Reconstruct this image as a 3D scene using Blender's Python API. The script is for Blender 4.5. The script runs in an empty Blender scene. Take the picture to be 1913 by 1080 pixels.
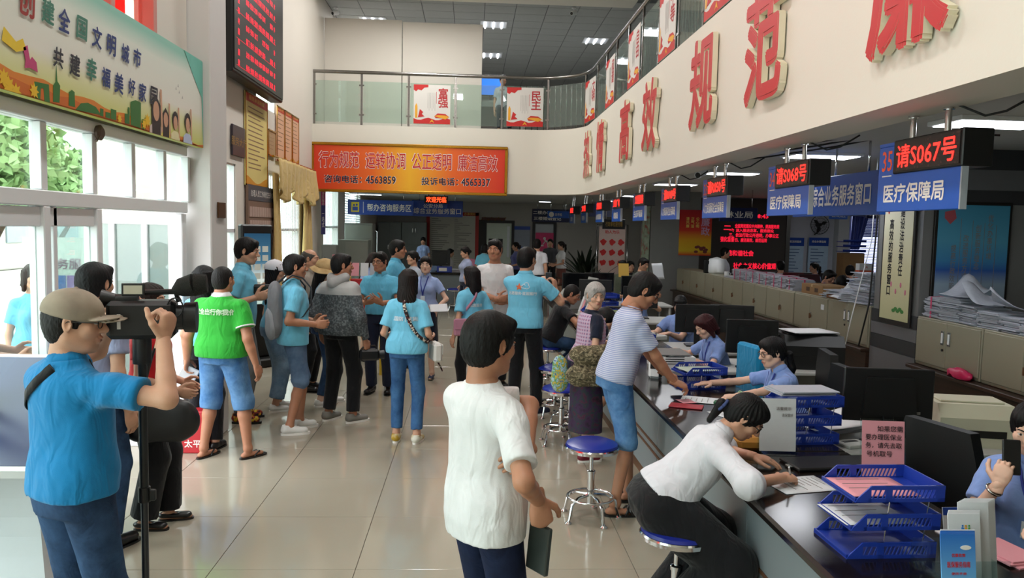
import bpy, math, random
import numpy as np
from math import sin, cos, pi, radians, sqrt, atan2
from mathutils import Vector, Matrix
random.seed(7); np.random.seed(7)
SC = bpy.context.scene; COL = SC.collection
# ------------------------------------------------------------------ camera
FPX, CH = 1450.0, 1.95
YAW, PIT, ROL = 0.0542835, 0.0786576, 0.0219965
def _basis():
    f = np.array([sin(YAW)*cos(PIT), cos(YAW)*cos(PIT), -sin(PIT)])
    r = np.array([cos(YAW), -sin(YAW), 0.]); u = np.cross(r, f)
    return r*cos(ROL)+u*sin(ROL), -r*sin(ROL)+u*cos(ROL), f
CR, CU, CF = _basis()
CO = np.array([0, 0, CH])
cam_data = bpy.data.cameras.new('camera'); cam = bpy.data.objects.new('camera', cam_data); COL.objects.link(cam)
cam_data.sensor_width = 36.0; cam_data.lens = FPX/1913*36.0; cam_data.clip_end = 300
cam.matrix_world = Matrix(((CR[0], CU[0], -CF[0], 0), (CR[1], CU[1], -CF[1], 0), (CR[2], CU[2], -CF[2], CH), (0, 0, 0, 1)))
SC.camera = cam
def ray(px, py): return CF + CR*(px-956.5)/FPX + CU*(540-py)/FPX
def at(px, py, Y):
    d = ray(px, py); t = Y/d[1]; return CO+d*t
def atz(px, py, z):
    d = ray(px, py); t = (z-CH)/d[2]; return CO+d*t
def atx(px, py, X):
    d = ray(px, py); t = X/d[0]; return CO+d*t
def proj(p):
    d = np.asarray(p, float)-CO; k = d@CF
    return 956.5+FPX*(d@CR)/k, 540-FPX*(d@CU)/k
# ------------------------------------------------------------------ world, exposure, daylight
SC.view_settings.view_transform = 'Standard'; SC.view_settings.look = 'None'
SC.view_settings.gamma = 1.0; SC.view_settings.use_curve_mapping = False
SC.view_settings.exposure = -0.15
W = bpy.data.worlds.new('overcast_sky'); SC.world = W; W.use_nodes = True
_bg = W.node_tree.nodes['Background']; _bg.inputs[0].default_value = (0.93, 0.97, 1.0, 1); _bg.inputs[1].default_value = 7.5
def area_light(name, loc, rot, sx, sy, power, color=(1, 1, 1), portal=False):
    l = bpy.data.lights.new(name, 'AREA'); l.shape = 'RECTANGLE'; l.size = sx; l.size_y = sy; l.energy = power; l.color = color
    o = bpy.data.objects.new(name, l); o.location = loc; o.rotation_euler = rot; COL.objects.link(o)
    if portal: l.cycles.is_portal = True
    return o
SC.cycles.use_denoising = True
SC.cycles.max_bounces = 8; SC.cycles.diffuse_bounces = 4; SC.cycles.glossy_bounces = 4
SC.cycles.transparent_max_bounces = 16; SC.cycles.sample_clamp_indirect = 6.0
SC.cycles.caustics_reflective = False; SC.cycles.caustics_refractive = False
# ------------------------------------------------------------------ materials
MATS = {}
def srgb(c):
    if isinstance(c, str):
        c = c.lstrip('#'); c = [int(c[i:i+2], 16)/255 for i in (0, 2, 4)]
    return tuple((x/12.92 if x <= .04045 else ((x+.055)/1.055)**2.4) for x in c[:3])+(1,)
class NT:
    def __init__(s, name):
        s.m = bpy.data.materials.new(name); s.m.use_nodes = True; s.t = s.m.node_tree
        s.b = s.t.nodes['Principled BSDF']; s.o = s.t.nodes['Material Output']
    def n(s, typ, ins=None, **kw):
        x = s.t.nodes.new(typ)
        for k, v in kw.items(): setattr(x, k, v)
        for k, v in (ins or {}).items():
            if hasattr(v, 'is_linked') or hasattr(v, 'links'): s.t.links.new(v, x.inputs[k])
            else: x.inputs[k].default_value = v
        return x
    def l(s, a, b): s.t.links.new(a, b)
def mat(name, color, rough=.6, metal=0, var=.06, scale=8, bump=0, bscale=60, spec=.5, emit=0, coat=0, sheen=0, alpha=1, stretch=None):
    """principled surface with a little noise in its own colour and relief"""
    if name in MATS: return MATS[name]
    N = NT(name); c = srgb(color); b = N.b
    tc = N.n('ShaderNodeTexCoord'); src = tc.outputs['Object']
    if stretch:
        src = N.n('ShaderNodeMapping', {'Vector': src, 'Scale': stretch}).outputs[0]
    if var:
        nz = N.n('ShaderNodeTexNoise', {'Vector': src, 'Scale': scale, 'Detail': 4.0})
        mx = N.n('ShaderNodeMix', {0: nz.outputs[0]}, data_type='RGBA')
        mx.inputs[6].default_value = tuple(max(0, x*(1-var)) for x in c[:3])+(1,)
        mx.inputs[7].default_value = tuple(min(1, x*(1+var)) for x in c[:3])+(1,)
        N.l(mx.outputs[2], b.inputs['Base Color'])
    else: b.inputs['Base Color'].default_value = c
    if bump:
        nb = N.n('ShaderNodeTexNoise', {'Vector': src, 'Scale': bscale, 'Detail': 3.0})
        bp = N.n('ShaderNodeBump', {'Height': nb.outputs[0], 'Strength': bump, 'Distance': .01})
        N.l(bp.outputs[0], b.inputs['Normal'])
    b.inputs['Roughness'].default_value = rough; b.inputs['Metallic'].default_value = metal
    b.inputs['Specular IOR Level'].default_value = spec
    if coat: b.inputs['Coat Weight'].default_value = coat
    if sheen: b.inputs['Sheen Weight'].default_value = sheen
    if alpha < 1: b.inputs['Alpha'].default_value = alpha
    if emit:
        b.inputs['Emission Color'].default_value = c; b.inputs['Emission Strength'].default_value = emit
    MATS[name] = N.m; return N.m
def cloth(name, color, rough=.85, var=.10, fold=.35):
    """woven cloth: fine weave plus soft creases"""
    if name in MATS: return MATS[name]
    N = NT(name); c = srgb(color); b = N.b
    tc = N.n('ShaderNodeTexCoord').outputs['Object']
    nz = N.n('ShaderNodeTexNoise', {'Vector': tc, 'Scale': 14.0, 'Detail': 5.0})
    mx = N.n('ShaderNodeMix', {0: nz.outputs[0]}, data_type='RGBA')
    mx.inputs[6].default_value = tuple(x*(1-var) for x in c[:3])+(1,); mx.inputs[7].default_value = tuple(min(1, x*(1+var)) for x in c[:3])+(1,)
    N.l(mx.outputs[2], b.inputs['Base Color'])
    mp = N.n('ShaderNodeMapping', {'Vector': tc, 'Scale': (1.6, 1.6, .7), 'Rotation': (.2, .5, .3)})
    n1 = N.n('ShaderNodeTexNoise', {'Vector': mp.outputs[0], 'Scale': 7.0, 'Detail': 2.0, 'Distortion': 1.2})
    n2 = N.n('ShaderNodeTexNoise', {'Vector': tc, 'Scale': 450.0, 'Detail': 1.0})
    ad = N.n('ShaderNodeMath', {0: n2.outputs[0], 1: .03, 2: n1.outputs[0]}, operation='MULTIPLY_ADD')
    bp = N.n('ShaderNodeBump', {'Height': ad.outputs[0], 'Strength': fold, 'Distance': .05})
    N.l(bp.outputs[0], b.inputs['Normal'])
    b.inputs['Roughness'].default_value = rough; b.inputs['Sheen Weight'].default_value = .15
    b.inputs['Specular IOR Level'].default_value = .25
    MATS[name] = N.m; return N.m
def denim(name, color, light, spots=()):
    if name in MATS: return MATS[name]
    N = NT(name); b = N.b
    tc = N.n('ShaderNodeTexCoord').outputs['Object']
    nz = N.n('ShaderNodeTexNoise', {'Vector': tc, 'Scale': 5.0, 'Detail': 6.0, 'Roughness': .65})
    rp = N.n('ShaderNodeValToRGB', {0: nz.outputs[0]})
    rp.color_ramp.elements[0].position = .35; rp.color_ramp.elements[0].color = srgb(color)
    rp.color_ramp.elements[1].position = .7; rp.color_ramp.elements[1].color = srgb(light)
    N.l(rp.outputs[0], b.inputs['Base Color'])
    n1 = N.n('ShaderNodeTexNoise', {'Vector': tc, 'Scale': 9.0, 'Detail': 3.0, 'Distortion': 1.0})
    wv = N.n('ShaderNodeTexWave', {'Vector': tc, 'Scale': 160.0}, bands_direction='DIAGONAL')
    ad = N.n('ShaderNodeMath', {0: wv.outputs['Fac'], 1: .02, 2: n1.outputs[0]}, operation='MULTIPLY_ADD')
    bp = N.n('ShaderNodeBump', {'Height': ad.outputs[0], 'Strength': .4, 'Distance': .04}); N.l(bp.outputs[0], b.inputs['Normal'])
    b.inputs['Roughness'].default_value = .9; b.inputs['Specular IOR Level'].default_value = .2
    MATS[name] = N.m; return N.m
def ramp_mat(name, stops, scale=20, rough=.85, tex='noise', detail=3, coord='Object', mapping=None, emit=0, interp='LINEAR'):
    if name in MATS: return MATS[name]
    N = NT(name); b = N.b
    src = N.n('ShaderNodeTexCoord').outputs[coord]
    if mapping: src = N.n('ShaderNodeMapping', {'Vector': src, **mapping}).outputs[0]
    if tex == 'noise': f = N.n('ShaderNodeTexNoise', {'Vector': src, 'Scale': scale, 'Detail': detail}).outputs[0]
    elif tex == 'voronoi': f = N.n('ShaderNodeTexVoronoi', {'Vector': src, 'Scale': scale}).outputs['Color']
    elif tex == 'wave': f = N.n('ShaderNodeTexWave', {'Vector': src, 'Scale': scale}, bands_direction='Z').outputs['Fac']
    elif tex == 'x': f = N.n('ShaderNodeSeparateXYZ', {0: src}).outputs[0]
    elif tex == 'z': f = N.n('ShaderNodeSeparateXYZ', {0: src}).outputs[2]
    rp = N.n('ShaderNodeValToRGB', {0: f}); cr = rp.color_ramp; cr.interpolation = interp
    while len(cr.elements) < len(stops): cr.elements.new(.5)
    for e, (p, c) in zip(cr.elements, stops): e.position = p; e.color = srgb(c)
    N.l(rp.outputs[0], b.inputs['Base Color']); b.inputs['Roughness'].default_value = rough
    if emit: N.l(rp.outputs[0], b.inputs['Emission Color']); b.inputs['Emission Strength'].default_value = emit
    MATS[name] = N.m; return N.m
def glass(name, tint='#e8f2ee', opac=.0, rough=0.02, refl=1.0):
    """thin pane: mostly transparent, mirror-like at grazing angles"""
    if name in MATS: return MATS[name]
    N = NT(name); N.t.nodes.remove(N.b)
    tr = N.n('ShaderNodeBsdfTransparent', {0: srgb(tint)}); gl = N.n('ShaderNodeBsdfGlossy', {0: (1, 1, 1, 1), 'Roughness': rough})
    fr = N.n('ShaderNodeLayerWeight', {0: .5}); pw = N.n('ShaderNodeMath', {0: fr.outputs['Facing'], 1: 5.0}, operation='POWER')
    ml = N.n('ShaderNodeMath', {0: pw.outputs[0], 1: .85*refl, 2: .035*refl}, operation='MULTIPLY_ADD')
    mx = N.n('ShaderNodeMixShader', {0: ml.outputs[0], 1: tr.outputs[0], 2: gl.outputs[0]})
    out = mx
    if opac:
        df = N.n('ShaderNodeBsdfDiffuse', {0: srgb(tint)}); out = N.n('ShaderNodeMixShader', {0: opac, 1: mx.outputs[0], 2: df.outputs[0]})
    N.l(out.outputs[0], N.o.inputs[0]); MATS[name] = N.m; return N.m
def emis(name, color, s):
    return mat(name, color, rough=.6, var=0, emit=s)
# ------------------------------------------------------------------ mesh building
class MB:
    """collects shapes, then links them as one mesh object"""
    def __init__(s): s.v = []; s.f = []; s.m = []; s.n = 0
    def add(s, v, f, mi=0):
        v = np.asarray(v, float).reshape(-1, 3); s.v.append(v); o = s.n
        s.f += [tuple(i+o for i in q) for q in f]; s.m += [mi]*len(f); s.n += len(v); return s
    def box(s, x0, x1, y0, y1, z0, z1, mi=0, b=0, R=None, o=None):
        if b:
            b = min(b, abs(x1-x0)*.45, abs(y1-y0)*.45, abs(z1-z0)*.45)
            V = []; F = []
            # chamfered box: 24 vertices
            for ix, x in ((0, x0), (1, x1)):
                for iy, y in ((0, y0), (1, y1)):
                    for iz, z in ((0, z0), (1, z1)):
                        sx, sy, sz = (1-2*ix)*b, (1-2*iy)*b, (1-2*iz)*b
                        V += [(x, y+sy, z+sz), (x+sx, y, z+sz), (x+sx, y+sy, z)]
            def i(ix, iy, iz, k): return (ix*4+iy*2+iz)*3+k
            F += [(i(0,0,0,0), i(0,0,1,0), i(0,1,1,0), i(0,1,0,0)), (i(1,0,0,0), i(1,1,0,0), i(1,1,1,0), i(1,0,1,0)),
                  (i(0,0,0,1), i(1,0,0,1), i(1,0,1,1), i(0,0,1,1)), (i(0,1,0,1), i(0,1,1,1), i(1,1,1,1), i(1,1,0,1)),
                  (i(0,0,0,2), i(0,1,0,2), i(1,1,0,2), i(1,0,0,2)), (i(0,0,1,2), i(1,0,1,2), i(1,1,1,2), i(0,1,1,2))]
            for a in (0, 1):
                for c in (0, 1):
                    F += [(i(a,c,0,0), i(a,c,0,1), i(a,c,1,1), i(a,c,1,0)), (i(a,0,c,0), i(a,1,c,0), i(a,1,c,2), i(a,0,c,2)), (i(0,a,c,1), i(0,a,c,2), i(1,a,c,2), i(1,a,c,1))]
                    for e in (0, 1): F.append((i(a,c,e,0), i(a,c,e,1), i(a,c,e,2)))
        else:
            V = [(x, y, z) for x in (x0, x1) for y in (y0, y1) for z in (z0, z1)]
            F = [(0,1,3,2), (4,6,7,5), (0,4,5,1), (2,3,7,6), (0,2,6,4), (1,5,7,3)]
        V = np.array(V, float)
        if R is not None: V = V@np.asarray(R).T
        if o is not None: V = V+np.asarray(o)
        return s.add(V, F, mi)
    def tube(s, pts, r, n=8, mi=0, caps=True, sx=1, up=None):
        """a tube along a path; r one radius or one per point; sx flattens it"""
        P = np.asarray(pts, float); m = len(P); rr = np.broadcast_to(np.asarray(r, float), (m,))
        T = np.zeros_like(P); T[1:-1] = P[2:]-P[:-2]; T[0] = P[1]-P[0]; T[-1] = P[-1]-P[-2]
        T /= np.linalg.norm(T, axis=1)[:, None]+1e-12
        u = np.array(up if up is not None else ((0, 0, 1) if abs(T[0][2]) < .9 else (1, 0, 0)), float); V = []
        for k in range(m):
            a = np.cross(u, T[k]); na = np.linalg.norm(a)
            if na < 1e-6: a = np.cross((1, .1, 0), T[k]); na = np.linalg.norm(a)
            a /= na; c = np.cross(T[k], a); 
            if up is None: u = c
            th = np.arange(n)*2*pi/n
            V.append(P[k]+rr[k]*(np.cos(th)[:, None]*a*sx+np.sin(th)[:, None]*c))
        F = [(k*n+j, k*n+(j+1) % n, (k+1)*n+(j+1) % n, (k+1)*n+j) for k in range(m-1) for j in range(n)]
        if caps: F += [tuple(range(n-1, -1, -1)), tuple((m-1)*n+j for j in range(n))]
        return s.add(np.vstack(V), F, mi)
    def lathe(s, prof, n=24, mi=0, o=(0, 0, 0), R=None, sx=1, sy=1):
        """(radius, height) profile turned about z"""
        m = len(prof); th = np.arange(n)*2*pi/n
        V = np.array([[r*cos(t)*sx, r*sin(t)*sy, z] for r, z in prof for t in th])
        F = [(k*n+j, k*n+(j+1) % n, (k+1)*n+(j+1) % n, (k+1)*n+j) for k in range(m-1) for j in range(n)]
        if prof[0][0] > 1e-6: F.append(tuple(range(n-1, -1, -1)))
        if prof[-1][0] > 1e-6: F.append(tuple((m-1)*n+j for j in range(n)))
        if R is not None: V = V@np.asarray(R).T
        return s.add(V+np.asarray(o), F, mi)
    def prism(s, poly, z0, z1, mi=0, axis='z', R=None, o=None):
        """polygon extruded along an axis"""
        n = len(poly)
        def p(a, b, c): return {'z': (a, b, c), 'y': (a, c, b), 'x': (c, a, b)}[axis]
        V = np.array([p(a, b, z0) for a, b in poly]+[p(a, b, z1) for a, b in poly], float)
        F = [tuple(range(n-1, -1, -1)), tuple(range(n, 2*n))]+[(j, (j+1) % n, n+(j+1) % n, n+j) for j in range(n)]
        if R is not None: V = V@np.asarray(R).T
        if o is not None: V = V+np.asarray(o)
        return s.add(V, F, mi)
    def ball(s, c, r, n=12, mi=0, R=None):
        rx, ry, rz = (r, r, r) if np.isscalar(r) else r
        m = max(4, n//2); prof = [(sin(pi*k/m), -cos(pi*k/m)) for k in range(m+1)]
        V = []; F = []
        for q, z in prof[1:-1]:
            for j in range(n): V.append((q*cos(2*pi*j/n)*rx, q*sin(2*pi*j/n)*ry, z*rz))
        V += [(0, 0, -rz), (0, 0, rz)]; a, b = len(V)-2, len(V)-1
        for k in range(m-2):
            for j in range(n): F.append((k*n+j, k*n+(j+1) % n, (k+1)*n+(j+1) % n, (k+1)*n+j))
        for j in range(n):
            F.append((a, (j+1) % n, j)); F.append(((m-2)*n+j, (m-2)*n+(j+1) % n, b))
        V = np.array(V)
        if R is not None: V = V@np.asarray(R).T
        return s.add(V+np.asarray(c), F, mi)
    def quad(s, a, b, c, d, mi=0): return s.add([a, b, c, d], [(0, 1, 2, 3)], mi)
    def xf(s, R=None, o=(0, 0, 0)):
        s.v = [(v@np.asarray(R).T if R is not None else v)+np.asarray(o) for v in s.v]; return s
    def build(s, name, mats, parent=None, smooth=False, loc=None):
        me = bpy.data.meshes.new(name)
        V = np.vstack(s.v) if s.v else np.zeros((0, 3))
        mesh_fill(me, V, s.f)
        if not isinstance(mats, (list, tuple)): mats = [mats]
        for m in mats: me.materials.append(m)
        if len(mats) > 1: me.polygons.foreach_set('material_index', np.array(s.m, np.int32))
        if smooth:
            me.polygons.foreach_set('use_smooth', np.ones(len(s.f), bool))
            if smooth != 2: me.set_sharp_from_angle(angle=radians(40))
        else: me.shade_flat()
        o = bpy.data.objects.new(name, me); COL.objects.link(o)
        if parent is not None: o.parent = parent
        if loc is not None: o.location = loc
        return o
def mesh_fill(me, V, F):
    if isinstance(F, np.ndarray):
        nf, k = F.shape; li = F.ravel(); tot = np.full(nf, k, np.int32)
    else:
        tot = np.array([len(q) for q in F], np.int32); li = np.array([i for q in F for i in q], np.int32); nf = len(F)
    me.vertices.add(len(V)); me.vertices.foreach_set('co', np.asarray(V, np.float32).ravel())
    me.loops.add(len(li)); me.loops.foreach_set('vertex_index', li.astype(np.int32))
    me.polygons.add(nf); st = np.zeros(nf, np.int32); st[1:] = np.cumsum(tot)[:-1]
    me.polygons.foreach_set('loop_start', st); me.polygons.foreach_set('loop_total', tot)
    me.update(calc_edges=True)
def obj_vf(name, V, F, m, parent=None, smooth=True, loc=None):
    me = bpy.data.meshes.new(name); mesh_fill(me, V, F)
    for q in (m if isinstance(m, (list, tuple)) else [m]): me.materials.append(q)
    if smooth: me.polygons.foreach_set('use_smooth', np.ones(len(me.polygons), bool))
    else: me.shade_flat()
    o = bpy.data.objects.new(name, me); COL.objects.link(o)
    if parent is not None: o.parent = parent
    if loc is not None: o.location = loc
    return o
def tag(o, label=None, cat=None, group=None, kind=None):
    if label: o['label'] = label
    if cat: o['category'] = cat
    if group: o['group'] = group
    if kind: o['kind'] = kind
    return o
def thing(name, label, cat, loc=(0, 0, 0), rz=0, group=None):
    o = bpy.data.objects.new(name, None); COL.objects.link(o); o.location = loc; o.rotation_euler = (0, 0, rz)
    o.empty_display_size = .1
    return tag(o, label, cat, group)
def struct(o): o['kind'] = 'structure'; return o
def dup(root, loc=None, rz=None, label=None, group=None, rot=None):
    def cp(o, par):
        c = o.copy(); COL.objects.link(c)
        if par is not None: c.parent = par
        for ch in KIDS.get(o.name) or [x for x in o.children]: cp(ch, c)
        return c
    r = cp(root, None)
    if loc is not None: r.location = loc
    if rz is not None: r.rotation_euler = (0, 0, rz)
    if rot is not None: r.rotation_euler = rot
    if label: r['label'] = label
    if group: r['group'] = group
    return r
KIDS = {}
# ------------------------------------------------------------------ lettering
_TXT = {}
def text_vf(s, size=1.0, bold=0.0, depth=0.0, align='CENTER', spacing=1.0, vertical=False, res=2, line=1.0):
    """lettering as vertices and faces in its own x,y plane (z is thickness)"""
    key = (s, bold, depth/size, align, spacing, vertical, res, line)
    if key not in _TXT:
        cu = bpy.data.curves.new('t', 'FONT'); cu.body = '\n'.join(s) if vertical else s
        cu.size = 1; cu.align_x = align; cu.align_y = 'CENTER'; cu.extrude = depth/size/2
        cu.resolution_u = res; cu.space_character = spacing; cu.space_line = line
        o = bpy.data.objects.new('t', cu); COL.objects.link(o)
        dg = bpy.context.evaluated_depsgraph_get(); dg.update()
        me = bpy.data.meshes.new_from_object(o.evaluated_get(dg))
        V = np.zeros(len(me.vertices)*3, np.float32); me.vertices.foreach_get('co', V); V = V.reshape(-1, 3)
        F = [tuple(p.vertices) for p in me.polygons]
        if bold and len(V):      # heavier strokes: overlaid shifted copies
            n = 4 if bold < .03 else 8; W0, F0 = V, F; V = [W0]; F = list(F0)
            for k in range(n):
                V.append(W0+np.array([bold*cos(2*pi*k/n), bold*sin(2*pi*k/n), -.0004*(k+1)/max(size, .05) if 0 else -.0006*(k+1)])); F += [tuple(i+len(W0)*(k+1) for i in f) for f in F0]
            V = np.vstack(V).astype(np.float32)
        bpy.data.objects.remove(o); bpy.data.curves.remove(cu); bpy.data.meshes.remove(me)
        _TXT[key] = (V, F)
    V, F = _TXT[key]; return V*size, F
def frame_pts(V, o, ex, ey, ez=None):
    """place flat local points: origin o, axes ex (right), ey (up), ez (out)"""
    ex = np.asarray(ex, float); ey = np.asarray(ey, float); ez = np.cross(ex, ey) if ez is None else np.asarray(ez, float)
    return np.asarray(o)+V[:, :1]*ex+V[:, 1:2]*ey+V[:, 2:3]*ez
def put_text(name, s, m, o, ex, ey, size, parent=None, bold=.0, depth=.0, mb=None, mi=0, fit=None, **kw):
    """fit=(w,h) squeezes the line of writing into a width and height"""
    V, F = text_vf(s, size, bold, depth, **kw)
    if len(V) == 0: return None
    if fit:
        V = V.copy(); lo, hi = V.min(0), V.max(0)
        for k in (0, 1):
            if fit[k]: V[:, k] = (V[:, k]-(lo[k]+hi[k])/2)/(hi[k]-lo[k])*fit[k]
    V = frame_pts(V, o, ex, ey)
    if mb is not None: mb.add(V, F, mi); return mb
    return obj_vf(name, V, F, m, parent, smooth=False)
# ------------------------------------------------------------------ implicit surfaces for people
def nrm(v): v = np.asarray(v, float); return v/(np.linalg.norm(v)+1e-12)
def rotz(a): return np.array([[cos(a), -sin(a), 0], [sin(a), cos(a), 0], [0, 0, 1.]])
def rotx(a): return np.array([[1, 0, 0], [0, cos(a), -sin(a)], [0, sin(a), cos(a)]])
def roty(a): return np.array([[cos(a), 0, sin(a)], [0, 1, 0], [-sin(a), 0, cos(a)]])
class Vol:
    def __init__(s, lo, hi, h):
        s.h = h; s.lo = np.asarray(lo, float)-3*h; s.n = np.ceil((np.asarray(hi)-s.lo)/h).astype(int)+4
        s.a = np.full(tuple(s.n), 1.0, np.float32)
        s.ax = [(s.lo[k]+h*np.arange(s.n[k])).astype(np.float32) for k in range(3)]
    def push(s): s.st = s.a; s.a = np.full_like(s.a, 1.0)
    def pop(s, k=.03):
        a, d = s.st, s.a; h = np.clip(.5+.5*(a-d)/k, 0, 1); s.a = a+(d-a)*h-k*h*(1-h)
    def sl(s, lo, hi, mar):
        r = []
        for k in range(3):
            a = int(max(0, math.floor((lo[k]-mar-s.lo[k])/s.h))); b = int(min(s.n[k], math.ceil((hi[k]+mar-s.lo[k])/s.h)+1))
            if b <= a: return None
            r.append(slice(a, b))
        return tuple(r)
    def grid(s, r): return np.meshgrid(s.ax[0][r[0]], s.ax[1][r[1]], s.ax[2][r[2]], indexing='ij', sparse=True)
    def put(s, lo, hi, fn, k=.02, op='u'):
        r = s.sl(lo, hi, k+2.5*s.h)
        if r is None: return
        X, Y, Z = s.grid(r); d = fn(X, Y, Z); a = s.a[r]
        if op == 'u':
            h = np.clip(.5+.5*(a-d)/k, 0, 1); s.a[r] = a+(d-a)*h-k*h*(1-h)
        else:
            d = -d; h = np.clip(.5-.5*(a-d)/k, 0, 1); s.a[r] = a+(d-a)*h+k*h*(1-h)
    def rc(s, a, b, ra, rb, k=.02, op='u', sq=None):
        """round cone; sq=(direction, factor) flattens the cross-section along a direction"""
        a = np.asarray(a, float); b = np.asarray(b, float); m = max(ra, rb); ba = b-a; L2 = float(ba@ba)+1e-12
        def fn(X, Y, Z):
            px, py, pz = X-a[0], Y-a[1], Z-a[2]
            t = np.clip((px*ba[0]+py*ba[1]+pz*ba[2])/L2, 0, 1)
            qx, qy, qz = px-t*ba[0], py-t*ba[1], pz-t*ba[2]
            q = qx*qx+qy*qy+qz*qz
            if sq: e = nrm(sq[0]); dt = qx*e[0]+qy*e[1]+qz*e[2]; q = q+dt*dt*(1/sq[1]**2-1)
            return np.sqrt(q)-(ra+t*(rb-ra))
        s.put(np.minimum(a, b)-m, np.maximum(a, b)+m, fn, k, op); return s
    def el(s, c, r, R=None, k=.02, op='u'):
        c = np.asarray(c, float); m = max(r)
        def fn(X, Y, Z):
            p = [X-c[0], Y-c[1], Z-c[2]]
            if R is not None: q = [R[0, j]*p[0]+R[1, j]*p[1]+R[2, j]*p[2] for j in range(3)]
            else: q = p
            k0 = np.sqrt((q[0]/r[0])**2+(q[1]/r[1])**2+(q[2]/r[2])**2)
            k1 = np.sqrt((q[0]/r[0]**2)**2+(q[1]/r[1]**2)**2+(q[2]/r[2]**2)**2)+1e-9
            return k0*(k0-1)/k1
        s.put(c-m, c+m, fn, k, op); return s
    def sec(s, O, R, S, k=.02, off=0, e=2.3, op='u'):
        """a stack of oval sections (w, half width, half depth, forward shift) along the third axis of R"""
        O = np.asarray(O, float); S = np.array(S, float); m = max(S[:, 1].max(), S[:, 2].max())+off
        P = np.array([O+R[:, 2]*w for w in S[:, 0]])
        w0, w1 = S[0, 0], S[-1, 0]
        def fn(X, Y, Z):
            p = [X-O[0], Y-O[1], Z-O[2]]
            u, v, w = [R[0, j]*p[0]+R[1, j]*p[1]+R[2, j]*p[2] for j in range(3)]
            A = np.interp(w, S[:, 0], S[:, 1])+off; B = np.interp(w, S[:, 0], S[:, 2])+off; C = np.interp(w, S[:, 0], S[:, 3])
            q = (np.abs(u/A)**e+np.abs((v-C)/B)**e)**(1/e)
            d = (q-1)*np.minimum(A, B)
            return np.maximum(d, np.maximum(w0-w, w-w1)).astype(np.float32)
        s.put(P.min(0)-m, P.max(0)+m, fn, k, op); return s
    def cut(s, p, n, ref=None, rad=1e3, k=.004):
        """remove what lies on the side n points to (only within rad of p)"""
        p = np.asarray(p, float); n = nrm(n); rad = min(rad, 50)
        r = s.sl(p-rad, p+rad, 0)
        if r is None: return s
        X, Y, Z = s.grid(r); d = (X-p[0])*n[0]+(Y-p[1])*n[1]+(Z-p[2])*n[2]
        if rad < 50:
            q = np.sqrt((X-p[0])**2+(Y-p[1])**2+(Z-p[2])**2); d = np.where(q > rad-.01, -1, d)
        s.a[r] = np.maximum(s.a[r], d.astype(np.float32)); return s
    def fold(s, amp, f=9., st=(1, 1, .45), seed=0, focus=None):
        """creases: warped waves added to the distance"""
        rs = np.random.RandomState(seed); r = (slice(None),)*3; X, Y, Z = s.grid(r)
        msk = np.abs(s.a) < .05
        if not msk.any(): return s
        I = np.nonzero(msk); x = s.ax[0][I[0]]*st[0]; y = s.ax[1][I[1]]*st[1]; z = s.ax[2][I[2]]*st[2]
        d = np.zeros_like(x)
        for j, (g, w) in enumerate(((1, .6), (1.9, .4), (3.3, .22))):
            a = rs.normal(size=3); a = a/np.linalg.norm(a)*f*g; b = rs.normal(size=3)*f*g*.7; c = rs.rand(3)*6
            wx = np.sin(b[0]*y+b[1]*z+b[2]*x+c[0])*1.1
            d += w*(1-2*np.abs(np.sin((a[0]*x+a[1]*y+a[2]*z)+wx+c[1])))
        if focus is not None:
            w = np.full_like(x, .35)
            for p, rad in focus:
                q = ((s.ax[0][I[0]]-p[0])**2+(s.ax[1][I[1]]-p[1])**2+(s.ax[2][I[2]]-p[2])**2)/rad**2; w = np.maximum(w, np.exp(-q)*1.3)
            d = d*w
        s.a[I] += (amp*d).astype(np.float32); return s
    def mesh(s, smooth=1):
        """surface nets"""
        a = s.a; n = a.shape; neg = a < 0
        c = [neg[i:n[0]-1+i, j:n[1]-1+j, k:n[2]-1+k] for i in (0, 1) for j in (0, 1) for k in (0, 1)]
        sm = np.zeros(c[0].shape, np.int8)
        for q in c: sm += q
        I = np.nonzero((sm > 0) & (sm < 8)); m = len(I[0])
        if m == 0: return np.zeros((0, 3)), np.zeros((0, 4), int)
        idx = np.full(c[0].shape, -1, np.int32); idx[I] = np.arange(m)
        val = {(i, j, k): a[I[0]+i, I[1]+j, I[2]+k] for i in (0, 1) for j in (0, 1) for k in (0, 1)}
        acc = np.zeros((m, 3)); cnt = np.zeros(m)
        ed = []
        for i in (0, 1):
            for j in (0, 1): ed += [((i, j, 0), (i, j, 1)), ((i, 0, j), (i, 1, j)), ((0, i, j), (1, i, j))]
        for p, q in ed:
            vp, vq = val[p], val[q]; x = (vp < 0) != (vq < 0); t = np.where(x, vp/(vp-vq+1e-20*(vp == vq)), 0)
            pt = np.array(p)+t[:, None]*(np.array(q)-np.array(p)); acc[x] += pt[x]; cnt[x] += 1
        V = s.lo+s.h*(np.stack(I, 1)+acc/cnt[:, None])
        Fs = []
        for ax in range(3):
            b, c2 = (ax+1) % 3, (ax+2) % 3
            s0 = [slice(1, -1)]*3; s0[ax] = slice(0, n[ax]-1); s1 = list(s0); s1[ax] = slice(1, n[ax])
            A, B = neg[tuple(s0)], neg[tuple(s1)]
            for flip, M in ((0, A & ~B), (1, ~A & B)):
                K = np.nonzero(M)
                if len(K[0]) == 0: continue
                P = [K[0].copy(), K[1].copy(), K[2].copy()]
                P[b] = P[b]+1; P[c2] = P[c2]+1
                def g(db, dc):
                    Q = list(P); Q[b] = P[b]-db; Q[c2] = P[c2]-dc; return idx[Q[0], Q[1], Q[2]]
                q = np.stack([g(1, 1), g(0, 1), g(0, 0), g(1, 0)], 1)
                Fs.append(q if flip == 0 else q[:, ::-1])
        F = np.vstack(Fs)
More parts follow.
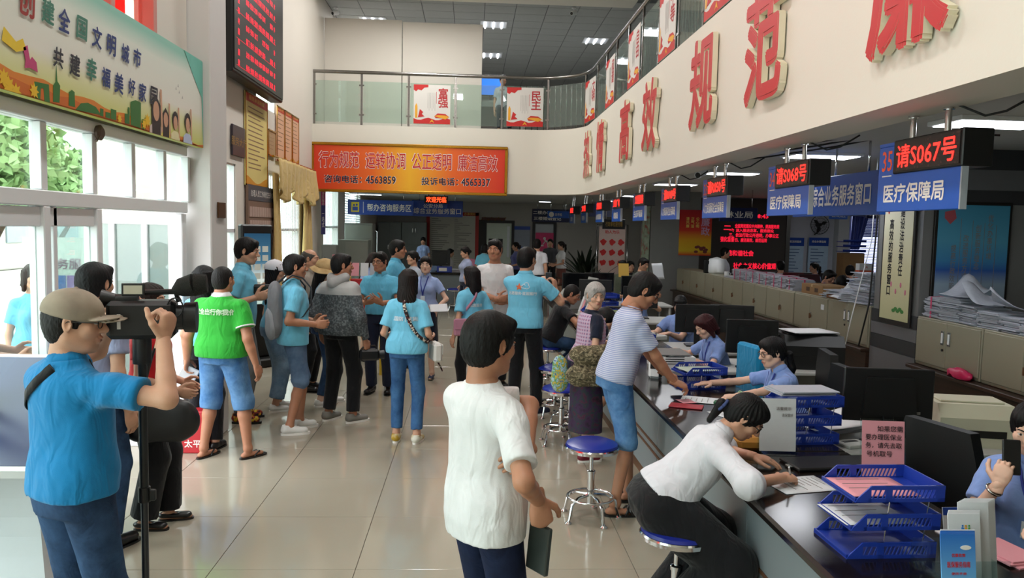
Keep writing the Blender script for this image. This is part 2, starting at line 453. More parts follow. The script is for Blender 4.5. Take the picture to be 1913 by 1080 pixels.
        for _ in range(smooth):
            E = np.vstack([F[:, [0, 1]], F[:, [1, 2]], F[:, [2, 3]], F[:, [3, 0]]])
            S = np.zeros_like(V); C = np.zeros(len(V))
            for k in range(3): S[:, k] = np.bincount(E[:, 0], V[E[:, 1], k], len(V))+np.bincount(E[:, 1], V[E[:, 0], k], len(V))
            C = np.bincount(E.ravel(), minlength=len(V)); V = V*.5+.5*S/np.maximum(C, 1)[:, None]
        return V, F
def join_vf(L):
    V = []; F = []; o = 0
    for v, f in L:
        V.append(v); F.append(f+o); o += len(v)
    return np.vstack(V), np.vstack(F)
_C = {}
def head_vf(sex, h):
    key = ('head', sex, h)
    if key in _C: return _C[key]
    v = Vol((-.1, -.125, -.17), (.1, .135, .13), h); F = sex == 'f'; j = .93 if F else 1.0
    v.el((0, -.014, .028), (.075, .094, .088)).el((0, .022, -.03), (.060*j, .068, .076), k=.03)
    v.el((0, .045, -.082), (.034*j, .034, .030), k=.025).rc((0, .066, -.098), (0, .067, -.094), .0145, .0145, k=.02)
    for q in (-1, 1):
        v.rc((q*.055, -.01, -.05), (q*.028*j, .048, -.088), .020, .018, k=.03)
        v.el((q*.040, .058, -.022), (.026, .022, .022), k=.025)
        v.rc((q*.010, .084, .026), (q*.046, .068, .024), .010, .007, k=.016)
        v.el((q*.031, .099, .006), (.019, .014, .0125), k=.012, op='s')
        v.rc((q*.011, .098, -.029), (q*.012, .094, -.030), .0075, .007, k=.008)
        v.el((q*.079, -.008, .002), (.010, .019, .031), k=.008, R=rotz(q*-.35)).el((q*.088, -.004, .003), (.008, .010, .020), k=.006, op='s')
        v.rc((q*.0305-.014, .0835, .012), (q*.0305+.014, .0835, .012), .0048, .0048, k=.005)
        v.rc((q*.0305-.012, .0825, -.0035), (q*.0305+.012, .0825, -.0035), .0045, .0045, k=.005)
    v.rc((0, .085, .018), (0, .105, -.022), .0085, .0115, k=.012).rc((0, .106, -.026), (0, .102, -.028), .0115, .010, k=.01)
    v.rc((-.019, .083, -.056), (.019, .083, -.056), .006, .006, k=.006).rc((-.008, .092, -.055), (.008, .092, -.055), .0062, .0062, k=.008)
    v.rc((-.013, .087, -.067), (.013, .087, -.067), .0072, .0072, k=.008)
    v.rc((-.024, .093, -.061), (.024, .093, -.061), .0016, .0016, k=.004, op='s')
    v.rc((0, -.022, -.06), (0, -.035, -.20), .050 if F else .057, .050 if F else .060, k=.03)
    v.cut((0, 0, -.165), (0, 0, -1))
    _C[key] = v.mesh(); return _C[key]
def hand_vf(pose, h, right):
    key = ('hand', pose, h, right)
    if key in _C: return _C[key]
    cu = {'relax': (.30, .45, .4), 'grip': (1.1, 1.15, .7), 'flat': (.06, .1, .08), 'pen': (.75, .95, .5), 'hold': (.65, .8, .5), 'spread': (.2, .3, .2), 'fist': (1.45, 1.5, 1.0)}[pose]
    q = -1 if right else 1
    v = Vol((-.09, -.03, -.12), (.09, .21, .05), h)
    v.rc((0, -.03, 0), (0, .01, 0), .027, .026, sq=((0, 0, 1), .72))
    v.el((q*-.002, .048, 0), (.040, .052, .0165), k=.02)
    for i, (x, L, r) in enumerate(((.030, .072, .0092), (.010, .080, .0095), (-.010, .075, .0092), (-.029, .058, .0082))):
        p = np.array([q*x, .083-abs(x-.005)*.25, 0.]); sp = (x*(.25 if pose != 'spread' else .9)); a = 0
        if pose == 'pen' and i == 0: c3 = (.55, .7, .4)
        else: c3 = cu
        v.rc((q*x*.7, .045, .003), p, .012, r+.0018, k=.012)
        for c, l in zip(c3, (.46, .30, .24)):
            a += c; d = np.array([q*sp*cos(a), cos(a), -sin(a)]); e = p+nrm(d)*L*l
            v.rc(p, e, r, r*.9, k=.003); p = e; r *= .9
    f = {'relax': .5, 'flat': .25, 'spread': .3}.get(pose, 1.0)
    p = np.array([q*.026, .016, -.006]); dd = [(.75, .65, -.25*f), (.45, .85, -.45*f), (.1, .95, -.6*f)]
    for d, l, r in zip(dd, (.042, .032, .026), (.0145, .0115, .010)):
        e = p+nrm((q*d[0], d[1], d[2]))*l; v.rc(p, e, r, r*.92, k=.006); p = e
    _C[key] = v.mesh(); return _C[key]
def hair_vf(style, h):
    key = ('hair', style, h)
    if key in _C: return _C[key]
    fem = style in ('long', 'pony', 'bun', 'bob', 'lowpony', 'wavy', 'tuft')
    lo = (-.12, -.17, -.62 if style in ('long', 'wavy') else (-.40 if style in ('pony', 'lowpony') else -.22)); v = Vol(lo, (.12, .13, .16), h)
    t = {'short': .010, 'thick': .015, 'buzz': .005, 'grey': .022, 'bald': .004}.get(style, .012)
    v.el((0, -.016, .030), (.075+t, .094+t, .088+t))
    if style in ('short', 'thick', 'buzz', 'grey', 'bald'):
        v.el((0, -.045, -.02), (.070+t*.6, .058+t*.6, .075), k=.03)
        for q in (-1, 1): v.rc((q*(.071+t*.3), .018, .02), (q*.072, .020, -.012), .010, .006, k=.012)
        if style in ('thick', 'short'): v.rc((-.045, .060, .086), (.045, .062, .084), .017, .016, k=.04)
        if style == 'grey':
            v.el((0, -.03, .0), (.092, .085, .09), k=.03)
            v.rc((-.05, .06, .075), (.05, .065, .075), .020, .020, k=.02)
    elif style in ('long', 'wavy', 'bob'):
        b = {'long': -.42, 'wavy': -.30, 'bob': -.13}[style]
        v.sec((0, -.03, 0), np.eye(3), [(b, .060, .022, -.055), (b+.06, .088, .038, -.058), (-.12, .094, .055, -.042), (-.02, .088, .078, -.014), (.06, .082, .08, 0)], k=.03)
        for q in (-1, 1): v.rc((q*.072, .02, .05), (q*.080, -.01, -.11), .017, .019, k=.03)
        v.el((0, .035, .075), (.070, .055, .038), k=.03)
    elif style in ('pony', 'lowpony', 'bun', 'tuft'):
        v.el((0, -.05, -.015), (.072, .058, .075), k=.03)
        z = .03 if style == 'pony' else -.03
        if style == 'bun': v.el((0, -.125, .0), (.038, .032, .036), k=.01)
        elif style == 'tuft': v.rc((0, -.105, z), (0, -.135, z-.01), .016, .026, k=.01).rc((0, -.135, z-.01), (0, -.118, z-.12), .028, .016, k=.02)
        else:
            v.rc((0, -.105, z), (0, -.145, z-.02), .016, .026, k=.01)
            v.rc((0, -.145, z-.02), (0, -.15, z-.13), .028, .030, k=.02); v.rc((0, -.15, z-.13), (0, -.125, z-.27), .030, .012, k=.02)
        for q in (-1, 1): v.rc((q*.073, .022, .03), (q*.072, .015, -.02), .010, .007, k=.012)
        v.el((0, .035, .075), (.070, .055, .038), k=.03)
    # leave the face and ears free
    fz = .062 if style not in ('grey', 'thick') else .050
    if style == 'buzz': fz = .07
    v.el((0, .125, -.055), (.074 if fem else .080, .088, fz+.068), k=.012, op='s')
    if style == 'bald': v.el((0, .03, .12), (.085, .11, .075), k=.01, op='s')
    if not fem:
        for q in (-1, 1): v.el((q*.092, .002, -.005), (.020, .024, .036), k=.01, op='s')
        v.cut((0, 0, -.095), (0, 0, -1))
    m = np.abs(v.a) < .04; I = np.nonzero(m); x, y, z = (v.ax[k][I[k]] for k in range(3)); an = np.arctan2(x, y+.03)
    if fem: v.a[I] += (.0022*np.sin(an*38+8*np.sin(z*14+an*2))+(.008*np.sin(z*40+an*3) if style == 'wavy' else 0)).astype(np.float32)
    else: v.a[I] += (.0014*np.sin(an*26+z*90)*np.sin(z*110+an*5)+.0012*np.sin(x*300)*np.sin(y*280+z*200)).astype(np.float32)
    _C[key] = v.mesh(0); return _C[key]
def shoe_vf(kind, h=.006):
    """shoe in a foot frame: ankle above the origin, toe along +y, floor z=0"""
    key = ('shoe', kind)
    if key in _C: return _C[key]
    def sole(z0, z1, g=0.0):
        n = 14; pts = []
        for j in range(2*n):
            t = j/n*pi; y = -cos(t)
            w = .037+.010*max(0, y)+g; pts.append((sin(t)*w*(abs(sin(t))**-.25 if abs(sin(t)) > .02 else 1), .055+y*(.128+g)))
        return pts, z0, z1
    up = None
    if kind in ('sneaker', 'leather', 'flat'):
        v = Vol((-.06, -.09, -.01), (.06, .19, .13), h)
        hz = {'sneaker': .060, 'leather': .050, 'flat': .030}[kind]
        v.rc((0, -.035, .045), (0, .13, .035), .040, .040, sq=((0, 0, 1), .8 if kind != 'flat' else .6), k=.02)
        if kind != 'flat': v.rc((0, -.025, hz), (0, .05, hz-.012), .040, .030, k=.03).rc((0, -.022, .06), (0, -.022, .09), .040, .041, k=.02)
        v.cut((0, 0, .012), (0, 0, -1)); v.cut((0, 0, .095 if kind == 'sneaker' else .08), (0, 0, 1))
        if kind == 'flat': v.rc((0, -.035, .08), (0, .06, .08), .028, .028, k=.01, op='s')
        up = v.mesh()
    _C[key] = (up, sole(0, .020 if kind in ('sneaker',) else .014, .004 if kind != 'flat' else 0)); return _C[key]
MALE = [(-.10, .148, .108, -.005), (-.02, .166, .120, -.008), (.06, .154, .112, 0), (.15, .150, .108, .005), (.28, .164, .120, .005), (.36, .168, .112, -.004), (.405, .156, .092, -.012), (.435, .122, .076, -.016), (.462, .080, .064, -.014), (.52, .045, .045, -.01)]
FEML = [(-.10, .153, .113, -.008), (-.02, .166, .122, -.012), (.06, .145, .105, -.003), (.15, .124, .092, .004), (.28, .136, .108, .012), (.36, .140, .098, .000), (.405, .128, .080, -.008), (.435, .100, .066, -.012), (.462, .066, .056, -.012), (.52, .040, .04, -.01)]
def ik(a, b, l1, l2, pole):
    """middle joint between a and b for bone lengths l1,l2 bending toward pole"""
    a = np.asarray(a, float); b = np.asarray(b, float); d = b-a; L = np.linalg.norm(d)
    if L > (l1+l2)*.995: b = a+d/L*(l1+l2)*.995; d = b-a; L = np.linalg.norm(d)
    x = (L*L+l1*l1-l2*l2)/(2*L); hgt = sqrt(max(0, l1*l1-x*x)); e = d/L
    p = np.asarray(pole, float); p = nrm(p-e*(p@e)); return a+e*x+p*hgt, b
SKIN = {}
def skin_mat(tone):
    if tone in SKIN: return SKIN[tone]
    N = NT('skin_'+tone); b = N.b
    c = srgb({'fair': '#dab49f', 'mid': '#c79a80', 'tan': '#b07e63', 'old': '#cda58e'}[tone])
    tc = N.n('ShaderNodeTexCoord').outputs['Object']; nz = N.n('ShaderNodeTexNoise', {'Vector': tc, 'Scale': 25.0, 'Detail': 4.0})
    mx = N.n('ShaderNodeMix', {0: nz.outputs[0]}, data_type='RGBA'); mx.inputs[6].default_value = tuple(x*.88 for x in c[:3])+(1,)
    mx.inputs[7].default_value = (min(1, c[0]*1.1), c[1]*1.02, c[2]*.98, 1)
    at_ = N.n('ShaderNodeAttribute', attribute_name='lip'); m2 = N.n('ShaderNodeMix', {0: at_.outputs['Fac'], 6: mx.outputs[2]}, data_type='RGBA')
    m2.inputs[7].default_value = srgb('#b0605a'); N.l(m2.outputs[2], b.inputs['Base Color'])
    bp = N.n('ShaderNodeBump', {'Height': N.n('ShaderNodeTexNoise', {'Vector': tc, 'Scale': 220.0}).outputs[0], 'Strength': .08, 'Distance': .004}); N.l(bp.outputs[0], b.inputs['Normal'])
    b.inputs['Roughness'].default_value = .5; b.inputs['Subsurface Weight'].default_value = 0; b.inputs['Specular IOR Level'].default_value = .4
    SKIN[tone] = N.m; return N.m
def hair_mat(c):
    n = 'hair_'+c.strip('#')
    if n in MATS: return MATS[n]
    N = NT(n); tc = N.n('ShaderNodeTexCoord').outputs['Object']; mp = N.n('ShaderNodeMapping', {'Vector': tc, 'Scale': (1, 1, .12)})
    nz = N.n('ShaderNodeTexNoise', {'Vector': mp.outputs[0], 'Scale': 260.0, 'Detail': 3.0}); rp = N.n('ShaderNodeValToRGB', {0: nz.outputs[0]})
    k = srgb(c); rp.color_ramp.elements[0].position = .3; rp.color_ramp.elements[0].color = tuple(x*.5 for x in k[:3])+(1,)
    rp.color_ramp.elements[1].position = .8; rp.color_ramp.elements[1].color = tuple(min(1, x*1.1) for x in k[:3])+(1,)
    N.l(rp.outputs[0], N.b.inputs['Base Color']); bp = N.n('ShaderNodeBump', {'Height': nz.outputs[0], 'Strength': .5, 'Distance': .004}); N.l(bp.outputs[0], N.b.inputs['Normal'])
    N.b.inputs['Roughness'].default_value = .55; N.b.inputs['Specular IOR Level'].default_value = .25; MATS[n] = N.m; return N.m
class Person:
    pass
def person(label, loc, face, H=1.70, sex='m', bw=1.0, lean=0, side=0, twist=0, head=(0, 0, 0), arms=None, legs=None, seat=None,
           shirt=None, pants=None, shoes=None, hair=('short', '#15110f'), tone='mid', lod=.010, name='person', group=None, face_detail=True, pelvis_off=(0, 0)):
    """loc (x,y) or (x,y,z); face (dx,dy) where the body faces.  local frame: x right, y forward, z up.
    arms {'R':(wrist target, pole, hand pose, palm normal, hand dir)}, legs {'R':(ankle xy, pole, toe yaw)}; lean/side/twist/head in degrees
    shirt dict(m, sleeve 0..2, hem w, loose, kind), pants dict(m, kind, len 0..2, loose), shoes (kind, material, sole material)"""
    s = H/1.7; sw = s*bw*.93; fem = sex == 'f'
    x, y = loc[0], loc[1]; z = loc[2] if len(loc) > 2 else 0
    rz = atan2(face[1], face[0])-pi/2
    root = thing(name, label, 'person', (x, y, z), rz, group)
    P = Person(); P.root = root; P.s = s
    pz = .93*s if seat is None else seat+.095*s
    O = np.array([pelvis_off[0], pelvis_off[1], pz])
    R = rotz(radians(twist))@roty(radians(side))@rotx(-radians(lean))
    S = [(w*s, a*sw, b*sw, c*s) for w, a, b, c in (FEML if fem else MALE)]
    P.O, P.R, P.S = O, R, S
    T = lambda u, v, w: O+R@np.array([u, v, w])
    shx = (.148 if fem else .172)*sw; shw = .385*s
    SH = {'R': T(shx, -.01*s, shw), 'L': T(-shx, -.01*s, shw)}
    nb = T(0, -.012*s, .49*s)
    Hr = rotz(radians(head[0]))@roty(radians(head[2]))@rotx(-radians(head[1]))
    hs = s*(.945 if fem else .965)
    HC = nb+(R@np.array([0, .012, .058])+Hr@np.array([0, .020, .058]))*s
    P.HC, P.Hr, P.hs = HC, Hr, hs
    la, lf = .275*s, .242*s
    A = {}
    arms = arms or {}
    for q in 'RL':
        d = arms.get(q) or ((.05*(1 if q == 'R' else -1), .03, -.50), None, 'relax', None, None)
        d = tuple(d)+(None,)*(5-len(d)); sg = 1 if q == 'R' else -1
        w = np.array(d[0], float)
        tgt = SH[q]+w*s if d[0] is not None and not (len(d[0]) == 4) else None
        if len(d[0]) == 4: tgt = np.array(d[0][:3], float)       # absolute in the person's frame
        pole = d[1] if d[1] is not None else (sg*.3, -1, -.2)
        el, wr = ik(SH[q], tgt, la, lf, pole); hd = nrm(d[4]) if d[4] is not None else nrm(wr-el)
        pn = np.array(d[3] if d[3] is not None else (-sg, .1, 0), float); pn = nrm(pn-hd*(pn@hd)); A[q] = (SH[q], el, wr, hd, pn, d[2] or 'relax')
    P.A = A
    lt, ls = .425*s, .415*s; G = {}
    legs = legs or {}
    for q in 'RL':
        sg = 1 if q == 'R' else -1; hp = O+np.array([sg*.085*sw, -.005, -.02*s])
        if abs(twist) > 0: hp = O+rotz(radians(twist*.4))@np.array([sg*.085*sw, -.005, -.02*s])
        d = tuple(legs.get(q) or ((sg*.10, 0), None, sg*-8)); d = d+(None,)*(4-len(d))
        an = np.array([d[0][0]*s, d[0][1]*s, (d[0][2] if len(d[0]) > 2 else .085)*s]); kn, an = ik(hp, an, lt, ls, d[1] if d[1] is not None else (sg*.1, 1, 0))
        G[q] = (hp, kn, an, radians(d[2] if d[2] is not None else 0), d[3])
    P.G = G
    sk = skin_mat(tone); hm = hair_mat(hair[1])
    near = lod <= .0105; hh = .0042 if near else (.0055 if lod < .014 else .007)
    # ---- body: one continuous skin surface
    allp = [O, HC+np.array([0, 0, .14]), HC]+[p for q in 'RL' for p in A[q][:3]]+[p for q in 'RL' for p in G[q][:3]]
    lo = np.min(allp, 0)-.22*s; hi = np.max(allp, 0)+.22*s; lo[2] = max(lo[2], -.02)
    v = Vol(lo, hi, lod*1.15)
    v.sec(O, R, S, k=.03)
    v.rc(T(0, -.012*s, .44*s), HC+Hr@np.array([0, -.028, -.06])*hs, .056*sw if not fem else .047*sw, (.050 if not fem else .043)*s, k=.02)
    for q in 'RL':
        a, e, w, hd, pn, _ = A[q]; t = .82 if fem else 1.0
        v.rc(a, e, .050*sw*t, .039*sw*t, k=.03).rc(e, e+(w-e)*.35, .040*sw*t, .039*sw*t, k=.02).rc(e+(w-e)*.35, w, .039*sw*t, .026*s, k=.01)
        h_, k_, n_, ty, _ = G[q]
        v.rc(h_, k_, .080*sw, .054*sw, k=.03).rc(k_, k_+(n_-k_)*.3, .052*sw, .053*sw, k=.02).rc(k_+(n_-k_)*.3, n_, .053*sw, .034*s, k=.02)
        f = rotz(ty)@np.array([0, 1, 0])
        v.rc(n_, n_+f*.01, .036*s, .036*s, k=.02).rc(n_-f*.035*s-np.array([0, 0, .055*s]), n_+f*.13*s-np.array([0, 0, .062*s]), .030*s, .028*s, k=.02, sq=((0, 0, 1), .75))
    L = [v.mesh(2)]
    hv, hf = head_vf(sex, hh); hv = HC+(hv*hs)@Hr.T; nb_ = sum(len(q[0]) for q in L); L.append((hv, hf))
    for q in 'RL':
        a, e, w, hd, pn, ps = A[q]; Z = -pn; X = np.cross(hd, Z); M = np.stack([X, hd, Z], 1)
        av, af = hand_vf(ps, .0042 if near else .006, q == 'R'); L.append((w+(av*s*(.93 if fem else 1.02))@M.T, af))
        P.A[q] = A[q]+(M,)
    V, F = join_vf(L); body = obj_vf('body', V, F, sk, root)
    lipm = np.zeros(len(V), np.float32); hvl = _C[('head', sex, hh)][0]
    lipm[nb_:nb_+len(hv)] = np.clip(1.6-np.sqrt((hvl[:, 0]/.021)**2+((hvl[:, 2]+.061)/.0105)**2)*1.1, 0, 1)*(hvl[:, 1] > .07)*(.8 if fem else .45)
    body.data.attributes.new('lip', 'FLOAT', 'POINT').data.foreach_set('value', lipm)
    P.body = body
    if face_detail:
        for q in (-1, 1):
            mb = MB(); mb.ball((0, 0, 0), (.0150, .0115, .0074), 12, 0); mb.ball((0, .0085, 0), (.0056, .0040, .0060), 10, 1)
            o_ = mb.xf(Hr*hs, HC+Hr@np.array([q*.031, .0785, .0045])*hs).build('eye', [mat('eye_white', '#cfc6bf', .3, var=0), mat('eye_iris', '#1c120d', .2, var=0)], root, smooth=2)
            if hair[0] != 'none':
                b = MB(); b.tube([HC+Hr@np.array([q*u, dy, dz])*hs for u, dy, dz in ((.014, .0955, .024), (.028, .0945, .029), (.040, .086, .0285), (.050, .0745, .0235))], [.0028*hs, .0033*hs, .0028*hs, .0012*hs], 6)
                b.build('eyebrow', hm if hair[1] != '#b9b6b2' else hair_mat('#6a625c'), root, smooth=2)
    if hair[0] != 'none':
        v_, f_ = hair_vf(hair[0], .005 if near else .0065); obj_vf('hair', HC+(v_*hs)@Hr.T, f_, hm, root)
    # ---- trousers, shorts or skirt
    if pants:
        kd = pants.get('kind', 'trousers'); lo_ = pants.get('loose', 0)*s; ln = pants.get('len', 2.0); wz = pants.get('waist', .10)*s
        pts = [O+np.array([0, 0, .2])]+[p for q in 'RL' for p in G[q][:3]]
        v = Vol(np.min(pts, 0)-.26*s, np.max(pts, 0)+.2*s, lod)
        Sp = [(w, a+.008*s+lo_*.4, b+.010*s+lo_*.4, c) for w, a, b, c in S if w < wz-.01]; _S = np.array(S); Sp.append((wz, np.interp(wz, _S[:, 0], _S[:, 1])+.008*s+lo_*.4, np.interp(wz, _S[:, 0], _S[:, 2])+.010*s+lo_*.4, 0))
        if kd == 'skirt':
            Rk = np.eye(3); hl = pants.get('hem', .5)*s; fl = pants.get('flare', .03)*s
            if seat is None or ln == 9:
                v.sec(O, Rk, [(-hl, .155*sw+fl, .13*sw+fl, 0), (-.15*s, .175*sw+lo_, .135*sw+lo_, -.005), (-.03*s, .172*sw+lo_, .128*sw, -.01), (.12*s, .135*sw, .105*sw, 0)], k=.02)
            else:
                for q in 'RL': v.rc(G[q][0], G[q][1], .10*sw+lo_, .085*sw+fl, k=.06).rc(G[q][1], G[q][1]+(G[q][2]-G[q][1])*pants.get('drop', .3), .085*sw+fl, .09*sw+fl, k=.05)
                v.sec(O, R, Sp, k=.03)
        else:
            v.sec(O, R if seat is None else R, Sp, k=.03)
            for q in 'RL':
                v.push(); h_, k_, n_, _, _ = G[q]; r0, r1, r2 = .090*sw+lo_, .062*sw+lo_, .046*s+lo_*pants.get('ank', 1)
                if fem and kd == 'jeans': r1 = .058*sw+lo_; r2 = .044*s+lo_
                v.rc(h_, k_, r0, r1+.004, k=.035)
                if ln <= 1: v.cut(h_+(k_-h_)*ln, nrm(k_-h_))
                v.pop(.02)
                if ln > 1:
                    v.push(); e = k_+(n_-k_)*(ln-1)*.98; v.rc(k_, e, r1+.004, r1+(r2-r1)*(ln-1)+.004, k=.025); v.cut(e, nrm(n_-k_)); v.pop(.03)
        v.fold(.0055, 10, (1, 1, .55), seed=int(abs(x*77+y*31)) % 997, focus=[(G[q][1], .12) for q in 'RL']+[(G[q][0]-np.array([0, 0, .08]), .12) for q in 'RL']+[(G[q][2], .14) for q in 'RL'])
        V, F = v.mesh(1); nm = {'skirt': 'skirt', 'jeans': 'jeans', 'shorts': 'shorts'}.get(kd, 'trousers'); P.pants = obj_vf(nm, V, F, pants['m'], root)
    # ---- shirt
    if shirt:
        lo_ = shirt.get('loose', .012)*s; hem = shirt.get('hem', -.06)*s; sl = shirt.get('sleeve', .62); bag = shirt.get('bag', .008)*s
        v = Vol(np.min([O, HC]+[p for q in 'RL' for p in A[q][:3]], 0)-.24*s, np.max([O, HC]+[p for q in 'RL' for p in A[q][:3]], 0)+.24*s, lod)
        top = .474*s if shirt.get('kind') != 'vneck' else .455*s
        ws = sorted(set([hem, hem+.03*s]+[w for w, *_ in S if hem+.03*s < w < top]+[top]))
        SS = np.array(S); Sq = []
        for w in ws:
            a, b, c = (np.interp(w, SS[:, 0], SS[:, i]) for i in (1, 2, 3)); g = lo_+bag*max(0, 1-abs(w-.08*s)/(.2*s))
            if w > .42*s: g = lo_*.5
            if w < .16*s: t = min(1, (.16*s-w)/(.16*s)); a = max(a, a*(1-t)+.178*sw*t); b = max(b, b*(1-t)+.126*sw*t)
            Sq.append((w, a+g, b+g, c))
        P.SQ = Sq
        v.sec(O, R, Sq, k=.012)
        if fem and shirt.get('bust', 1):
            for q in (-1, 1): v.el(T(q*.065*s, .085*s, .29*s), (.062*s, .055*s, .062*s), k=.04, R=R)
        for q in 'RL':
            v.push(); a, e, w, *_ = A[q]; r0, r1 = (.057 if not fem else .049)*sw+lo_*.5, (.056 if not fem else .048)*sw+lo_*.9
            v.rc(a-R[:, 0]*(.03 if q == 'R' else -.03), a+(e-a)*.25, r0-.004, r0-.002, k=.045)
            if sl > 0:
                if sl <= 1: en = a+(e-a)*sl; v.rc(a, en+(e-a)*.05, r0-.006, r1, k=.02, sq=shirt.get('sq')); cd = nrm(e-a)
                else:
                    puff = shirt.get('puff', 0); v.rc(a, e, r0-.006, r1-.008+puff*s, k=.02); v.pop(.035); v.push(); en = e+(w-e)*(sl-1); v.rc(e, en, r1-.008+puff*s, (.046 if not shirt.get('cuff') else .040)*s+(puff*.6)*s, k=.02); cd = nrm(w-e)
            if sl <= 0: v.cut(a+(e-a)*.12, nrm(e-a))
            elif sl <= 1: v.cut(a+(e-a)*sl, nrm(e-a))
            else: v.cut(e+(w-e)*(sl-1), nrm(w-e))
            v.pop(.035)
        v.fold(shirt.get('fold', .0055), 9, (1, 1, .6), seed=int(abs(x*53+y*91)) % 997, focus=[(T(0, 0, .08*s), .16), (SH['R'], .12), (SH['L'], .12), (A['R'][1], .12), (A['L'][1], .12)])
        v.cut(O+R[:, 2]*hem, -R[:, 2], rad=.30*s)
        V, F = v.mesh(1); P.shirt = obj_vf(shirt.get('name', 'shirt'), V, F, shirt['m'], root)
        if shirt.get('kind') in ('polo', 'blouse', 'hood'):
            # folded collar round the neck
            r = (.070 if not fem else .062)*sw; C0 = T(0, -.010*s, .475*s); V = []; n = 22
            op = .35 if shirt['kind'] != 'hood' else .1
            for j in range(n+1):
                t = -pi/2+op+(2*pi-2*op)*j/n; t = pi/2+op+(2*pi-2*op)*j/n
                dr = max(0, 1-abs(sin(t)-1)*1.5)
                for rr, zz in ((r*.80, .030), (r*.84, .034), (r*1.10, .008-.02*dr), (r*1.16, -.010-.03*dr), (r*1.10, -.012-.03*dr)):
                    V.append(C0+R@np.array([rr*cos(t), rr*sin(t)*.98+.004*s, zz*s]))
            F = [(j*5+k, j*5+(k+1) % 5, (j+1)*5+(k+1) % 5, (j+1)*5+k) for j in range(n) for k in range(5)]+[tuple(range(5)), tuple(n*5+k for k in range(4, -1, -1))]
            if shirt['kind'] != 'hood': obj_vf('collar', np.array(V), F, shirt.get('cm', shirt['m']), root)
    # ---- shoes
    if shoes:
        kd = shoes[0]; up, so = shoe_vf('sneaker' if kd == 'sneaker' else kd)
        for q in 'RL':
            _, k_, n_, ty, tilt = G[q]; M = rotz(ty)@(rotx(radians(tilt)) if tilt else np.eye(3)); b = n_-np.array([0, 0, .085*s])
            if tilt: b = n_-M@np.array([0, 0, .085*s])
            sc = s*(.9 if fem else 1.0); mb = MB(); mb.prism(*so)
            if kd == 'flipflop':
                o = mb.xf(M*sc, b).build('sandal', shoes[1], root, smooth=True)
                st = MB()
                for g in (-1, 1): st.tube([(0, .125, .02), (g*.022, .10, .050), (g*.040, .055, .030), (g*.044, .04, .014)], .005, 6, sx=1.6)
                st.xf(M*sc, b).build('strap', shoes[2], o, smooth=2)
            elif kd == 'sandal':
                o = mb.xf(M*sc, b).build('sandal', shoes[1], root, smooth=True); st = MB()
                for y0, y1, zt in ((.06, .12, .066), (.12, .07, .062), (-.03, .02, .085)):
                    st.tube([(-.046, y0, .012), (-.036, (y0*2+y1)/3, zt*.7), (0, (y0+y1)/2, zt), (.036, (y0+y1*2)/3, zt*.7), (.046, y1, .012)], .007, 6, sx=1.9)
                st.xf(M*sc, b).build('strap', shoes[2], o, smooth=2)
            else:
                V, F = up; o = obj_vf('shoe', b+(V*sc)@M.T, F, shoes[1], root); mb.xf(M*sc, b).build('sole', shoes[2], o, smooth=True)
                if kd == 'sneaker' and near:
                    lc = MB()
                    for yy in (.045, .062, .079, .096): 
                        zz = .098-(yy-.045)*.60; lc.tube([(-.016, yy, zz-.006), (0, yy, zz), (.016, yy, zz-.006)], .0028, 5)
                    lc.xf(M*sc, b).build('laces', shoes[2], o, smooth=2)
    P.name = label; return P
def surf(P, th, w, off=.006):
    """point on the shirt at angle th (0 right side, 90 front, -90 back) and height w"""
    S = np.array(getattr(P, 'SQ', None) or P.S); a, b, c = (np.interp(w, S[:, 0], S[:, i]) for i in (1, 2, 3)); e = 2.3
    ct, st = cos(th), sin(th); r = (abs(ct/a)**e+abs(st/b)**e)**(-1/e)
    n = nrm((ct/a, st/b, 0)); return P.O+P.R@(np.array([r*ct, c+r*st, w])+n*off)
def ribbon(P, path, width, m, name='strap', off=.008, thick=.004, parent=None):
    """strap lying on the shirt: path of (theta deg, w)"""
    T = np.array(path, float); n = 60; t = np.linspace(0, len(T)-1, n)
    th = np.interp(t, range(len(T)), T[:, 0]); w = np.interp(t, range(len(T)), T[:, 1]); L = []
    C = np.array([surf(P, radians(a), b*P.s, off) for a, b in zip(th, w)]); N0 = np.array([surf(P, radians(a), b*P.s, off+.02) for a, b in zip(th, w)])-C
    N0 /= np.linalg.norm(N0, axis=1)[:, None]
    for k in range(2):
        C[1:-1] = (C[:-2]+C[1:-1]+C[2:])/3
    D = np.gradient(C, axis=0); D /= np.linalg.norm(D, axis=1)[:, None]; B = np.cross(N0, D); V = []
    for k in range(n):
        for a, b in ((-1, 0), (1, 0), (1, 1), (-1, 1)): V.append(C[k]+B[k]*width/2*a+N0[k]*thick*b)
    F = [(k*4+j, k*4+(j+1) % 4, k*4+4+(j+1) % 4, k*4+4+j) for k in range(n-1) for j in range(4)]+[(0, 1, 2, 3), (n*4-1, n*4-2, n*4-3, n*4-4)]
    return obj_vf(name, np.array(V), F, m, parent or P.root)
def print_on(P, s, m, w0, size, side=-1, bold=0, u0=0, name='print', off=.007, fit=None, **kw):
    """lettering on the back (side -1) or front (+1) of the shirt"""
    V, F = text_vf(s, size, bold, **kw); S = np.array(P.SQ); out = np.zeros_like(V)
    for i, (x, y, z) in enumerate(V):
        u = u0+x*(1 if side > 0 else 1)*(1 if side < 0 else -1); w = w0*P.s+y; a, b, c = (np.interp(w, S[:, 0], S[:, k]) for k in (1, 2, 3))
        out[i] = P.O+P.R@np.array([u, c+side*(b*max(.05, 1-min(.97, abs(u)/a)**2.3)**(1/2.3)+off), w])
    return obj_vf(name, out, F, m, P.root, smooth=False)
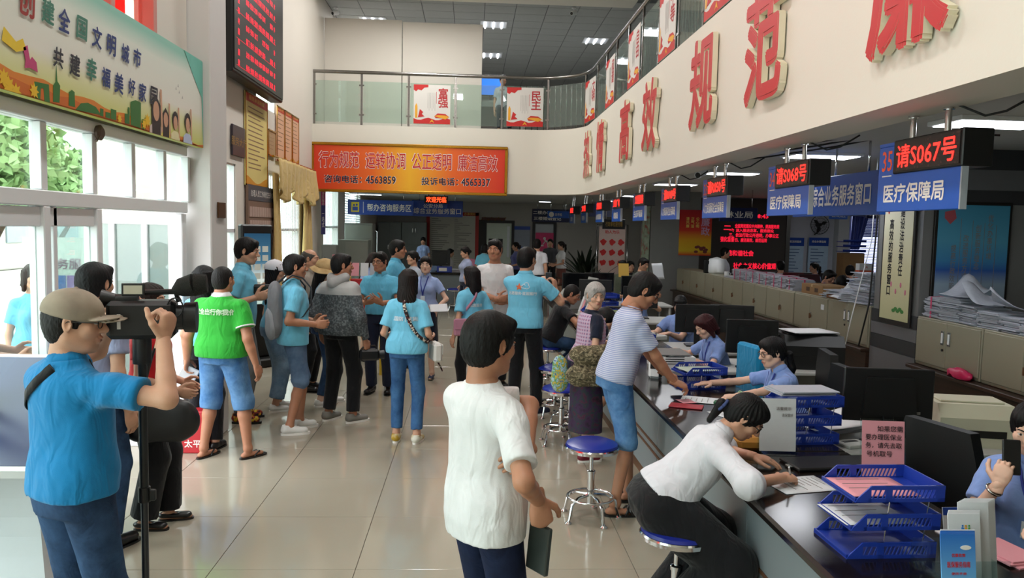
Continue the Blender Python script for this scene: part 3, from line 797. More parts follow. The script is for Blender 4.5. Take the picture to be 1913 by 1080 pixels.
def face_glasses(P, m=None, lens=False):
    m = m or mat('glasses_frame', '#15120f', .3, var=0); mb = MB(); H = lambda p: P.HC+P.Hr@np.array(p)*P.hs
    for q in (-1, 1):
        mb.tube([H((q*.033+.024*cos(t), .099-abs(q*.033+.024*cos(t))*.12, .003+.018*sin(t))) for t in np.linspace(0, 2*pi, 17)], .0019, 5, caps=False)
        mb.tube([H((q*.057, .092, .008)), H((q*.078, .06, .010)), H((q*.083, -.005, .012)), H((q*.081, -.02, .0))], .0019, 5)
    mb.tube([H((-.010, .099, .006)), H((0, .102, .009)), H((.010, .099, .006))], .0019, 5)
    return mb.build('glasses', m, P.root, smooth=2)
def lanyard(P, m, card=None, col='#1b3fae'):
    w = [(50, .46), (64, .42), (78, .33), (87, .25), (90, .20)]
    for sgn in (1, -1):
        ribbon(P, [(180-a if sgn < 0 else a, b) for a, b in w], .013, m, 'lanyard', off=.016 if not card else .02, thick=.002)
    p = surf(P, pi/2, .17*P.s, .022); mb = MB(); mb.box(-.028, .028, -.0015, .0015, -.045, .03, b=.001, R=P.R, o=p); return mb.build('badge', card or mat('badge_card', '#d8dfe8', .3, var=.1, scale=60), P.root)
# ------------------------------------------------------------------ room shell
XL, XW, XF, YF = -2.45, -3.30, 2.27, 16.4
m_wall = mat('painted_wall', '#d9d2c8', .75, var=.03, scale=1.5, bump=.05, bscale=90)
m_wall2 = mat('painted_wall_grey', '#b9bcc0', .75, var=.03, scale=1.5)
m_fascia = mat('fascia_plaster', '#dfdace', .7, var=.025, scale=1.2, bump=.06, bscale=60)
m_white = mat('white_aluminium', '#e4e6e8', .4, var=.03)
m_ceil = mat('ceiling_plaster', '#c4c6c2', .8, var=.03, scale=2)
m_ctile = mat('ceiling_tile', '#a3a5a3', .85, var=.05, scale=14, bump=.2, bscale=160)
m_grid = mat('ceiling_grid', '#5c5e5e', .6)
m_black = mat('black_plastic', '#0b0b0c', .45, var=.1)
m_dark = mat('dark_frame', '#17120f', .5)
m_steel = mat('stainless_steel', '#b9b8b4', .22, metal=1, var=.05)
m_chrome = mat('chrome', '#d8d8da', .12, metal=1, var=.02)
m_paper = mat('white_paper', '#cfd2d6', .8, var=.05, scale=30)
m_gold = mat('gold_trim', '#b8862d', .25, metal=.9)
m_tube = emis('lit_tube', '#f4f8ff', 9.0)
m_clear = glass('clear_pane', '#eef6f2'); 
N = NT('floor_tile'); tc = N.n('ShaderNodeTexCoord').outputs['Object']
g_ = N.n('ShaderNodeNewGeometry').outputs['Position']
nz = N.n('ShaderNodeTexNoise', {'Vector': g_, 'Scale': 1.3, 'Detail': 6.0}); rp = N.n('ShaderNodeValToRGB', {0: nz.outputs[0]})
rp.color_ramp.elements[0].color = srgb('#9b9382'); rp.color_ramp.elements[1].color = srgb('#a9a191'); N.l(rp.outputs[0], N.b.inputs['Base Color'])
n2 = N.n('ShaderNodeTexNoise', {'Vector': g_, 'Scale': 3.0, 'Detail': 3.0}); mr = N.n('ShaderNodeMapRange', {0: n2.outputs[0], 3: .07, 4: .16}); N.l(mr.outputs[0], N.b.inputs['Roughness'])
N.b.inputs['Specular IOR Level'].default_value = .62; m_tile = N.m
m_grout = mat('tile_joint', '#6d675c', .9)
def holes_box(mb, fixed, a0, a1, z0, z1, holes, t, axis):
    """wall slab with rectangular openings; axis 'x' = plane x=fixed running along y"""
    A = sorted({a0, a1, *[h[0] for h in holes], *[h[1] for h in holes]}); Z = sorted({z0, z1, *[h[2] for h in holes], *[h[3] for h in holes]})
    for i in range(len(A)-1):
        for j in range(len(Z)-1):
            ca, cz = (A[i]+A[i+1])/2, (Z[j]+Z[j+1])/2
            if any(h[0] < ca < h[1] and h[2] < cz < h[3] for h in holes): continue
            if axis == 'x': mb.box(fixed, fixed+t, A[i], A[i+1], Z[j], Z[j+1])
            else: mb.box(A[i], A[i+1], fixed, fixed+t, Z[j], Z[j+1])
    return mb
# floor: joints sit 6 mm below the tiles
TX = [-3.02+.8*i for i in range(6)]; TY0, NTY = .3, 24
x1, y1 = TX[-1]+.8, TY0+.8*NTY
fb = MB(); fb.box(TX[0], x1, TY0, y1, -.12, -.006)
fb.box(XW-.6, TX[0], -2.5, 33, -.12, 0, mi=1).box(x1, 14, -2.5, 33, -.12, 0, mi=1).box(TX[0], x1, -2.5, TY0, -.12, 0, mi=1).box(TX[0], x1, y1, 33, -.12, 0, mi=1)
m_floor2 = mat('office_floor', '#8f877a', .15, var=.06, scale=2)
floor = struct(fb.build('floor', [m_grout, m_tile]))
t0 = None
for i, tx in enumerate(TX):
    for j in range(NTY):
        if t0 is None:
            t0 = MB().box(.0018, .7982, .0018, .7982, -.006, 0, b=.0012).build('tile', m_tile, floor); o = t0
        else: o = t0.copy(); COL.objects.link(o)
        o.parent = floor; o.location = (tx, TY0+.8*j, 0)
# left glazed wall -------------------------------------------------------
def mull_y(px): return atx(px, 400, XL)[1]
ZT, ZU = 2.06, 2.52
mb = MB()
mb.box(XL-.06, XL+.05, -2.5, 6.75, ZT-.045, ZT+.045, b=.006).box(XL-.06, XL+.05, -2.5, 6.75, ZU-.03, ZU+.05, b=.006)
win1 = struct(mb.build('window_1', m_white)); win1['label'] = 'white aluminium transom windows over the entrance'
bars = [-2.0, -1.4, -.8, -.2, .4, 1.0, 1.6, 2.2, 2.8, 3.4, mull_y(-55), mull_y(75), mull_y(170), mull_y(243), mull_y(302), mull_y(347)]
b0 = None
for k, yy in enumerate(bars):
    w = .05
    o = MB().box(XL-.035, XL+.035, yy-w/2, yy+w/2, ZT+.045, ZU-.03, b=.005).build('mullion', m_white, win1)
    if k+1 < len(bars): MB().box(XL-.004, XL+.004, yy+w/2, bars[k+1]-w/2, ZT+.045, ZU-.03).build('pane', m_clear, win1)
    if k > 8: MB().box(XL-.02, XL+.045, yy-w/2-.035, yy-w/2-.012, ZT+.05, ZU-.035, b=.003).build('sash_edge', m_white, win1)
win2 = struct(MB().box(XL-.05, XL+.05, -2.5, mull_y(172), 0, .10, b=.006).build('window_2', m_white)); win2['label'] = 'tall white framed shopfront glazing beside the kiosk'
lb = [-2.0, -1.1, -.2, .7, 1.6, 2.4, 3.1, mull_y(-80), mull_y(72), mull_y(172)]
for k, yy in enumerate(lb):
    MB().box(XL-.04, XL+.05, yy-.035, yy+.035, .1, ZT-.045, b=.006).build('mullion', m_white, win2)
    if k+1 < len(lb):
        MB().box(XL-.004, XL+.004, yy+.035, lb[k+1]-.035, .1, ZT-.045).build('pane', m_clear, win2)
        if k > 5:
            MB().box(XL-.03, XL+.03, yy+.10, yy+.14, .1, ZT-.045, b=.004).build('sash_edge', m_white, win2)
            MB().box(XL-.03, XL+.03, yy+.035, lb[k+1]-.035, ZT-.16, ZT-.05, b=.004).build('top_rail', m_white, win2)
MB().box(XL+.005, XL+.008, 2.4, mull_y(72)-.04, 1.03, 1.07).build('green_stripe', mat('green_tape', '#2fae5c', .5), win2)
# open glass door leaf at the end of the glazing, swung outwards
d1 = struct(MB().box(-2.55, -2.43, 6.70, 6.80, 0, ZT-.05, b=.008).build('door_1', m_white)); d1['label'] = 'open white framed glass door leaf'
MB().box(-3.62, -2.55, 6.72, 6.78, .0, .13, b=.006).build('bottom_rail', m_white, d1)
MB().box(-3.62, -2.55, 6.72, 6.78, ZT-.15, ZT-.05, b=.006).build('top_rail', m_white, d1)
for xx in (-3.62, -3.02, -2.75): MB().box(xx-.03, xx+.02, 6.72, 6.78, .13, ZT-.15, b=.005).build('stile', m_white, d1)
MB().box(-3.6, -2.57, 6.747, 6.753, .13, ZT-.15).build('pane', glass('smoky_pane', '#c9d6d4', opac=.12), d1)
MB().tube([(-2.60, 6.70, .95), (-2.60, 6.66, .97), (-2.60, 6.66, 1.23), (-2.60, 6.70, 1.25)], .011, 8).build('door_handle', m_steel, d1, smooth=True)
# wall over the glazing with tall upper windows
up = [(-2.2, .2, 3.55, 6.8), (.5, 2.6, 3.55, 6.8), (2.9, 4.6, 3.3, 6.8), (4.75, 6.15, 3.3, 6.8)]
struct(holes_box(MB(), XL-.12, -2.5, 6.85, ZU+.05, 7.2, up, .14, 'x').build('wall_left', m_wall))
m_pink = mat('pink_painted_frame', '#c98a80', .5)
for k, (a, b, z0, z1) in enumerate(up):
    w = MB()
    for yy in (a, b): w.box(XL-.08, XL+.04, yy-.03, yy+.03, z0, z1, b=.005)
    for zz in (z0, (z0+z1)/2, z1): w.box(XL-.08, XL+.04, a, b, zz-.03, zz+.03, b=.005)
    o = struct(w.build('window_%d' % (k+3), m_white if k < 2 else m_pink))
    MB().box(XL-.05, XL-.045, a, b, z0, z1).build('pane', m_clear, o)
    if k > 1:
        MB().box(XL-.02, XL+.04, (a+b)/2-.03, (a+b)/2+.03, z0, z1, b=.005).build('mullion', m_pink, o)
N = NT('red_banner_cloth'); N.t.nodes.remove(N.b)
df = N.n('ShaderNodeBsdfDiffuse', {0: srgb('#e0352f')}); tl = N.n('ShaderNodeBsdfTranslucent', {0: srgb('#ff4a40')}); mx = N.n('ShaderNodeMixShader', {0: .7, 1: df.outputs[0], 2: tl.outputs[0]}); N.l(mx.outputs[0], N.o.inputs[0])
for k, (a, b) in enumerate(((2.92, 4.58), (4.78, 6.12))):
    V = []; F = []
    for i in range(13):
        for j in range(2):
            for t in (0, .004): V.append((XL-.16-.02*sin(i*1.1)-t, a+(b-a)*i/12, 3.3+j*3.45))
    for i in range(12): F += [(i*4, i*4+4, i*4+6, i*4+2), (i*4+1, i*4+3, i*4+7, i*4+5)]
    ob = obj_vf('red_banner', np.array(V), F, N.m)
    tag(ob, ['wide red banner hanging outside the second upper window, over the start of the long mural', 'red banner hanging outside the upper window nearest the white column'][k], 'banner', 'red banners outside the upper windows')
    put_text('lettering', '热烈欢迎', mat('banner_gold_print', '#e9a04a', .7), (XL-.09, (a+b)/2, 3.9), (0, 1, 0), (0, 0, 1), .22, parent=ob)
# column and far left wall
m_col = mat('column_paint', '#cfccc9', .7, var=.02)
struct(MB().box(-2.60, -2.24, 6.86, 7.30, 0, 7.2, b=.01).build('wall_column_left', m_col))
struct(MB().box(XW, -2.5, 7.2, 7.32, 0, 7.2).build('wall_return_left', m_wall))
lw = [(9.6, 11.15, .9, 2.75), (12.9, 15.2, .9, 2.75), (12.2, 13.4, 3.75, 6.6), (17.6, 19.6, .9, 2.85), (20.6, 23.5, .9, 2.85)]
struct(holes_box(MB(), XW-.15, 7.3, 33, 0, 7.2, lw, .15, 'x').build('wall_left_rear', m_wall))
m_blind = mat('window_blind', '#c3cbd3', .6, var=.05)
for k, (a, b, z0, z1) in enumerate(lw):
    w = MB()
    for yy in (a, b): w.box(XW-.10, XW-.02, yy-.03, yy+.03, z0, z1)
    for zz in (z0, (z0+z1)/2, z1): w.box(XW-.10, XW-.02, a, b, zz-.025, zz+.025)
    o = struct(w.build('window_%d' % (k+7), m_white)); MB().box(XW-.08, XW-.075, a, b, z0, z1).build('pane', m_clear, o)
    if k in (1, 3):
        n = int((b-a)/.12)
        for i in range(n): yy = a+(i+.5)*(b-a)/n; MB().tube([(XW-.01, yy, z0), (XW-.01, yy, z1)], .009, 6).build('bar', m_white, o)
    if k == 4:
        for i in range(30): zz = z0+(i+.5)*(z1-z0)/30; MB().box(-.03, .03, a, b, -.0015, .0015, R=roty(.6), o=(XW-.02, 0, zz)).build('slat', m_blind, o)
# right wall, back walls and ceilings
struct(MB().box(-3.6, 14, 27.6, 27.75, 0, 7.2).build('wall_back', mat('rear_wall_paint', '#a9a49d', .75, var=.03)))
struct(MB().box(12.5, 12.65, -2.5, 27.6, 0, 7.2).build('wall_right', m_wall2))
struct(MB().box(-3.6, 14, -2.65, -2.5, 0, 7.2).build('wall_front', m_wall))
def path_pts(off=0.0, n=14):
    """plan of the balcony edge: across the back, round the corner and towards the camera"""
    r = 1.05; c = (XF-r, YF-r); P = [(XW, YF+off), (c[0], YF+off)]
    for k in range(1, n): t = pi/2-pi/2*k/n; P.append((c[0]+(r+off)*cos(t), c[1]+(r+off)*sin(t)))
    P += [(XF+off, c[1]), (XF+off, -2.5)]; return P
def sweep(o0, o1, z0, z1, name, m):
    A, B = path_pts(o0), path_pts(o1); V = []; F = []
    for (a, b), (c, d) in zip(A, B): V += [(a, b, z0), (a, b, z1), (c, d, z1), (c, d, z0)]
    for k in range(len(A)-1):
        for j in range(4): F.append((k*4+j, k*4+(j+1) % 4, k*4+4+(j+1) % 4, k*4+4+j))
    F += [(0, 1, 2, 3), tuple(len(V)-1-k for k in range(4))]; o = obj_vf(name, np.array(V), F, m, smooth=True); o.data.set_sharp_from_angle(angle=radians(30)); return o
fas = struct(sweep(0, .40, 2.66, 4.0, 'wall_balcony', m_fascia))
sl = MB(); sl.box(XW, 12.5, YF+.3, 27.6, 2.82, 4.0).box(XF+.3, 12.5, -2.5, YF+.3, 2.82, 4.0)
struct(sl.build('ceiling_ground_floor', m_ceil))
struct(MB().box(-3.6, 12.65, -2.65, 33, 7.2, 7.3).build('ceiling_roof', m_wall))
struct(MB().box(XW, 3.4, YF-.1, YF+.6, 6.72, 7.2, b=.02).build('trim_1', m_fascia))
# upper office ceiling of tiles in a dark grid
ce = struct(MB().box(-3.3, 12.5, YF+.6, 27.6, 6.86, 6.95).box(3.0, 12.5, -2.5, YF+.6, 6.86, 6.95).build('ceiling', m_grid))
c0 = None; k = 0
for i in range(14):
    for j in range(18):
        xx, yy = -3.28+i*.7, YF+.62+j*.61
        if c0 is None: c0 = MB().box(.008, .692, .008, .602, 6.845, 6.862, b=.003).build('ceiling_tile', m_ctile, ce); o = c0
        else: o = c0.copy(); COL.objects.link(o); o.parent = ce
        o.location = (xx, yy, 0)
# interior partition on the right with stripes and panels
Yp = 7.45; Xp = 4.45
m_pgrey = mat('partition_grey', '#6f6f6e', .7, var=.04); m_sd = mat('stripe_charcoal', '#2f3033', .6); m_sl = mat('stripe_grey', '#66676a', .6)
pt = struct(MB().box(Xp, 12.5, Yp, Yp+.85, 0, 2.82).build('wall_partition', m_pgrey))
for k, (a, b, mm) in enumerate(((1.02, 1.16, m_sd), (.89, 1.02, m_sl), (.74, .89, m_sd), (.0, .74, m_sl), (2.62, 2.82, m_sd), (2.42, 2.62, m_sl), (2.28, 2.42, m_sd))):
    MB().box(Xp-.012, 12.5, Yp-.012, Yp+.862, a+.002, b-.002).build('stripe_panel', mm, pt)
struct(MB().box(4.7, 12.5, 19.2, 19.35, 0, 2.82).build('wall_office_back', mat('office_wall_white', '#b7b9c4', .75)))
pl = struct(MB().box(3.95, 5.05, 16.95, 17.4, 0, 2.82).build('wall_pillar', mat('pillar_grey', '#7c7d7c', .7)))
MB().box(9.15, 9.42, 18.95, 19.2, 0, 2.82).build('pilaster', m_wall2, pl)
# daylight: portals guide the sky light in through the glazing
area_light('glazing_portal', (XL-.15, 2.3, 1.3), (0, radians(-90), 0), 2.5, 9, 0, portal=True)
area_light('upper_glazing_portal', (XL-.2, 2.0, 5.1), (0, radians(-90), 0), 3.6, 8.4, 0, portal=True)
area_light('side_window_portal', (XW-.2, 12.6, 3.6), (0, radians(-90), 0), 6, 6.5, 0, portal=True)
# ------------------------------------------------------------------ ceiling lights
def office_light(x, y, z, w=.75, d=.42, label='', group='ceiling lights over the staff area'):
    t = thing('ceiling_light', label, 'light', (x, y, z), 0, group)
    MB().box(-w/2, w/2, -d/2, d/2, -.035, 0, b=.005).build('housing', m_white, t)
    MB().box(-w/2+.03, w/2-.03, -d/2+.03, d/2-.03, -.042, -.036).build('diffuser', m_tube, t)
    l = bpy.data.lights.new('ceiling_lamp', 'AREA'); l.shape = 'RECTANGLE'; l.size = w; l.size_y = d; l.energy = OFFW; lo = bpy.data.objects.new('ceiling_lamp', l); COL.objects.link(lo); lo.parent = t; lo.location = (0, 0, -.06)
    return t
OFFW = 9.0; HALLW = 115
nm = ['nearest, above the blue picture', 'second, beyond the number 35 sign', 'third, right of the dome camera', 'fourth along', 'fifth along', 'smallest and farthest']
for k, (px, py) in enumerate(((1855, 229), (1534, 291), (1366, 323), (1262, 344), (1187, 341), (1150, 352))):
    p = atz(px, py, 2.80); 
    if k > 3: p = np.array([p[0]*19.3/p[1] if k == 4 else p[0]*22.5/p[1], 19.0 if k == 4 else 22.5, 2.93])
    office_light(p[0], p[1], 2.82, label='long white tube light in the office ceiling, '+nm[k])
for k, (px, py, Y) in enumerate(((660, 362, 22.0), (1018, 378, 24.5))):
    p = at(px, py, Y); office_light(p[0], Y, 2.82, w=1.6 if k == 0 else .4, d=.25, label=['long bright tube light under the balcony left of the greeting sign', 'small round-cornered light over the far corridor'][k], group='lights under the balcony')
for k, (px, py) in enumerate(((698, 38), (922, 46), (917, 103), (1112, 76), (640, 47))):
    p = atz(px, py, 6.83); t = thing('louvre_light', ['triple tube louvre light high over the white screens', 'louvre light beside the navy hanging sign upstairs', 'louvre light low over the end of the white screens', 'louvre light upstairs behind the curved handrail', 'dim louvre light upstairs at the far left'][k], 'light', (p[0], p[1], 6.845), 0, 'louvre lights in the upper ceiling')
    MB().box(-.32, .32, -.3, .3, -.02, 0, b=.004).build('tray', m_white, t)
    for i in range(3): MB().tube([(-.2+.2*i, -.25, -.035), (-.2+.2*i, .25, -.035)], .022, 8).build('tube', emis('louvre_tube', '#f4f8ff', 6.0), t, smooth=2)
    l = bpy.data.lights.new('louvre_lamp', 'AREA'); l.shape = 'RECTANGLE'; l.size = .6; l.size_y = .6; l.energy = 34; lo = bpy.data.objects.new('louvre_lamp', l); COL.objects.link(lo); lo.parent = t; lo.location = (0, 0, -.08)
for y, lab in ((16.2, 'ceiling light near the wall fan at the office rear'), (12.4, 'ceiling light over the clerks in violet')): office_light(8.2, y, 2.82, label=lab, group='ceiling lights over the office rear')  # unseen lamps, added to brighten the white wall at the office rear
# roof lights of the hall (above the picture): they light the cream balcony front; last one added to brighten the upstairs screens
for k, (x, y) in enumerate(((-.6, 1.5), (-.6, 5.5), (-.6, 9.5), (-.6, 13.0), (-1.2, 15.3))):
    area_light('hall_roof_light', (x, y, 7.1), (0, 0, 0), .35, 1.3, HALLW, (1, .99, .96))
# ------------------------------------------------------------------ outside
m_pave = mat('outside_paving', '#b9b6ae', .8, var=.08, scale=3)
struct(MB().box(-30, XW-.6, -12, 40, -.2, -.02).box(XW-.6, XL, -2.5, 7.2, -.2, -.005).build('floor_outside', m_pave))
def leaf_crown(o, c, r, n, m, name='foliage', parent=None, sz=.12):
    rs = np.random.RandomState(int(abs(c[0]*10+c[1]))); d = rs.normal(size=(n, 3)); d /= np.linalg.norm(d, axis=1)[:, None]; rad = r*(rs.rand(n)**.35)*(.85+.15*np.sin(d[:, 0]*7)*np.cos(d[:, 1]*6))
    C = np.asarray(c)+d*rad[:, None]*np.array([1, 1, .85]); a = rs.normal(size=(n, 3)); a /= np.linalg.norm(a, axis=1)[:, None]; b = np.cross(a, rs.normal(size=(n, 3))); b /= np.linalg.norm(b, axis=1)[:, None]
    V = np.stack([C-a*sz, C-b*sz*.5, C+a*sz, C+b*sz*.5], 1).reshape(-1, 3); F = np.arange(4*n).reshape(n, 4); ob = obj_vf(name, V, F, m, parent, smooth=False); ob['kind'] = 'stuff'; return ob
m_leaf = mat('tree_leaf', '#93b57a', .7, var=.3, scale=3); m_bark = mat('bark', '#4d4037', .9, bump=.6)
TR = [('leafy street tree seen through the panes nearest the left edge', -7.3, 12.0, 2.95, 1.25), ('round green street tree seen through the second transom pane', -8.7, 16.6, 2.75, 1.1), ('distant street tree seen through the transom near the column', -16.5, 40.0, 2.9, 1.3), ('street tree further back, left of the market stall', -14, 4.5, 4.6, 2.2)]
for lab, x, y, z, r in TR:
    t = thing('tree', lab, 'tree', (x, y, -.02), 0, 'street trees outside'); MB().tube([(0, 0, 0), (.05, 0, z*.4), (0, .1, z*.8)], [.16, .12, .07], 8).tube([(.03, 0, z*.45), (.5, .2, z*.8)], [.07, .03], 6).tube([(.03, 0, z*.45), (-.5, -.1, z*.85)], [.07, .03], 6).build('trunk', m_bark, t, smooth=True)
    leaf_crown(t, (0, 0, z), r, 2600, m_leaf, parent=t)
b = thing('building', 'pale building across the street with an outside stair', 'building', (-20, 22, 0))
MB().box(-3, 3, -14, 14, 0, 9, b=.05).build('wall', mat('far_building', '#c9c6c0', .8), b)
for i in range(8):
    for j in range(3): MB().box(2.98, 3.06, -13+i*3.4, -11.2+i*3.4, 1+j*2.9, 2.5+j*2.9).build('window', mat('far_window', '#8b98a0', .3), b)
MB().box(3, 4.4, -6, 6, 3.0, 3.2).box(4.3, 4.4, -6, 6, 3.2, 4.1).build('balcony', m_wall2, b)
g = thing('gazebo', 'red roofed market stall across the street', 'stall', (-10.4, 26.0, 0))
MB().prism([(-1.6, 2.3), (1.6, 2.3), (1.2, 2.8), (-1.2, 2.8)], -1.2, 1.2, axis='y').build('roof', mat('stall_red', '#cf4a52', .7), g)
for sx in (-1.5, 1.5):
    for sy in (-1.1, 1.1): MB().box(sx-.04, sx+.04, sy-.04, sy+.04, 0, 2.3).build('post', m_white, g)
# ------------------------------------------------------------------ railing on the balcony
m_rail = mat('satin_steel_rail', '#8d8a86', .25, metal=1, var=.05)
m_gpanel = glass('green_balcony_pane', '#e6f1ec', opac=.05)
rail = thing('railing', 'stainless balcony railing with glass panels curving round the upper floor', 'railing', (0, 0, 0))
def path_at(off):
    P = np.array(path_pts(off, 20)); L = np.r_[0, np.cumsum(np.linalg.norm(np.diff(P, axis=0), axis=1))]
    return P, L
def along(P, L, s):
    s = min(max(s, 0), L[-1]-1e-6); k = min(np.searchsorted(L, s, 'right')-1, len(L)-2); t = (s-L[k])/(L[k+1]-L[k]); d = P[k+1]-P[k]; d = d/np.linalg.norm(d)
    return P[k]+(P[k+1]-P[k])*t, d
RP, RL = path_at(.08); ZR = 5.08
mb = MB(); n = 90; pts = [(*along(RP, RL, RL[-1]*k/n)[0], ZR) for k in range(n+1)]; mb.tube(pts, .036, 12, up=(0, 0, 1)); mb.build('handrail', m_rail, rail, smooth=True)
RP2, RL2 = path_at(.32); mb = MB(); pts = [(*along(RP2, RL2, RL2[-1]*k/n)[0], ZR-.12) for k in range(int(n*.24), n+1)]; mb.tube(pts, .02, 8, up=(0, 0, 1)); mb.build('inner_handrail', m_rail, rail, smooth=True)
posts = []; s = .02
step = .97; K = 0; p0 = None; b0 = None; PS = []
while s < RL[-1]-4.0:
    p, d = along(RP, RL, s); PS.append((s, p, d)); a = atan2(d[1], d[0])
    if p0 is None: p0 = MB().box(-.022, .022, -.016, .016, 4.0, ZR-.03, b=.004).box(-.05, .05, -.022, -.012, 4.2, 4.23).box(-.05, .05, -.022, -.012, 4.80, 4.83).build('post', m_rail, rail); o = p0
    else: o = p0.copy(); COL.objects.link(o); o.parent = rail
    o.location = (p[0], p[1], 0); o.rotation_euler = (0, 0, a); s += step; K += 1
for (s0, p, d), (s1, q, e) in zip(PS[:-1], PS[1:]):
    mid, dm = along(RP, RL, (s0+s1)/2); v = q-p; L_ = np.linalg.norm(v); a = atan2(v[1], v[0]); c = (p+q)/2
    o = MB().box(-L_/2+.03, L_/2-.03, -.005, .005, 4.06, 4.90).build('glass_panel', m_gpanel, rail); o.location = (c[0], c[1], 0); o.rotation_euler = (0, 0, a)
s = 4.3
while s < RL2[-1]-6.5:
    p, d = along(RP2, RL2, s)
    if b0 is None: b0 = MB().tube([(0, 0, 4.0), (0, 0, ZR-.12)], .013, 8).build('baluster', m_rail, rail, smooth=2); o = b0
    else: o = b0.copy(); COL.objects.link(o); o.parent = rail
    o.location = (p[0], p[1], 0); s += .125
# posters fixed to the glass
m_post = mat('poster_white', '#d8d4ce', .6, var=.03, scale=5); m_pred = mat('poster_red', '#c01f1c', .6); m_pyel = mat('poster_yellow', '#e2a224', .6); m_ptxt = mat('print_red', '#b3232a', .6); m_gr = mat('print_grey', '#77736f', .6); m_blk = mat('print_black', '#141416', .6)
def poster(i0, words, lab, w=.76, h=.80):
    p = (PS[i0][1]+PS[i0+1][1])/2; d = nrm(PS[i0+1][1]-PS[i0][1]); nn = np.array([d[1], -d[0]]) ; ex = np.array([d[0], d[1], 0]); c = np.array([p[0], p[1], 4.47])+np.array([nn[0], nn[1], 0])*.022
    t = thing('poster', lab, 'poster', tuple(c), 0, 'red and white word posters on the balcony glass'); ez = np.array([nn[0], nn[1], 0]); R = np.stack([ex, ez, (0, 0, 1)], 1)
    def fl(poly, mm, name, z0): MB().prism([(a, b) for a, b in poly], z0, z0+.0015, axis='y', R=R).build(name, mm, t)
    MB().box(-w/2, w/2, -.004, .004, -h/2, h/2, R=R).build('sheet', m_post, t)
    k = w/.76; f = .0045
    wav = [(-w/2, -h/2)]+[(w/2, -h/2), (w/2, -h/2+.13)]+[(w/2-w*i/10, -h/2+.10+.025*sin(i*1.3)) for i in range(11)]
    fl(wav, m_pred, 'red_wave', f)
    fl([(-w/2, h/2), (-w/2, h/2-.11), (-w/2+.05, h/2-.14), (-w/2+.09, h/2-.10), (-w/2+.16, h/2-.12), (-w/2+.22, h/2-.06), (-w/2+.30*k, h/2-.05), (-w/2+.30*k, h/2)], m_pred, 'red_cloud', f)
    fl([(-w/2+.03, -h/2+.12), (-w/2+.03, -h/2+.36), (-w/2+.055, -h/2+.42), (-w/2+.08, -h/2+.36), (-w/2+.08, -h/2+.12)], m_pyel, 'golden_pillar', f+.001)
    fl([(-w/2+.09, -h/2+.13), (-w/2+.13, -h/2+.30), (-w/2+.20, -h/2+.24), (-w/2+.17, -h/2+.20), (-w/2+.23, -h/2+.15)], m_pred, 'ribbon', f+.001)
    fl([(w/2-.33, -h/2+.16), (w/2-.26, -h/2+.22), (w/2-.10, -h/2+.21), (w/2-.02, -h/2+.15), (w/2-.06, -h/2+.12), (w/2-.30, -h/2+.12)], m_pred, 'palace_roof', f+.001)
    fl([(w/2-.33, -h/2+.16), (w/2-.26, -h/2+.185), (w/2-.10, -h/2+.18), (w/2-.02, -h/2+.15), (w/2-.1, -h/2+.10)], m_pyel, 'palace_eaves', f+.002)
    fl([(-.05, -h/2+.02), (0, -h/2+.10), (.05, -h/2+.02), (0, -h/2+.05)], m_pyel, 'star', f+.002)
    put_text('lettering', words, m_ptxt, R@np.array([w/2-.15, f+.002, .12]), ex, (0, 0, 1), .22, parent=t, bold=.02, vertical=True, line=.86)
    mb = MB()
    for i in range(6): mb.box(-.09+i*.03, -.086+i*.03, f, f+.001, .22-.30-(.05 if i % 2 else 0), .24, R=R)
    mb.build('small_print', m_gr, t); mb = MB().box(.085, .093, f, f+.001, .02, .26, R=R); mb.build('red_print', m_pred, t); return t
c_ = [x for x, _, _ in PS]
poster(2, '富强', 'word poster reading 富强 on the balcony glass over the orange banner')
poster(4, '民主', 'word poster reading 民主 at the bend of the balcony railing')
for k, (i, wd, lab) in enumerate(((6, '文明', 'narrow seen word poster 文明, first round the bend of the railing'), (8, '和谐', 'faded word poster 和谐 on the second pane after the bend'), (10, '自由', 'word poster 自由 on the third pane after the bend, above the red letter 高'), (12, '平等', 'word poster 平等 high on the glass above the letter 效'), (14, '公正', 'word poster cut by the top of the picture above the letter 规'), (16, '法治', 'word poster nearest the camera on the balcony glass'))):
    poster(i, wd, lab, w=.80)
# big red letters on the balcony front
m_lr = mat('letter_red_face', '#c0272b', .5, var=.04); m_lc = mat('letter_cream_side', '#e4dcc2', .6)
def solid_letter(ch, c, ex, ey, size, depth, lab, m0, m1, bold=.035, group='large red letters on the balcony front'):
    V, F = text_vf(ch, size, bold, depth, res=3); V = V.copy(); lo, hi = V.min(0), V.max(0); V[:, :2] -= ((lo+hi)/2)[:2]
    V = V*np.array([.92, 1.05, 1]); zc = V[:, 2].max()-.0055; W_ = frame_pts(V, c, ex, ey)
    me = bpy.data.meshes.new('wall_letter'); mesh_fill(me, W_-np.asarray(c), F); me.materials.append(m1); me.materials.append(m0)
    mi = [1 if all(V[i, 2] > zc-1e-4 for i in f) else 0 for f in F]; me.polygons.foreach_set('material_index', np.array(mi, np.int32)); me.shade_flat()
    o = bpy.data.objects.new('wall_letter', me); COL.objects.link(o); o.location = tuple(c); return tag(o, lab, 'letter', group)
for ch, px, py, lab in (('热', 1097, 281, 'red wall letter 热, first and smallest, at the left end of the row'), ('情', 1122, 263, 'red wall letter 情, second of the row'), ('高', 1168, 240, 'red wall letter 高, third of the row'), ('效', 1214, 216, 'red wall letter 效, fourth, ending the second pair'), ('规', 1312, 148, 'red wall letter 规, fifth of the row'), ('范', 1427, 92, 'red wall letter 范, its top near the edge of the picture'), ('廉', 1700, -45, 'huge red wall letter 廉 cut off by the top of the picture')):
    c = atx(px, py, XF-.05); solid_letter(ch, (XF-.04, c[1], 3.40 if ch != '廉' else 3.36), (0, -1, 0), (0, 0, 1),   .86, .05, lab, m_lr, m_lc)
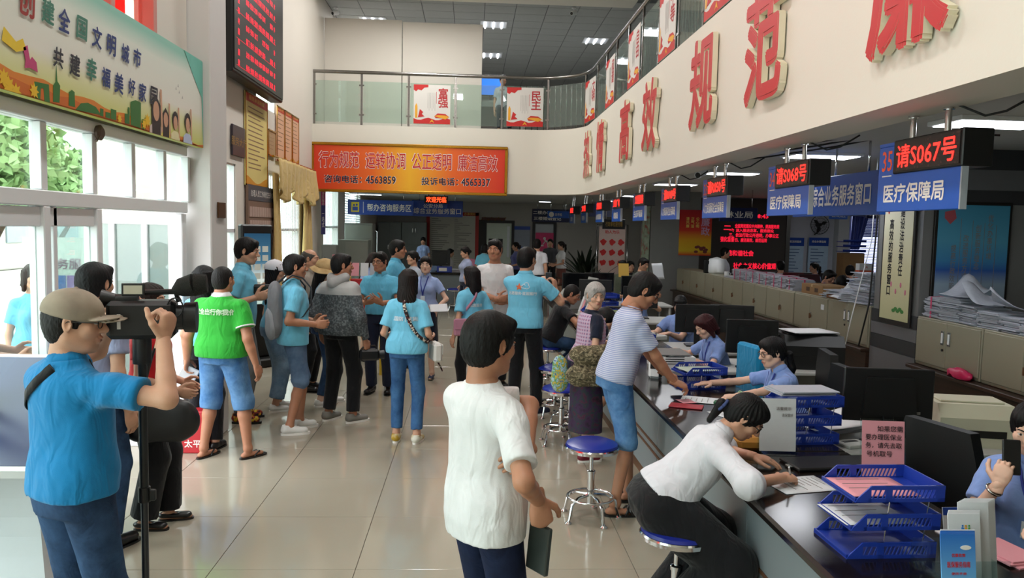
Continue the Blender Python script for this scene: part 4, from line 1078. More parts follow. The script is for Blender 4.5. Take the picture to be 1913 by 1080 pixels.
# ------------------------------------------------------------------ orange banner under the balcony
bt = thing('slogan_banner', 'orange gold framed slogan banner under the rear balcony', 'banner', (-1.29, YF, 3.12))
m_or = ramp_mat('banner_orange_print', [(0, '#d8371a'), (.30, '#e9661a'), (.5, '#f2b322'), (.72, '#e9661a'), (1, '#d8301c')], tex='x', coord='Generated', rough=.35)
MB().box(-1.98, 1.98, -.035, 0, -.47, .47).build('panel', m_or, bt)
mb = MB(); 
for a, b, c, d in ((-2.03, 2.03, .45, .51), (-2.03, 2.03, -.51, -.45), (-2.03, -1.97, -.45, .45), (1.97, 2.03, -.45, .45)): mb.box(a, b, -.055, 0, c, d, b=.012)
mb.build('gold_frame', m_gold, bt)
mw_ = emis('print_white', '#e6e2dc', 0) if 0 else mat('print_white', '#e6e2dc', .6, var=0)
for k, w in enumerate(('行为规范', '运转协调', '公正透明', '廉洁高效')):
    x = -1.46+k*.955
    put_text('lettering_outline', w, mw_, (x, -.0365, .16), (1, 0, 0), (0, 0, 1), .25, bt, bold=.030, fit=(.84, .36)); put_text('lettering', w, m_ptxt if 0 else mat('banner_red_print', '#c2161b', .5), (x, -.0385, .16), (1, 0, 0), (0, 0, 1), .25, bt, bold=.008, fit=(.82, .335))
for x, w, wd in ((-1.38, '咨询电话：', .78), (-.60, '4563859', .64), (.62, '投诉电话：', .78), (1.37, '4565337', .62)):
    put_text('lettering_outline', w, mw_, (x, -.0365, -.24), (1, 0, 0), (0, 0, 1), .2, bt, bold=.020, fit=(wd, .172)); put_text('phone_lettering', w, mat('print_navy', '#10143a', .5), (x, -.0385, -.24), (1, 0, 0), (0, 0, 1), .2, bt, bold=.018, fit=(wd-.02, .160))
# ------------------------------------------------------------------ mural board on the left
Y0, Y1, Z0, Z1 = 2.7, 6.84, 2.57, 3.30; XB = XL+.10
mt = thing('mural_board', 'long city mural board with blue brush lettering above the entrance', 'sign', (XB, Y0, Z0))
N = NT('mural_print'); g = N.n('ShaderNodeTexCoord').outputs['Generated']; sp = N.n('ShaderNodeSeparateXYZ', {0: g})
nz = N.n('ShaderNodeTexNoise', {'Vector': g, 'Scale': 3.0, 'Detail': 2.0}); ad = N.n('ShaderNodeMath', {0: nz.outputs[0], 1: .10, 2: sp.outputs[2]}, operation='MULTIPLY_ADD')
rp = N.n('ShaderNodeValToRGB', {0: ad.outputs[0]}); cr = rp.color_ramp
for p_, c in ((.05, '#c9cf5e'), (.30, '#dfdfae'), (.42, '#e6e4d8'), (.82, '#dde4d8'), (1.0, '#8cc6b4')):
    e = cr.elements[0] if p_ == .05 else (cr.elements[-1] if p_ == 1.0 else cr.elements.new(p_)); e.position = p_; e.color = srgb(c)
N.l(rp.outputs[0], N.b.inputs['Base Color']); N.b.inputs['Roughness'].default_value = .45
MB().box(0, .05, 0, Y1-Y0, 0, Z1-Z0).build('board', N.m, mt)
def mfl(poly, col, name, lay, rough=.5): poly = [(a, max(.002, b)) for a, b in poly]; MB().prism(poly, .05+.001*lay, .051+.001*lay, axis='x').build(name, mat('mural_'+name+col.strip('#'), col, rough, var=.1), mt)
W_ = Y1-Y0; 
mfl([(0, .001)]+[(W_*i/30, (.20-.18*(i/30)**.7)+.012*sin(i*1.7)) for i in range(31)]+[(W_, .001)], '#d9802a', 'orange_ground', 1)
mfl([(0, .12)]+[(W_*i/30, (.10-.09*(i/30))+.010*sin(i*2.7+1)) for i in range(31)]+[(W_*.8, .001), (0, .001)], '#c9661c', 'orange_swirl', 2)
gy = lambda px: atx(px, 210, XB+.05)[1]-Y0
def gz(px, py): p = atx(px, py, XB+.05); return (p[1]-Y0, p[2]-Z0)
def gp(L): return [gz(a, b) for a, b in L]
gr = '#2f6e2c'
for k, L in enumerate(([(63, 152), (90, 158), (92, 192), (82, 190), (80, 165), (75, 165), (74, 186), (64, 182)], [(98, 190), (98, 160), (103, 152), (104, 122), (106, 152), (111, 160), (110, 192)], [(127, 197), (128, 172), (133, 168), (138, 172), (139, 200)],
    [(140, 205), (150, 193), (163, 192), (178, 200), (188, 215)], [(186, 216), (186, 202), (192, 204), (192, 218)], [(196, 219), (196, 209), (205, 211), (205, 222)], [(206, 222), (206, 203), (216, 206), (216, 225)], [(232, 230), (232, 212), (238, 213), (238, 200), (241, 201), (241, 232)], [(243, 233), (243, 190), (252, 187), (262, 192), (262, 240)], [(264, 240), (264, 222), (270, 224), (270, 242)])):
    mfl(gp(L), gr, 'skyline', 3+k*.1)
for k, (px, py, r) in enumerate(((14, 160, .055), (28, 172, .05), (62, 170, .045), (222, 222, .035), (274, 225, .05), (268, 232, .04), (5, 145, .05))):
    y, z = gz(px, py); pts = []
    for i in range(16): rr = r*(1 if i % 2 == 0 else .55); pts.append((y+rr*cos(i*pi/8), z+rr*sin(i*pi/8)))
    mfl(pts, '#e6b921', 'flower', 5+k*.1)
y, z = gz(28, 78); mfl([(y, z), (y-.1, z+.05), (y-.12, z-.02), (y, z-.05), (y+.09, z-.02), (y+.06, z+.03)], '#e8c62b', 'yellow_butterfly', 5)
y, z = gz(54, 112); mfl([(y, z), (y-.02, z+.07), (y-.06, z+.05), (y-.04, z-.01), (y-.05, z-.05), (y, z-.04), (y+.07, z-.05), (y+.06, z), (y+.02, z+.02)], '#c03a72', 'pink_butterfly', 5)
mfl([(W_, 0), (W_, .72), (W_-.06, .72), (W_-.42, .73), (W_-.2, .55), (W_-.03, .42)], '#6fbfae', 'teal_corner', 2)
m_brush = {'b': mat('brush_blue', '#1f3470', .6), 'g': mat('brush_green', '#3d7a66', .6), 'k': mat('brush_dark', '#27272f', .6), 'r': mat('brush_red', '#9a2c22', .6)}
def brush(ch, px, py, h, c, b=.026):
    p = atx(px, py, XB+.062); s_ = atx(px, py-h/2, XB+.062)[2]-atx(px, py+h/2, XB+.062)[2]
    put_text('brush_letter', ch, m_brush[c], (.0575, p[1]-Y0, p[2]-Z0), (0, 1, 0), (0, .12, 1), s_, mt, bold=b, fit=(s_*.92, s_*.98))
for ch, px, py, h, c in (('创', 52, 2, 60, 'r'), ('建', 92, 22, 48, 'g'), ('全', 122, 38, 46, 'b'), ('国', 155, 53, 44, 'g'), ('文', 183, 70, 42, 'b'), ('明', 210, 85, 40, 'b'), ('城', 236, 100, 36, 'b'), ('市', 258, 108, 36, 'b'),
    ('共', 111, 108, 40, 'k'), ('建', 142, 122, 42, 'k'), ('幸', 173, 130, 44, 'g'), ('福', 200, 145, 38, 'b'), ('美', 224, 156, 40, 'b'), ('好', 248, 163, 32, 'b'), ('家', 268, 173, 36, 'b'), ('园', 289, 180, 36, 'k')): brush(ch, px, py, h, c)
for px, py in ((330, 165), (336, 172), (342, 182), (334, 160)): brush('人', px, py, 6, 'k', .03)
for k, (px, py, h, sh, fem) in enumerate(((290, 205, 62, '#c9b9b0', 1), (308, 222, 48, '#d6c34f', 1), (326, 228, 46, '#e0d8a8', 0), (349, 232, 50, '#b9c6de', 0))):
    y, z = gz(px, py); a = h/62*.10
    mfl([(y-a*1.2, z-a*2.4), (y-a*1.15, z-a*1.3), (y-a*.5, z-a*.95), (y+a*.5, z-a*.95), (y+a*1.15, z-a*1.3), (y+a*1.2, z-a*2.4)], sh, 'printed_shirt', 6+k*.2)
    if fem: mfl([(y-a*.75, z-a*1.9), (y-a*.8, z+a*.4), (y, z+a*1.05), (y+a*.8, z+a*.4), (y+a*.75, z-a*1.9)], '#231815', 'printed_hair', 6.4+k*.2)
    else: mfl([(y+a*.8*cos(t), z+a*.25+a*.85*sin(t)) for t in np.linspace(0, 2*pi, 12, endpoint=False)], '#231815', 'printed_hair', 6.4+k*.2)
    mfl([(y+a*.55*cos(t), z-a*.1+a*.72*sin(t)) for t in np.linspace(0, 2*pi, 12, endpoint=False)], '#c99a7c', 'printed_face', 6.8+k*.2)
    mfl([(y+a*.9, z-a*1.6), (y+a*.75, z+a*1.6), (y+a*1.05, z+a*1.6), (y+a*1.2, z-a*1.4)], '#c99a7c', 'printed_arm', 6.6+k*.2)
o = MB().lathe([(.0, .0), (.045, .0), (.05, .02), (.03, .035)], 16, R=roty(pi/2), o=(XL+.05, mull_y(170), 2.50)).tube([(XL+.07, mull_y(170), 2.50), (XL+.08, mull_y(170)-.08, 2.44)], .01, 6).build('bell', mat('old_brown_fitting', '#5c4a40', .6)); tag(o, 'small round brown fitting on the transom over the entrance', 'fitting')
# ------------------------------------------------------------------ red LED board on the left
m_ledbk = mat('led_black_face', '#140f10', .4); m_led = emis('led_red', '#e81c38', 1.3); m_ledd = emis('led_red_dim', '#c8142a', 1.0)
XLB = -3.02
ld = thing('led_board', 'large black display board with columns of red text high on the left wall', 'display', (XLB, 10.1, 3.84))
yb0, yb1 = 10.1, 12.7
MB().box(-.20, 0, 0, yb1-yb0, 0, 3.2, b=.02).build('casing', m_black, ld); MB().box(0, .012, .04, yb1-yb0-.04, .05, 3.15).build('screen', m_ledbk, ld)
mb = MB(); rs = random.Random(3); tx = '部门事项办理流程受理条件申请材料法定期限承诺收费标准依据审批服务对象数量备注'
for c, (y, w) in enumerate(((.22, .10), (.62, .13), (.82, .13), (1.02, .13), (1.22, .13), (1.42, .13), (1.62, .12), (1.84, .12), (2.02, .08))):
    for r in range(18 if c else 24):
        if rs.random() < .06: continue
        ss = ''.join(rs.choice(tx) for _ in range(2 if w > .11 else 1)); put_text('', ss, None, (.014, y, .14+r*(.17 if c else .13)), (0, 1, 0), (0, 0, 1), .085, mb=mb, bold=.015, res=1)
mb.build('red_text', m_led, ld); mb = MB()
for r in range(10): mb.box(.0125, .0135, .12, 2.1, .10+r*.34, .106+r*.34)
mb.build('red_rule', m_ledd, ld)
# ------------------------------------------------------------------ left wall notices, seen beyond the column
def wall_notice(px0, px1, pt, pb, lab, X=XW+.01, hd='#b7352a', bgc='#d5c27a', nm='notice_poster', title='公示栏', grp=None, rows=14, foot='#c98a2a'):
    a, b = atx(px0, (pt+pb)/2, X), atx(px1, (pt+pb)/2, X); zt, zb = atx(px0, pt, X)[2], atx(px0, pb, X)[2]; w, h = b[1]-a[1], zt-zb
    t = thing(nm, lab, 'poster', (X, a[1], zb), 0, grp); MB().box(0, .02, 0, w, 0, h).build('sheet', mat('paper_'+bgc.strip('#'), bgc, .6, var=.08, scale=3), t)
    MB().box(.02, .022, 0, w, h*.9, h).build('heading', mat('head_'+hd.strip('#'), hd, .6), t)
    MB().prism([(0, 0)]+[(w*i/10, h*.07+h*.04*cos(i*.62)) for i in range(11)]+[(w, 0)], .02, .022, axis='x').build('foot_wave', mat('foot_'+foot.strip('#'), foot, .6), t)
    put_text('lettering', title, mat('gold_print', '#e8c860', .5), (.0235, w/2, h*.95), (0, 1, 0), (0, 0, 1), .1, t, fit=(w*.7, h*.05)); mb = MB(); rs = random.Random(int(px0))
    for r in range(rows): z = h*(.84-.70*r/rows); mb.box(.02, .0215, w*.12, w*(.5+.38*rs.random()), z, z+h*.012)
    mb.build('small_print', mat('print_brown', '#8a6a50', .7), t)
    for zz, yy, s1, s2 in ((h-.02, 0, w, .02), (0, 0, w, .02), (0, 0, .02, h), (0, w-.02, .02, h)): MB().box(.02, .03, yy, yy+s1, zz, zz+s2).build('edge_strip', m_gold, t)
wall_notice(456, 497, 168, 345, 'tall cream and gold notice with red heading on the left wall', title='服务承诺制度')
wall_notice(499, 513, 240, 290, 'small brown notice between the tall notice and the red posters', bgc='#a98a66', hd='#8a5a30', rows=5)
for k, (a, b) in enumerate(((515, 529), (530, 543), (544, 556))): wall_notice(a, b, 196+k*9, 300-k*1+k*3, ['leftmost of three red topped posters on the left wall', 'middle of three red topped posters on the left wall', 'rightmost of three red topped posters on the left wall, nearest the corner'][k], hd='#b92b22', bgc='#d9a98a', grp='red topped wall posters', rows=9)
a = atx(431, 280, XW+.01); b = atx(454, 280, XW+.01); t = thing('dark_sign', 'small dark purple sign above the side window by the column', 'sign', (XW+.01, a[1], 2.86)); MB().box(0, .03, 0, b[1]-a[1], 0, .42, b=.005).build('board', mat('dark_purple', '#2c2430', .4), t); put_text('lettering', '服务大厅', mat('dull_gold', '#9a7a35', .5), (.032, (b[1]-a[1])/2, .2), (0, 1, 0), (0, 0, 1), .15, t, fit=(.7, .12))
o = MB().box(-2.237, -2.222, 7.0, 7.2, 1.98, 2.12, b=.003).box(-2.222, -2.2215, 7.02, 7.18, 2.0, 2.10).build('wall_plaque', mat('bronze_plaque', '#5e4128', .4, metal=.5)); tag(o, 'small bronze plaque on the side of the white column', 'plaque')
# rack of name cards
a = atx(459, 400, XW+.02)[1]; b = atx(509, 400, XW+.02)[1]; t = thing('name_card_board', 'grey board with rows of small photo cards left of the curtain', 'notice board', (XW+.02, a, .95)); w = b-a
MB().box(0, .04, 0, w, 0, 1.55).build('board', mat('board_brown', '#7d6455', .6), t); MB().box(.04, .045, 0, w, 1.32, 1.55).build('heading', mat('board_head', '#4a4d55', .5), t)
put_text('lettering', '办理人员工作岗位去向牌', mw_, (.047, w/2, 1.43), (0, 1, 0), (0, 0, 1), .1, t, fit=(w*.85, .10))
c0 = None
for i in range(11):
    for j in range(6):
        if c0 is None: c0 = MB().box(0, .008, 0, w/13, 0, .15).build('card', mat('card_face', '#b39a90', .5, var=.25, scale=4), t); o = c0
        else: o = c0.copy(); COL.objects.link(o); o.parent = t
        o.location = (.041, w*(.03+i*.086), .08+j*.2)
# curtain with a valance
m_cur = cloth('curtain_cream', '#cdb277', .8, fold=.5)
ct = thing('curtain', 'cream curtain with a scalloped valance drawn aside on the left window', 'curtain', (XW+.05, 12.95, 0))
def drape(y0, y1, zt, zb, nm, amp=.03, fr=26, sc=0, x0=.05):
    nu, nv = 60, 14; V = []
    for i in range(nu+1):
        u = i/nu; y = y0+(y1-y0)*u; bot = zb-(sc*abs(sin(u*pi*3)) if sc else 0)
        for j in range(nv+1): v = j/nv; V.append((x0+amp*sin(u*fr)*(.4+.8*v)+.02*sin(v*3+u*5), y+(.03*sin(v*4) if not sc else 0), zt+(bot-zt)*v))
    F = [(i*(nv+1)+j, (i+1)*(nv+1)+j, (i+1)*(nv+1)+j+1, i*(nv+1)+j+1) for i in range(nu) for j in range(nv)]
    o = obj_vf(nm, np.array(V), F, m_cur, ct); md = o.modifiers.new('thick', 'SOLIDIFY'); md.thickness = .006; return o
drape(-.25, 2.85, 2.98, 2.50, 'valance', .04, 60, .22, .16); drape(-.2, .22, 2.75, .25, 'drape', .05, 20); drape(2.05, 2.75, 2.75, .7, 'drape', .05, 26)
MB().tube([(.10, -.35, 3.0), (.10, 2.95, 3.0)], .02, 8).build('curtain_rod', m_gold, ct, smooth=True)
# narrow purple strip sign at the rear corner
t = thing('strip_sign', 'narrow purple and pink strip sign at the corner under the balcony', 'sign', (-3.14, YF+.35, 1.72)); MB().box(-.045, .045, 0, .02, 0, .95).build('board', mat('strip_purple', '#2d2a66', .5), t); MB().box(-.045, .045, -.002, 0, .62, .95).build('pink_block', mat('strip_pink', '#b02a7a', .5), t)
put_text('lettering', '便民服务', mw_, (0, -.004, .76), (1, 0, 0), (0, 0, 1), .07, t, vertical=True, fit=(.05, .28)); put_text('lettering', '一站式', mw_, (0, -.004, .3), (1, 0, 0), (0, 0, 1), .07, t, vertical=True, fit=(.05, .3))
# ------------------------------------------------------------------ hanging counter signs
m_blue = mat('sign_blue', '#1c55b4', .35, var=.03); m_blued = mat('sign_blue_deep', '#143f9a', .35); m_ora = mat('numeral_orange', '#ee5a2c', .5); m_strip = mat('sign_edge_grey', '#9aa0a8', .4)
XS = 2.58
SG = [('35', '请S067号', '医疗保障局'), ('34', '请S068号', '医疗保障局'), ('33', '请R050号', '人力资源和社会保障局'), ('32', '请R049号', '人力资源和社会保障局'), ('31', '文明服务', '生态环境局'), ('30', '文化广电', '教育局'), ('29', '热情高效', '自然资源局'), ('28', '文明', '商务局'), ('27', '欢迎', '住建局')]
m_dots = ramp_mat('led_matrix', [(0, '#1a1112'), (.75, '#1a1112'), (.9, '#4a3532')], tex='voronoi', scale=95, rough=.4)
sc_ = [3.98, 5.82, 7.72, 9.62, 11.45, 13.3, 15.15, 17.3, 19.4]
order = ['nearest', 'second from the camera', 'third from the camera', 'fourth from the camera', 'fifth from the camera', 'sixth from the camera', 'seventh from the camera', 'eighth from the camera', 'farthest']
for k, (num, led, txt) in enumerate(SG):
    y = sc_[k]; L = .84; t = thing('counter_sign', 'hanging blue counter sign %s with red display, %s in the row' % ('numbered 35' if k == 0 else 'numbered 34' if k == 1 else 'reading '+txt, order[k]), 'sign', (XS, y+L/2, 2.10), 0, 'hanging counter signs')
    def X_(mb): return mb
    MB().box(-.015, .015, -L/2, L/2, 0, .40, b=.004).box(-.015, .015, L/2-.20, L/2, .40, .42).build('board', m_blue, t)
    MB().box(-.02, .016, -L/2-.012, -L/2, 0, .24).build('edge_strip', m_strip, t)
    MB().box(-.03, .14, -L/2-.02, L/2-.19, .225, .425, b=.006).build('display_casing', m_black, t)
    MB().box(-.034, -.031, -L/2+.0, L/2-.205, .24, .41).build('display', m_dots, t)
    put_text('display_text', led, emis('led_sign_red', '#ff2a22', 3.0), (-.036, -.105, .325), (0, -1, 0), (0, 0, 1), .13, t, bold=.012, fit=(.58, .135))
    put_text('numeral', num, m_ora, (-.017, L/2-.10, .31), (0, -1, 0), (0, 0, 1), .14, t, bold=.01, fit=(.115, .125)); MB().box(-.017, -.0155, L/2-.155, L/2-.05, .215, .222).build('rule', mw_, t)
    put_text('lettering', txt, mw_, (-.0175, .03, .11), (0, -1, 0), (0, 0, 1), .12, t, bold=.02, fit=(min(.62, .13*len(txt)+.0) if len(txt) < 7 else .70, .115))
    for yy in (-.22, .12): MB().tube([(.02, yy, .40), (.02, yy, .56 if k < 7 else .72)], .018, 10).lathe([(.03, 0), (.03, .012)], 12, o=(.02, yy, .548 if k < 7 else .708)).build('hanging_post', m_chrome, t, smooth=True)
# long office sign behind
def flat_sign(name, lab, o, ex, w, h, th, mm, words, wfit, posts=0, zc=None, txtm=None, cat='sign', dy=0, pz=2.82):
    o = np.asarray(o, float); ex = nrm(ex); ez = np.cross(ex, (0, 0, 1)); R = np.stack([ex, -ez, (0, 0, 1)], 1)
    t = thing(name, lab, cat, tuple(o)); MB().box(-w/2, w/2, 0, th, -h/2, h/2, b=.004, R=R).build('board', mm, t)
    if words: put_text('lettering', words, txtm or mw_, ez*.003+np.array([0, 0, dy])+ex*0, ex, (0, 0, 1), h*.5, t, bold=.012, fit=wfit)
    for i in range(posts): u = (-.35+.7*i/max(1, posts-1))*w; MB().tube([R@np.array([u, th/2, h/2]), R@np.array([u, th/2, pz-o[2]])], .010, 6).build('hanging_post', m_chrome, t, smooth=2)
    return t
ya, yb = 8.62, 6.75
flat_sign('hanging_sign', 'long blue sign for other combined services hanging behind the number 35 sign', (3.62, (ya+yb)/2-.0, 2.34), (0, -1, 0), ya-yb, .40, .06, m_blue, None, None, 3)
put_text('lettering', '其他综合业务服务窗口', mw_, (-.004, 0, 0), (0, -1, 0), (0, 0, 1), .2, bpy.data.objects['hanging_sign'], bold=.02, fit=(1.55, .21))
pz = at(711, 388, 20.0); flat_sign('help_sign', 'blue sign for the help desk area with a yellow pictogram, under the balcony', (pz[0], 20.0, pz[2]), (1, 0, 0), 1.66, .38, .05, m_blued, None, None, 2)
hs_ = bpy.data.objects['help_sign']; put_text('lettering', '帮办咨询服务区', mw_, (.22, -.004, 0), (1, 0, 0), (0, 0, 1), .15, hs_, bold=.015, fit=(1.12, .19))
MB().box(-.74, -.54, -.004, 0, -.12, .13).build('pictogram_tile', mat('pictogram_yellow', '#d8c21e', .5), hs_); MB().ball((-.67, -.006, .05), (.025, .002, .03)).ball((-.60, -.006, .06), (.025, .002, .03)).box(-.71, -.57, -.007, -.005, -.09, .01).build('pictogram', m_blued, hs_); MB().box(-.44, -.43, -.004, 0, -.14, .14).build('rule', mw_, hs_)
pz = at(817, 390, 20.6); flat_sign('window_sign', 'blue combined services window sign right of the help desk sign', (pz[0], 20.6, pz[2]), (1, 0, 0), 1.34, .42, .05, m_blued, '综合业务服务窗口', (1.24, .16), 2, dy=-.06)
pz = at(809, 385, 20.3); flat_sign('small_bureau_sign', 'small dark blue bureau sign in front of the window sign', (pz[0], 20.3, pz[2]), (1, 0, 0), .72, .14, .03, m_blued, '公安分局', (.5, .10), 0)
pz = at(815, 373, 20.2); t = flat_sign('greeting_display', 'small red lit greeting display under the rear balcony', (pz[0], 20.2, pz[2]), (1, 0, 0), .60, .2, .08, m_black, None, None, 2); put_text('display_text', '欢迎光临', emis('led_orange', '#ff4a20', 3.0), (0, -.004, 0), (1, 0, 0), (0, 0, 1), .14, t, bold=.02, fit=(.52, .15))
pz = at(1029, 403, 24); t = flat_sign('directory_sign', 'navy two line directory sign over the rear doorways', (pz[0], 24, pz[2]), (1, 0, 0), 1.16, .40, .05, mat('navy', '#141a3c', .4), None, None, 2); put_text('lettering', '二楼办税服务厅', mw_, (-.05, -.004, .09), (1, 0, 0), (0, 0, 1), .1, t, bold=.01, fit=(1.0, .11)); put_text('lettering', '三楼婚姻登记', mw_, (-.1, -.004, -.09), (1, 0, 0), (0, 0, 1), .1, t, bold=.01, fit=(.85, .11))
pz = at(1043, 401, 22.5); t = flat_sign('toilet_sign', 'small bright blue washroom sign in front of the navy directory', (pz[0], 22.5, pz[2]), (1, 0, 0), .62, .20, .04, m_blue, '洗手间', (.2, .09), 2); MB().lathe([(.0, 0), (.075, 0), (.075, .004), (0, .004)], 20, R=rotx(pi/2), o=(-.2, -.002, 0)).build('pictogram', mw_, t)
for k, (px, py, Y, w, h, wd, lab) in enumerate(((1380, 401, 15.5, .78, .28, '林业局', 'dark blue forestry bureau sign in front of the red text wall'), (1522, 399, 15.0, .30, .12, '气象局', 'tiny dark bureau sign above the wall fan'), (1567, 402, 14, .34, .15, '自助区', 'small bright blue sign with a person pictogram, right of the fan'), (1590, 397, 13.2, .55, .13, '市场监督管理局', 'small dark blue bureau sign overlapping the bright one'), (1636, 400, 11.5, .28, .13, '税务局', 'tiny dark sign at the edge of the partition'), (1147, 419, 19.0, .56, .24, '行政审批服务局', 'black sign with gold letters above the framed red print poster'), (1122, 393, 20.5, .62, .34, '', 'dark navy overhead board with a round emblem over the aisle'))):
    pz = at(px, py, Y); t = flat_sign('bureau_sign', lab, (pz[0], Y, pz[2]), (1, 0, 0), w, h, .04, mat('deep_navy', '#15204e', .4) if k not in (2, 5) else (m_blue if k == 2 else m_black), wd, (w*.75, h*.5) if wd else None, 2, txtm=None if k != 5 else mat('dull_gold', '#9a7a35', .5))
# ------------------------------------------------------------------ rear wall furnishings
YB = 27.6
def wp(px, py, Y=YB-.02): return at(px, py, Y)
def panel(px0, px1, pt, pb, Y, mm, nm, th=.03, parent=None, b=0):
    a = at(px0, pb, Y); c = at(px1, pt, Y); mb = MB(); mb.box(a[0], c[0], Y-th, Y, a[2], c[2], b=b); return mb.build(nm, mm, parent)
def doorway(px0, px1, pt, n, lab, glow=False):
    a = at(px0, pt, YB); c = at(px1, pt, YB); x0, x1, zt = a[0], c[0], a[2]
    f = MB().box(x0-.1, x0, YB-.08, YB+.1, 0, zt+.1).box(x1, x1+.1, YB-.08, YB+.1, 0, zt+.1).box(x0, x1, YB-.08, YB+.1, zt, zt+.1); o = struct(f.build('door_%d' % n, m_dark)); o['label'] = lab; return o, x0, x1, zt
d, x0, x1, zt = doorway(887, 956, 416, 2, 'dark framed rear doorway looking into a bright room')
MB().box(x0, x0+.42, YB-.06, YB-.03, 0, zt, b=.01).build('door_leaf', m_dark, d)
MB().box(x0+.42, x1, YB-.02, YB-.015, 0, zt).build('opening', mat('bright_room_wall', '#cfd6c8', .8, emit=.0), d); MB().box(x1-.16, x1-.06, YB-.05, YB-.02, .9, zt-.1, b=.01).build('white_locker', m_white, d); MB().box(x0+.5, x0+1.0, YB-.05, YB-.02, 1.1, 1.55).build('screen', m_black, d)
d, x0, x1, zt = doorway(1000, 1034, 418, 3, 'rear doorway with a pink notice on the glass')
MB().box(x0, x1, YB-.06, YB-.03, 0, zt, b=.01).build('door_leaf', m_wall2, d)
t = thing('pink_notice', 'pink notice with a white stooping figure on the rear door', 'poster', (at(1017, 455, 27.5)[0], 27.5, 1.1)); MB().box(-.32, .32, 0, .02, -.1, .70).build('sheet', mat('pink_print', '#cf3b6c', .6), t); MB().ball((0, -.002, .50), (.05, .004, .05)).tube([(0, -.002, .46), (.12, -.002, .36), (.16, -.002, .10)], .03, 8, sx=1).tube([(.03, -.002, .40), (-.06, -.002, .28)], .018, 6).box(-.2, -.03, -.006, 0, .22, .27).box(-.2, .1, -.004, 0, .0, .04).build('figure', mw_, t)
t = thing('door_garland', 'gold framed plaque above the rear dark doorway', 'plaque', (at(922, 409, 27.5)[0], 27.5, at(922, 409, 27.5)[2])); MB().box(-.42, .42, 0, .05, -.05, .05, b=.01).build('plaque', mat('dark_red_lacquer', '#4a1710', .4), t)
mb = MB(); [mb.ball((-.42+i*.12, -.01, .045*(1 if i % 2 else -1)), .02, 8) for i in range(8)]; mb.build('gold_ornament', m_gold, t)
t = thing('notice_board', 'grey notice panel with blue bands between the rear doorways', 'notice board', tuple(at(975, 460, 27.5))); MB().box(-.28, .28, 0, .03, -.75, .72).build('board', mat('notice_grey', '#8d929e', .6), t); [MB().box(-.28, .28, -.004, 0, a_, b_).build('blue_band', m_blued, t) for a_, b_ in ((.58, .70), (-.1, -.02))]
t = thing('rules_board', 'tall cream rules board with a red border on the rear wall', 'notice board', tuple(at(845, 455, 27.5)))
MB().box(-.80, .80, 0, .04, -1.0, .98).build('board', mat('cream_print', '#b9b3a8', .6), t); MB().box(-.92, -.80, 0, .04, -1.0, .98).box(.80, .92, 0, .04, -1.0, 1.10).box(-.92, .92, 0, .04, .98, 1.10).build('red_border', mat('border_red', '#a32a25', .6), t)
put_text('lettering', '办事须知', mat('gold_print', '#e8c860', .5), (.6, -.004, 1.04), (1, 0, 0), (0, 0, 1), .1, t); mb = MB(); rs = random.Random(4)
for r in range(24): mb.box(-.74, -.74+.6*rs.random()+.1, -.003, 0, .85-r*.07, .87-r*.07); mb.box(.06, .06+.6*rs.random()+.05, -.003, 0, .85-r*.07, .87-r*.07)
mb.build('small_print', m_gr, t)
m_lock = mat('locker_grey', '#7f8583', .5)
for k, (px0, px1, pt, pb) in enumerate(((706, 750, 415, 428), (750, 797, 415, 458), (706, 750, 436, 530), (750, 797, 458, 530))):
    a, c = at(px0, pb, 27.0), at(px1, pt, 27.0); zb = max(0, a[2]) if pb < 500 else 0
    if k == 2: continue
    t = thing('grey_locker', ['low grey locker by the rear wall, left of the pair', 'upper two-door grey locker by the rear wall', '', 'lower two-door grey locker by the rear wall'][k], 'cabinet', ((a[0]+c[0])/2, 27.2, zb if k != 0 else 0), 0, 'grey lockers by the rear wall'); w = c[0]-a[0]-.01; h = (c[2]-zb if k != 0 else c[2])-.005
    MB().box(-w/2, w/2, -.2, .2, 0, h, b=.006).build('body', m_lock, t)
    for q in (-1, 1):
        dd = MB().box(min(q*.01, q*w/2*.97), max(q*.01, q*w/2*.97), -.215, -.2, .03, h-.03, b=.004).build('door', m_lock, t); MB().box(q*.05-.012, q*.05+.012, -.23, -.215, h*.55, h*.55+.14).build('handle', m_steel, dd)
# upper floor: white screens, desk, dark sign
for k, (px0, px1) in enumerate(((588, 751), (752.5, 902))):
    a = at(px0, 51, 17.6); c = at(px1, 52, 17.6); t = thing('white_screen', ['left white partition screen on the upper floor', 'right white partition screen on the upper floor'][k], 'partition', ((a[0]+c[0])/2, 17.6, 4.0), 0, 'white screens upstairs'); w = c[0]-max(a[0], -3.28); t.location.x = c[0]-w/2
    MB().box(-w/2, w/2, 0, .05, 0, 2.45-.03*k, b=.006).build('panel', m_wall, t); MB().box(-w/2, w/2, -.004, .054, 0, .08).build('base_strip', m_steel, t)
pz = at(851, 54, 20.5); flat_sign('upper_sign', 'navy hanging sign high behind the white screens', (pz[0], 20.5, pz[2]), (1, 0, 0), 1.32, .28, .05, mat('navy', '#141a3c', .4), '业务服务区', (.7, .12), 2, pz=6.84)
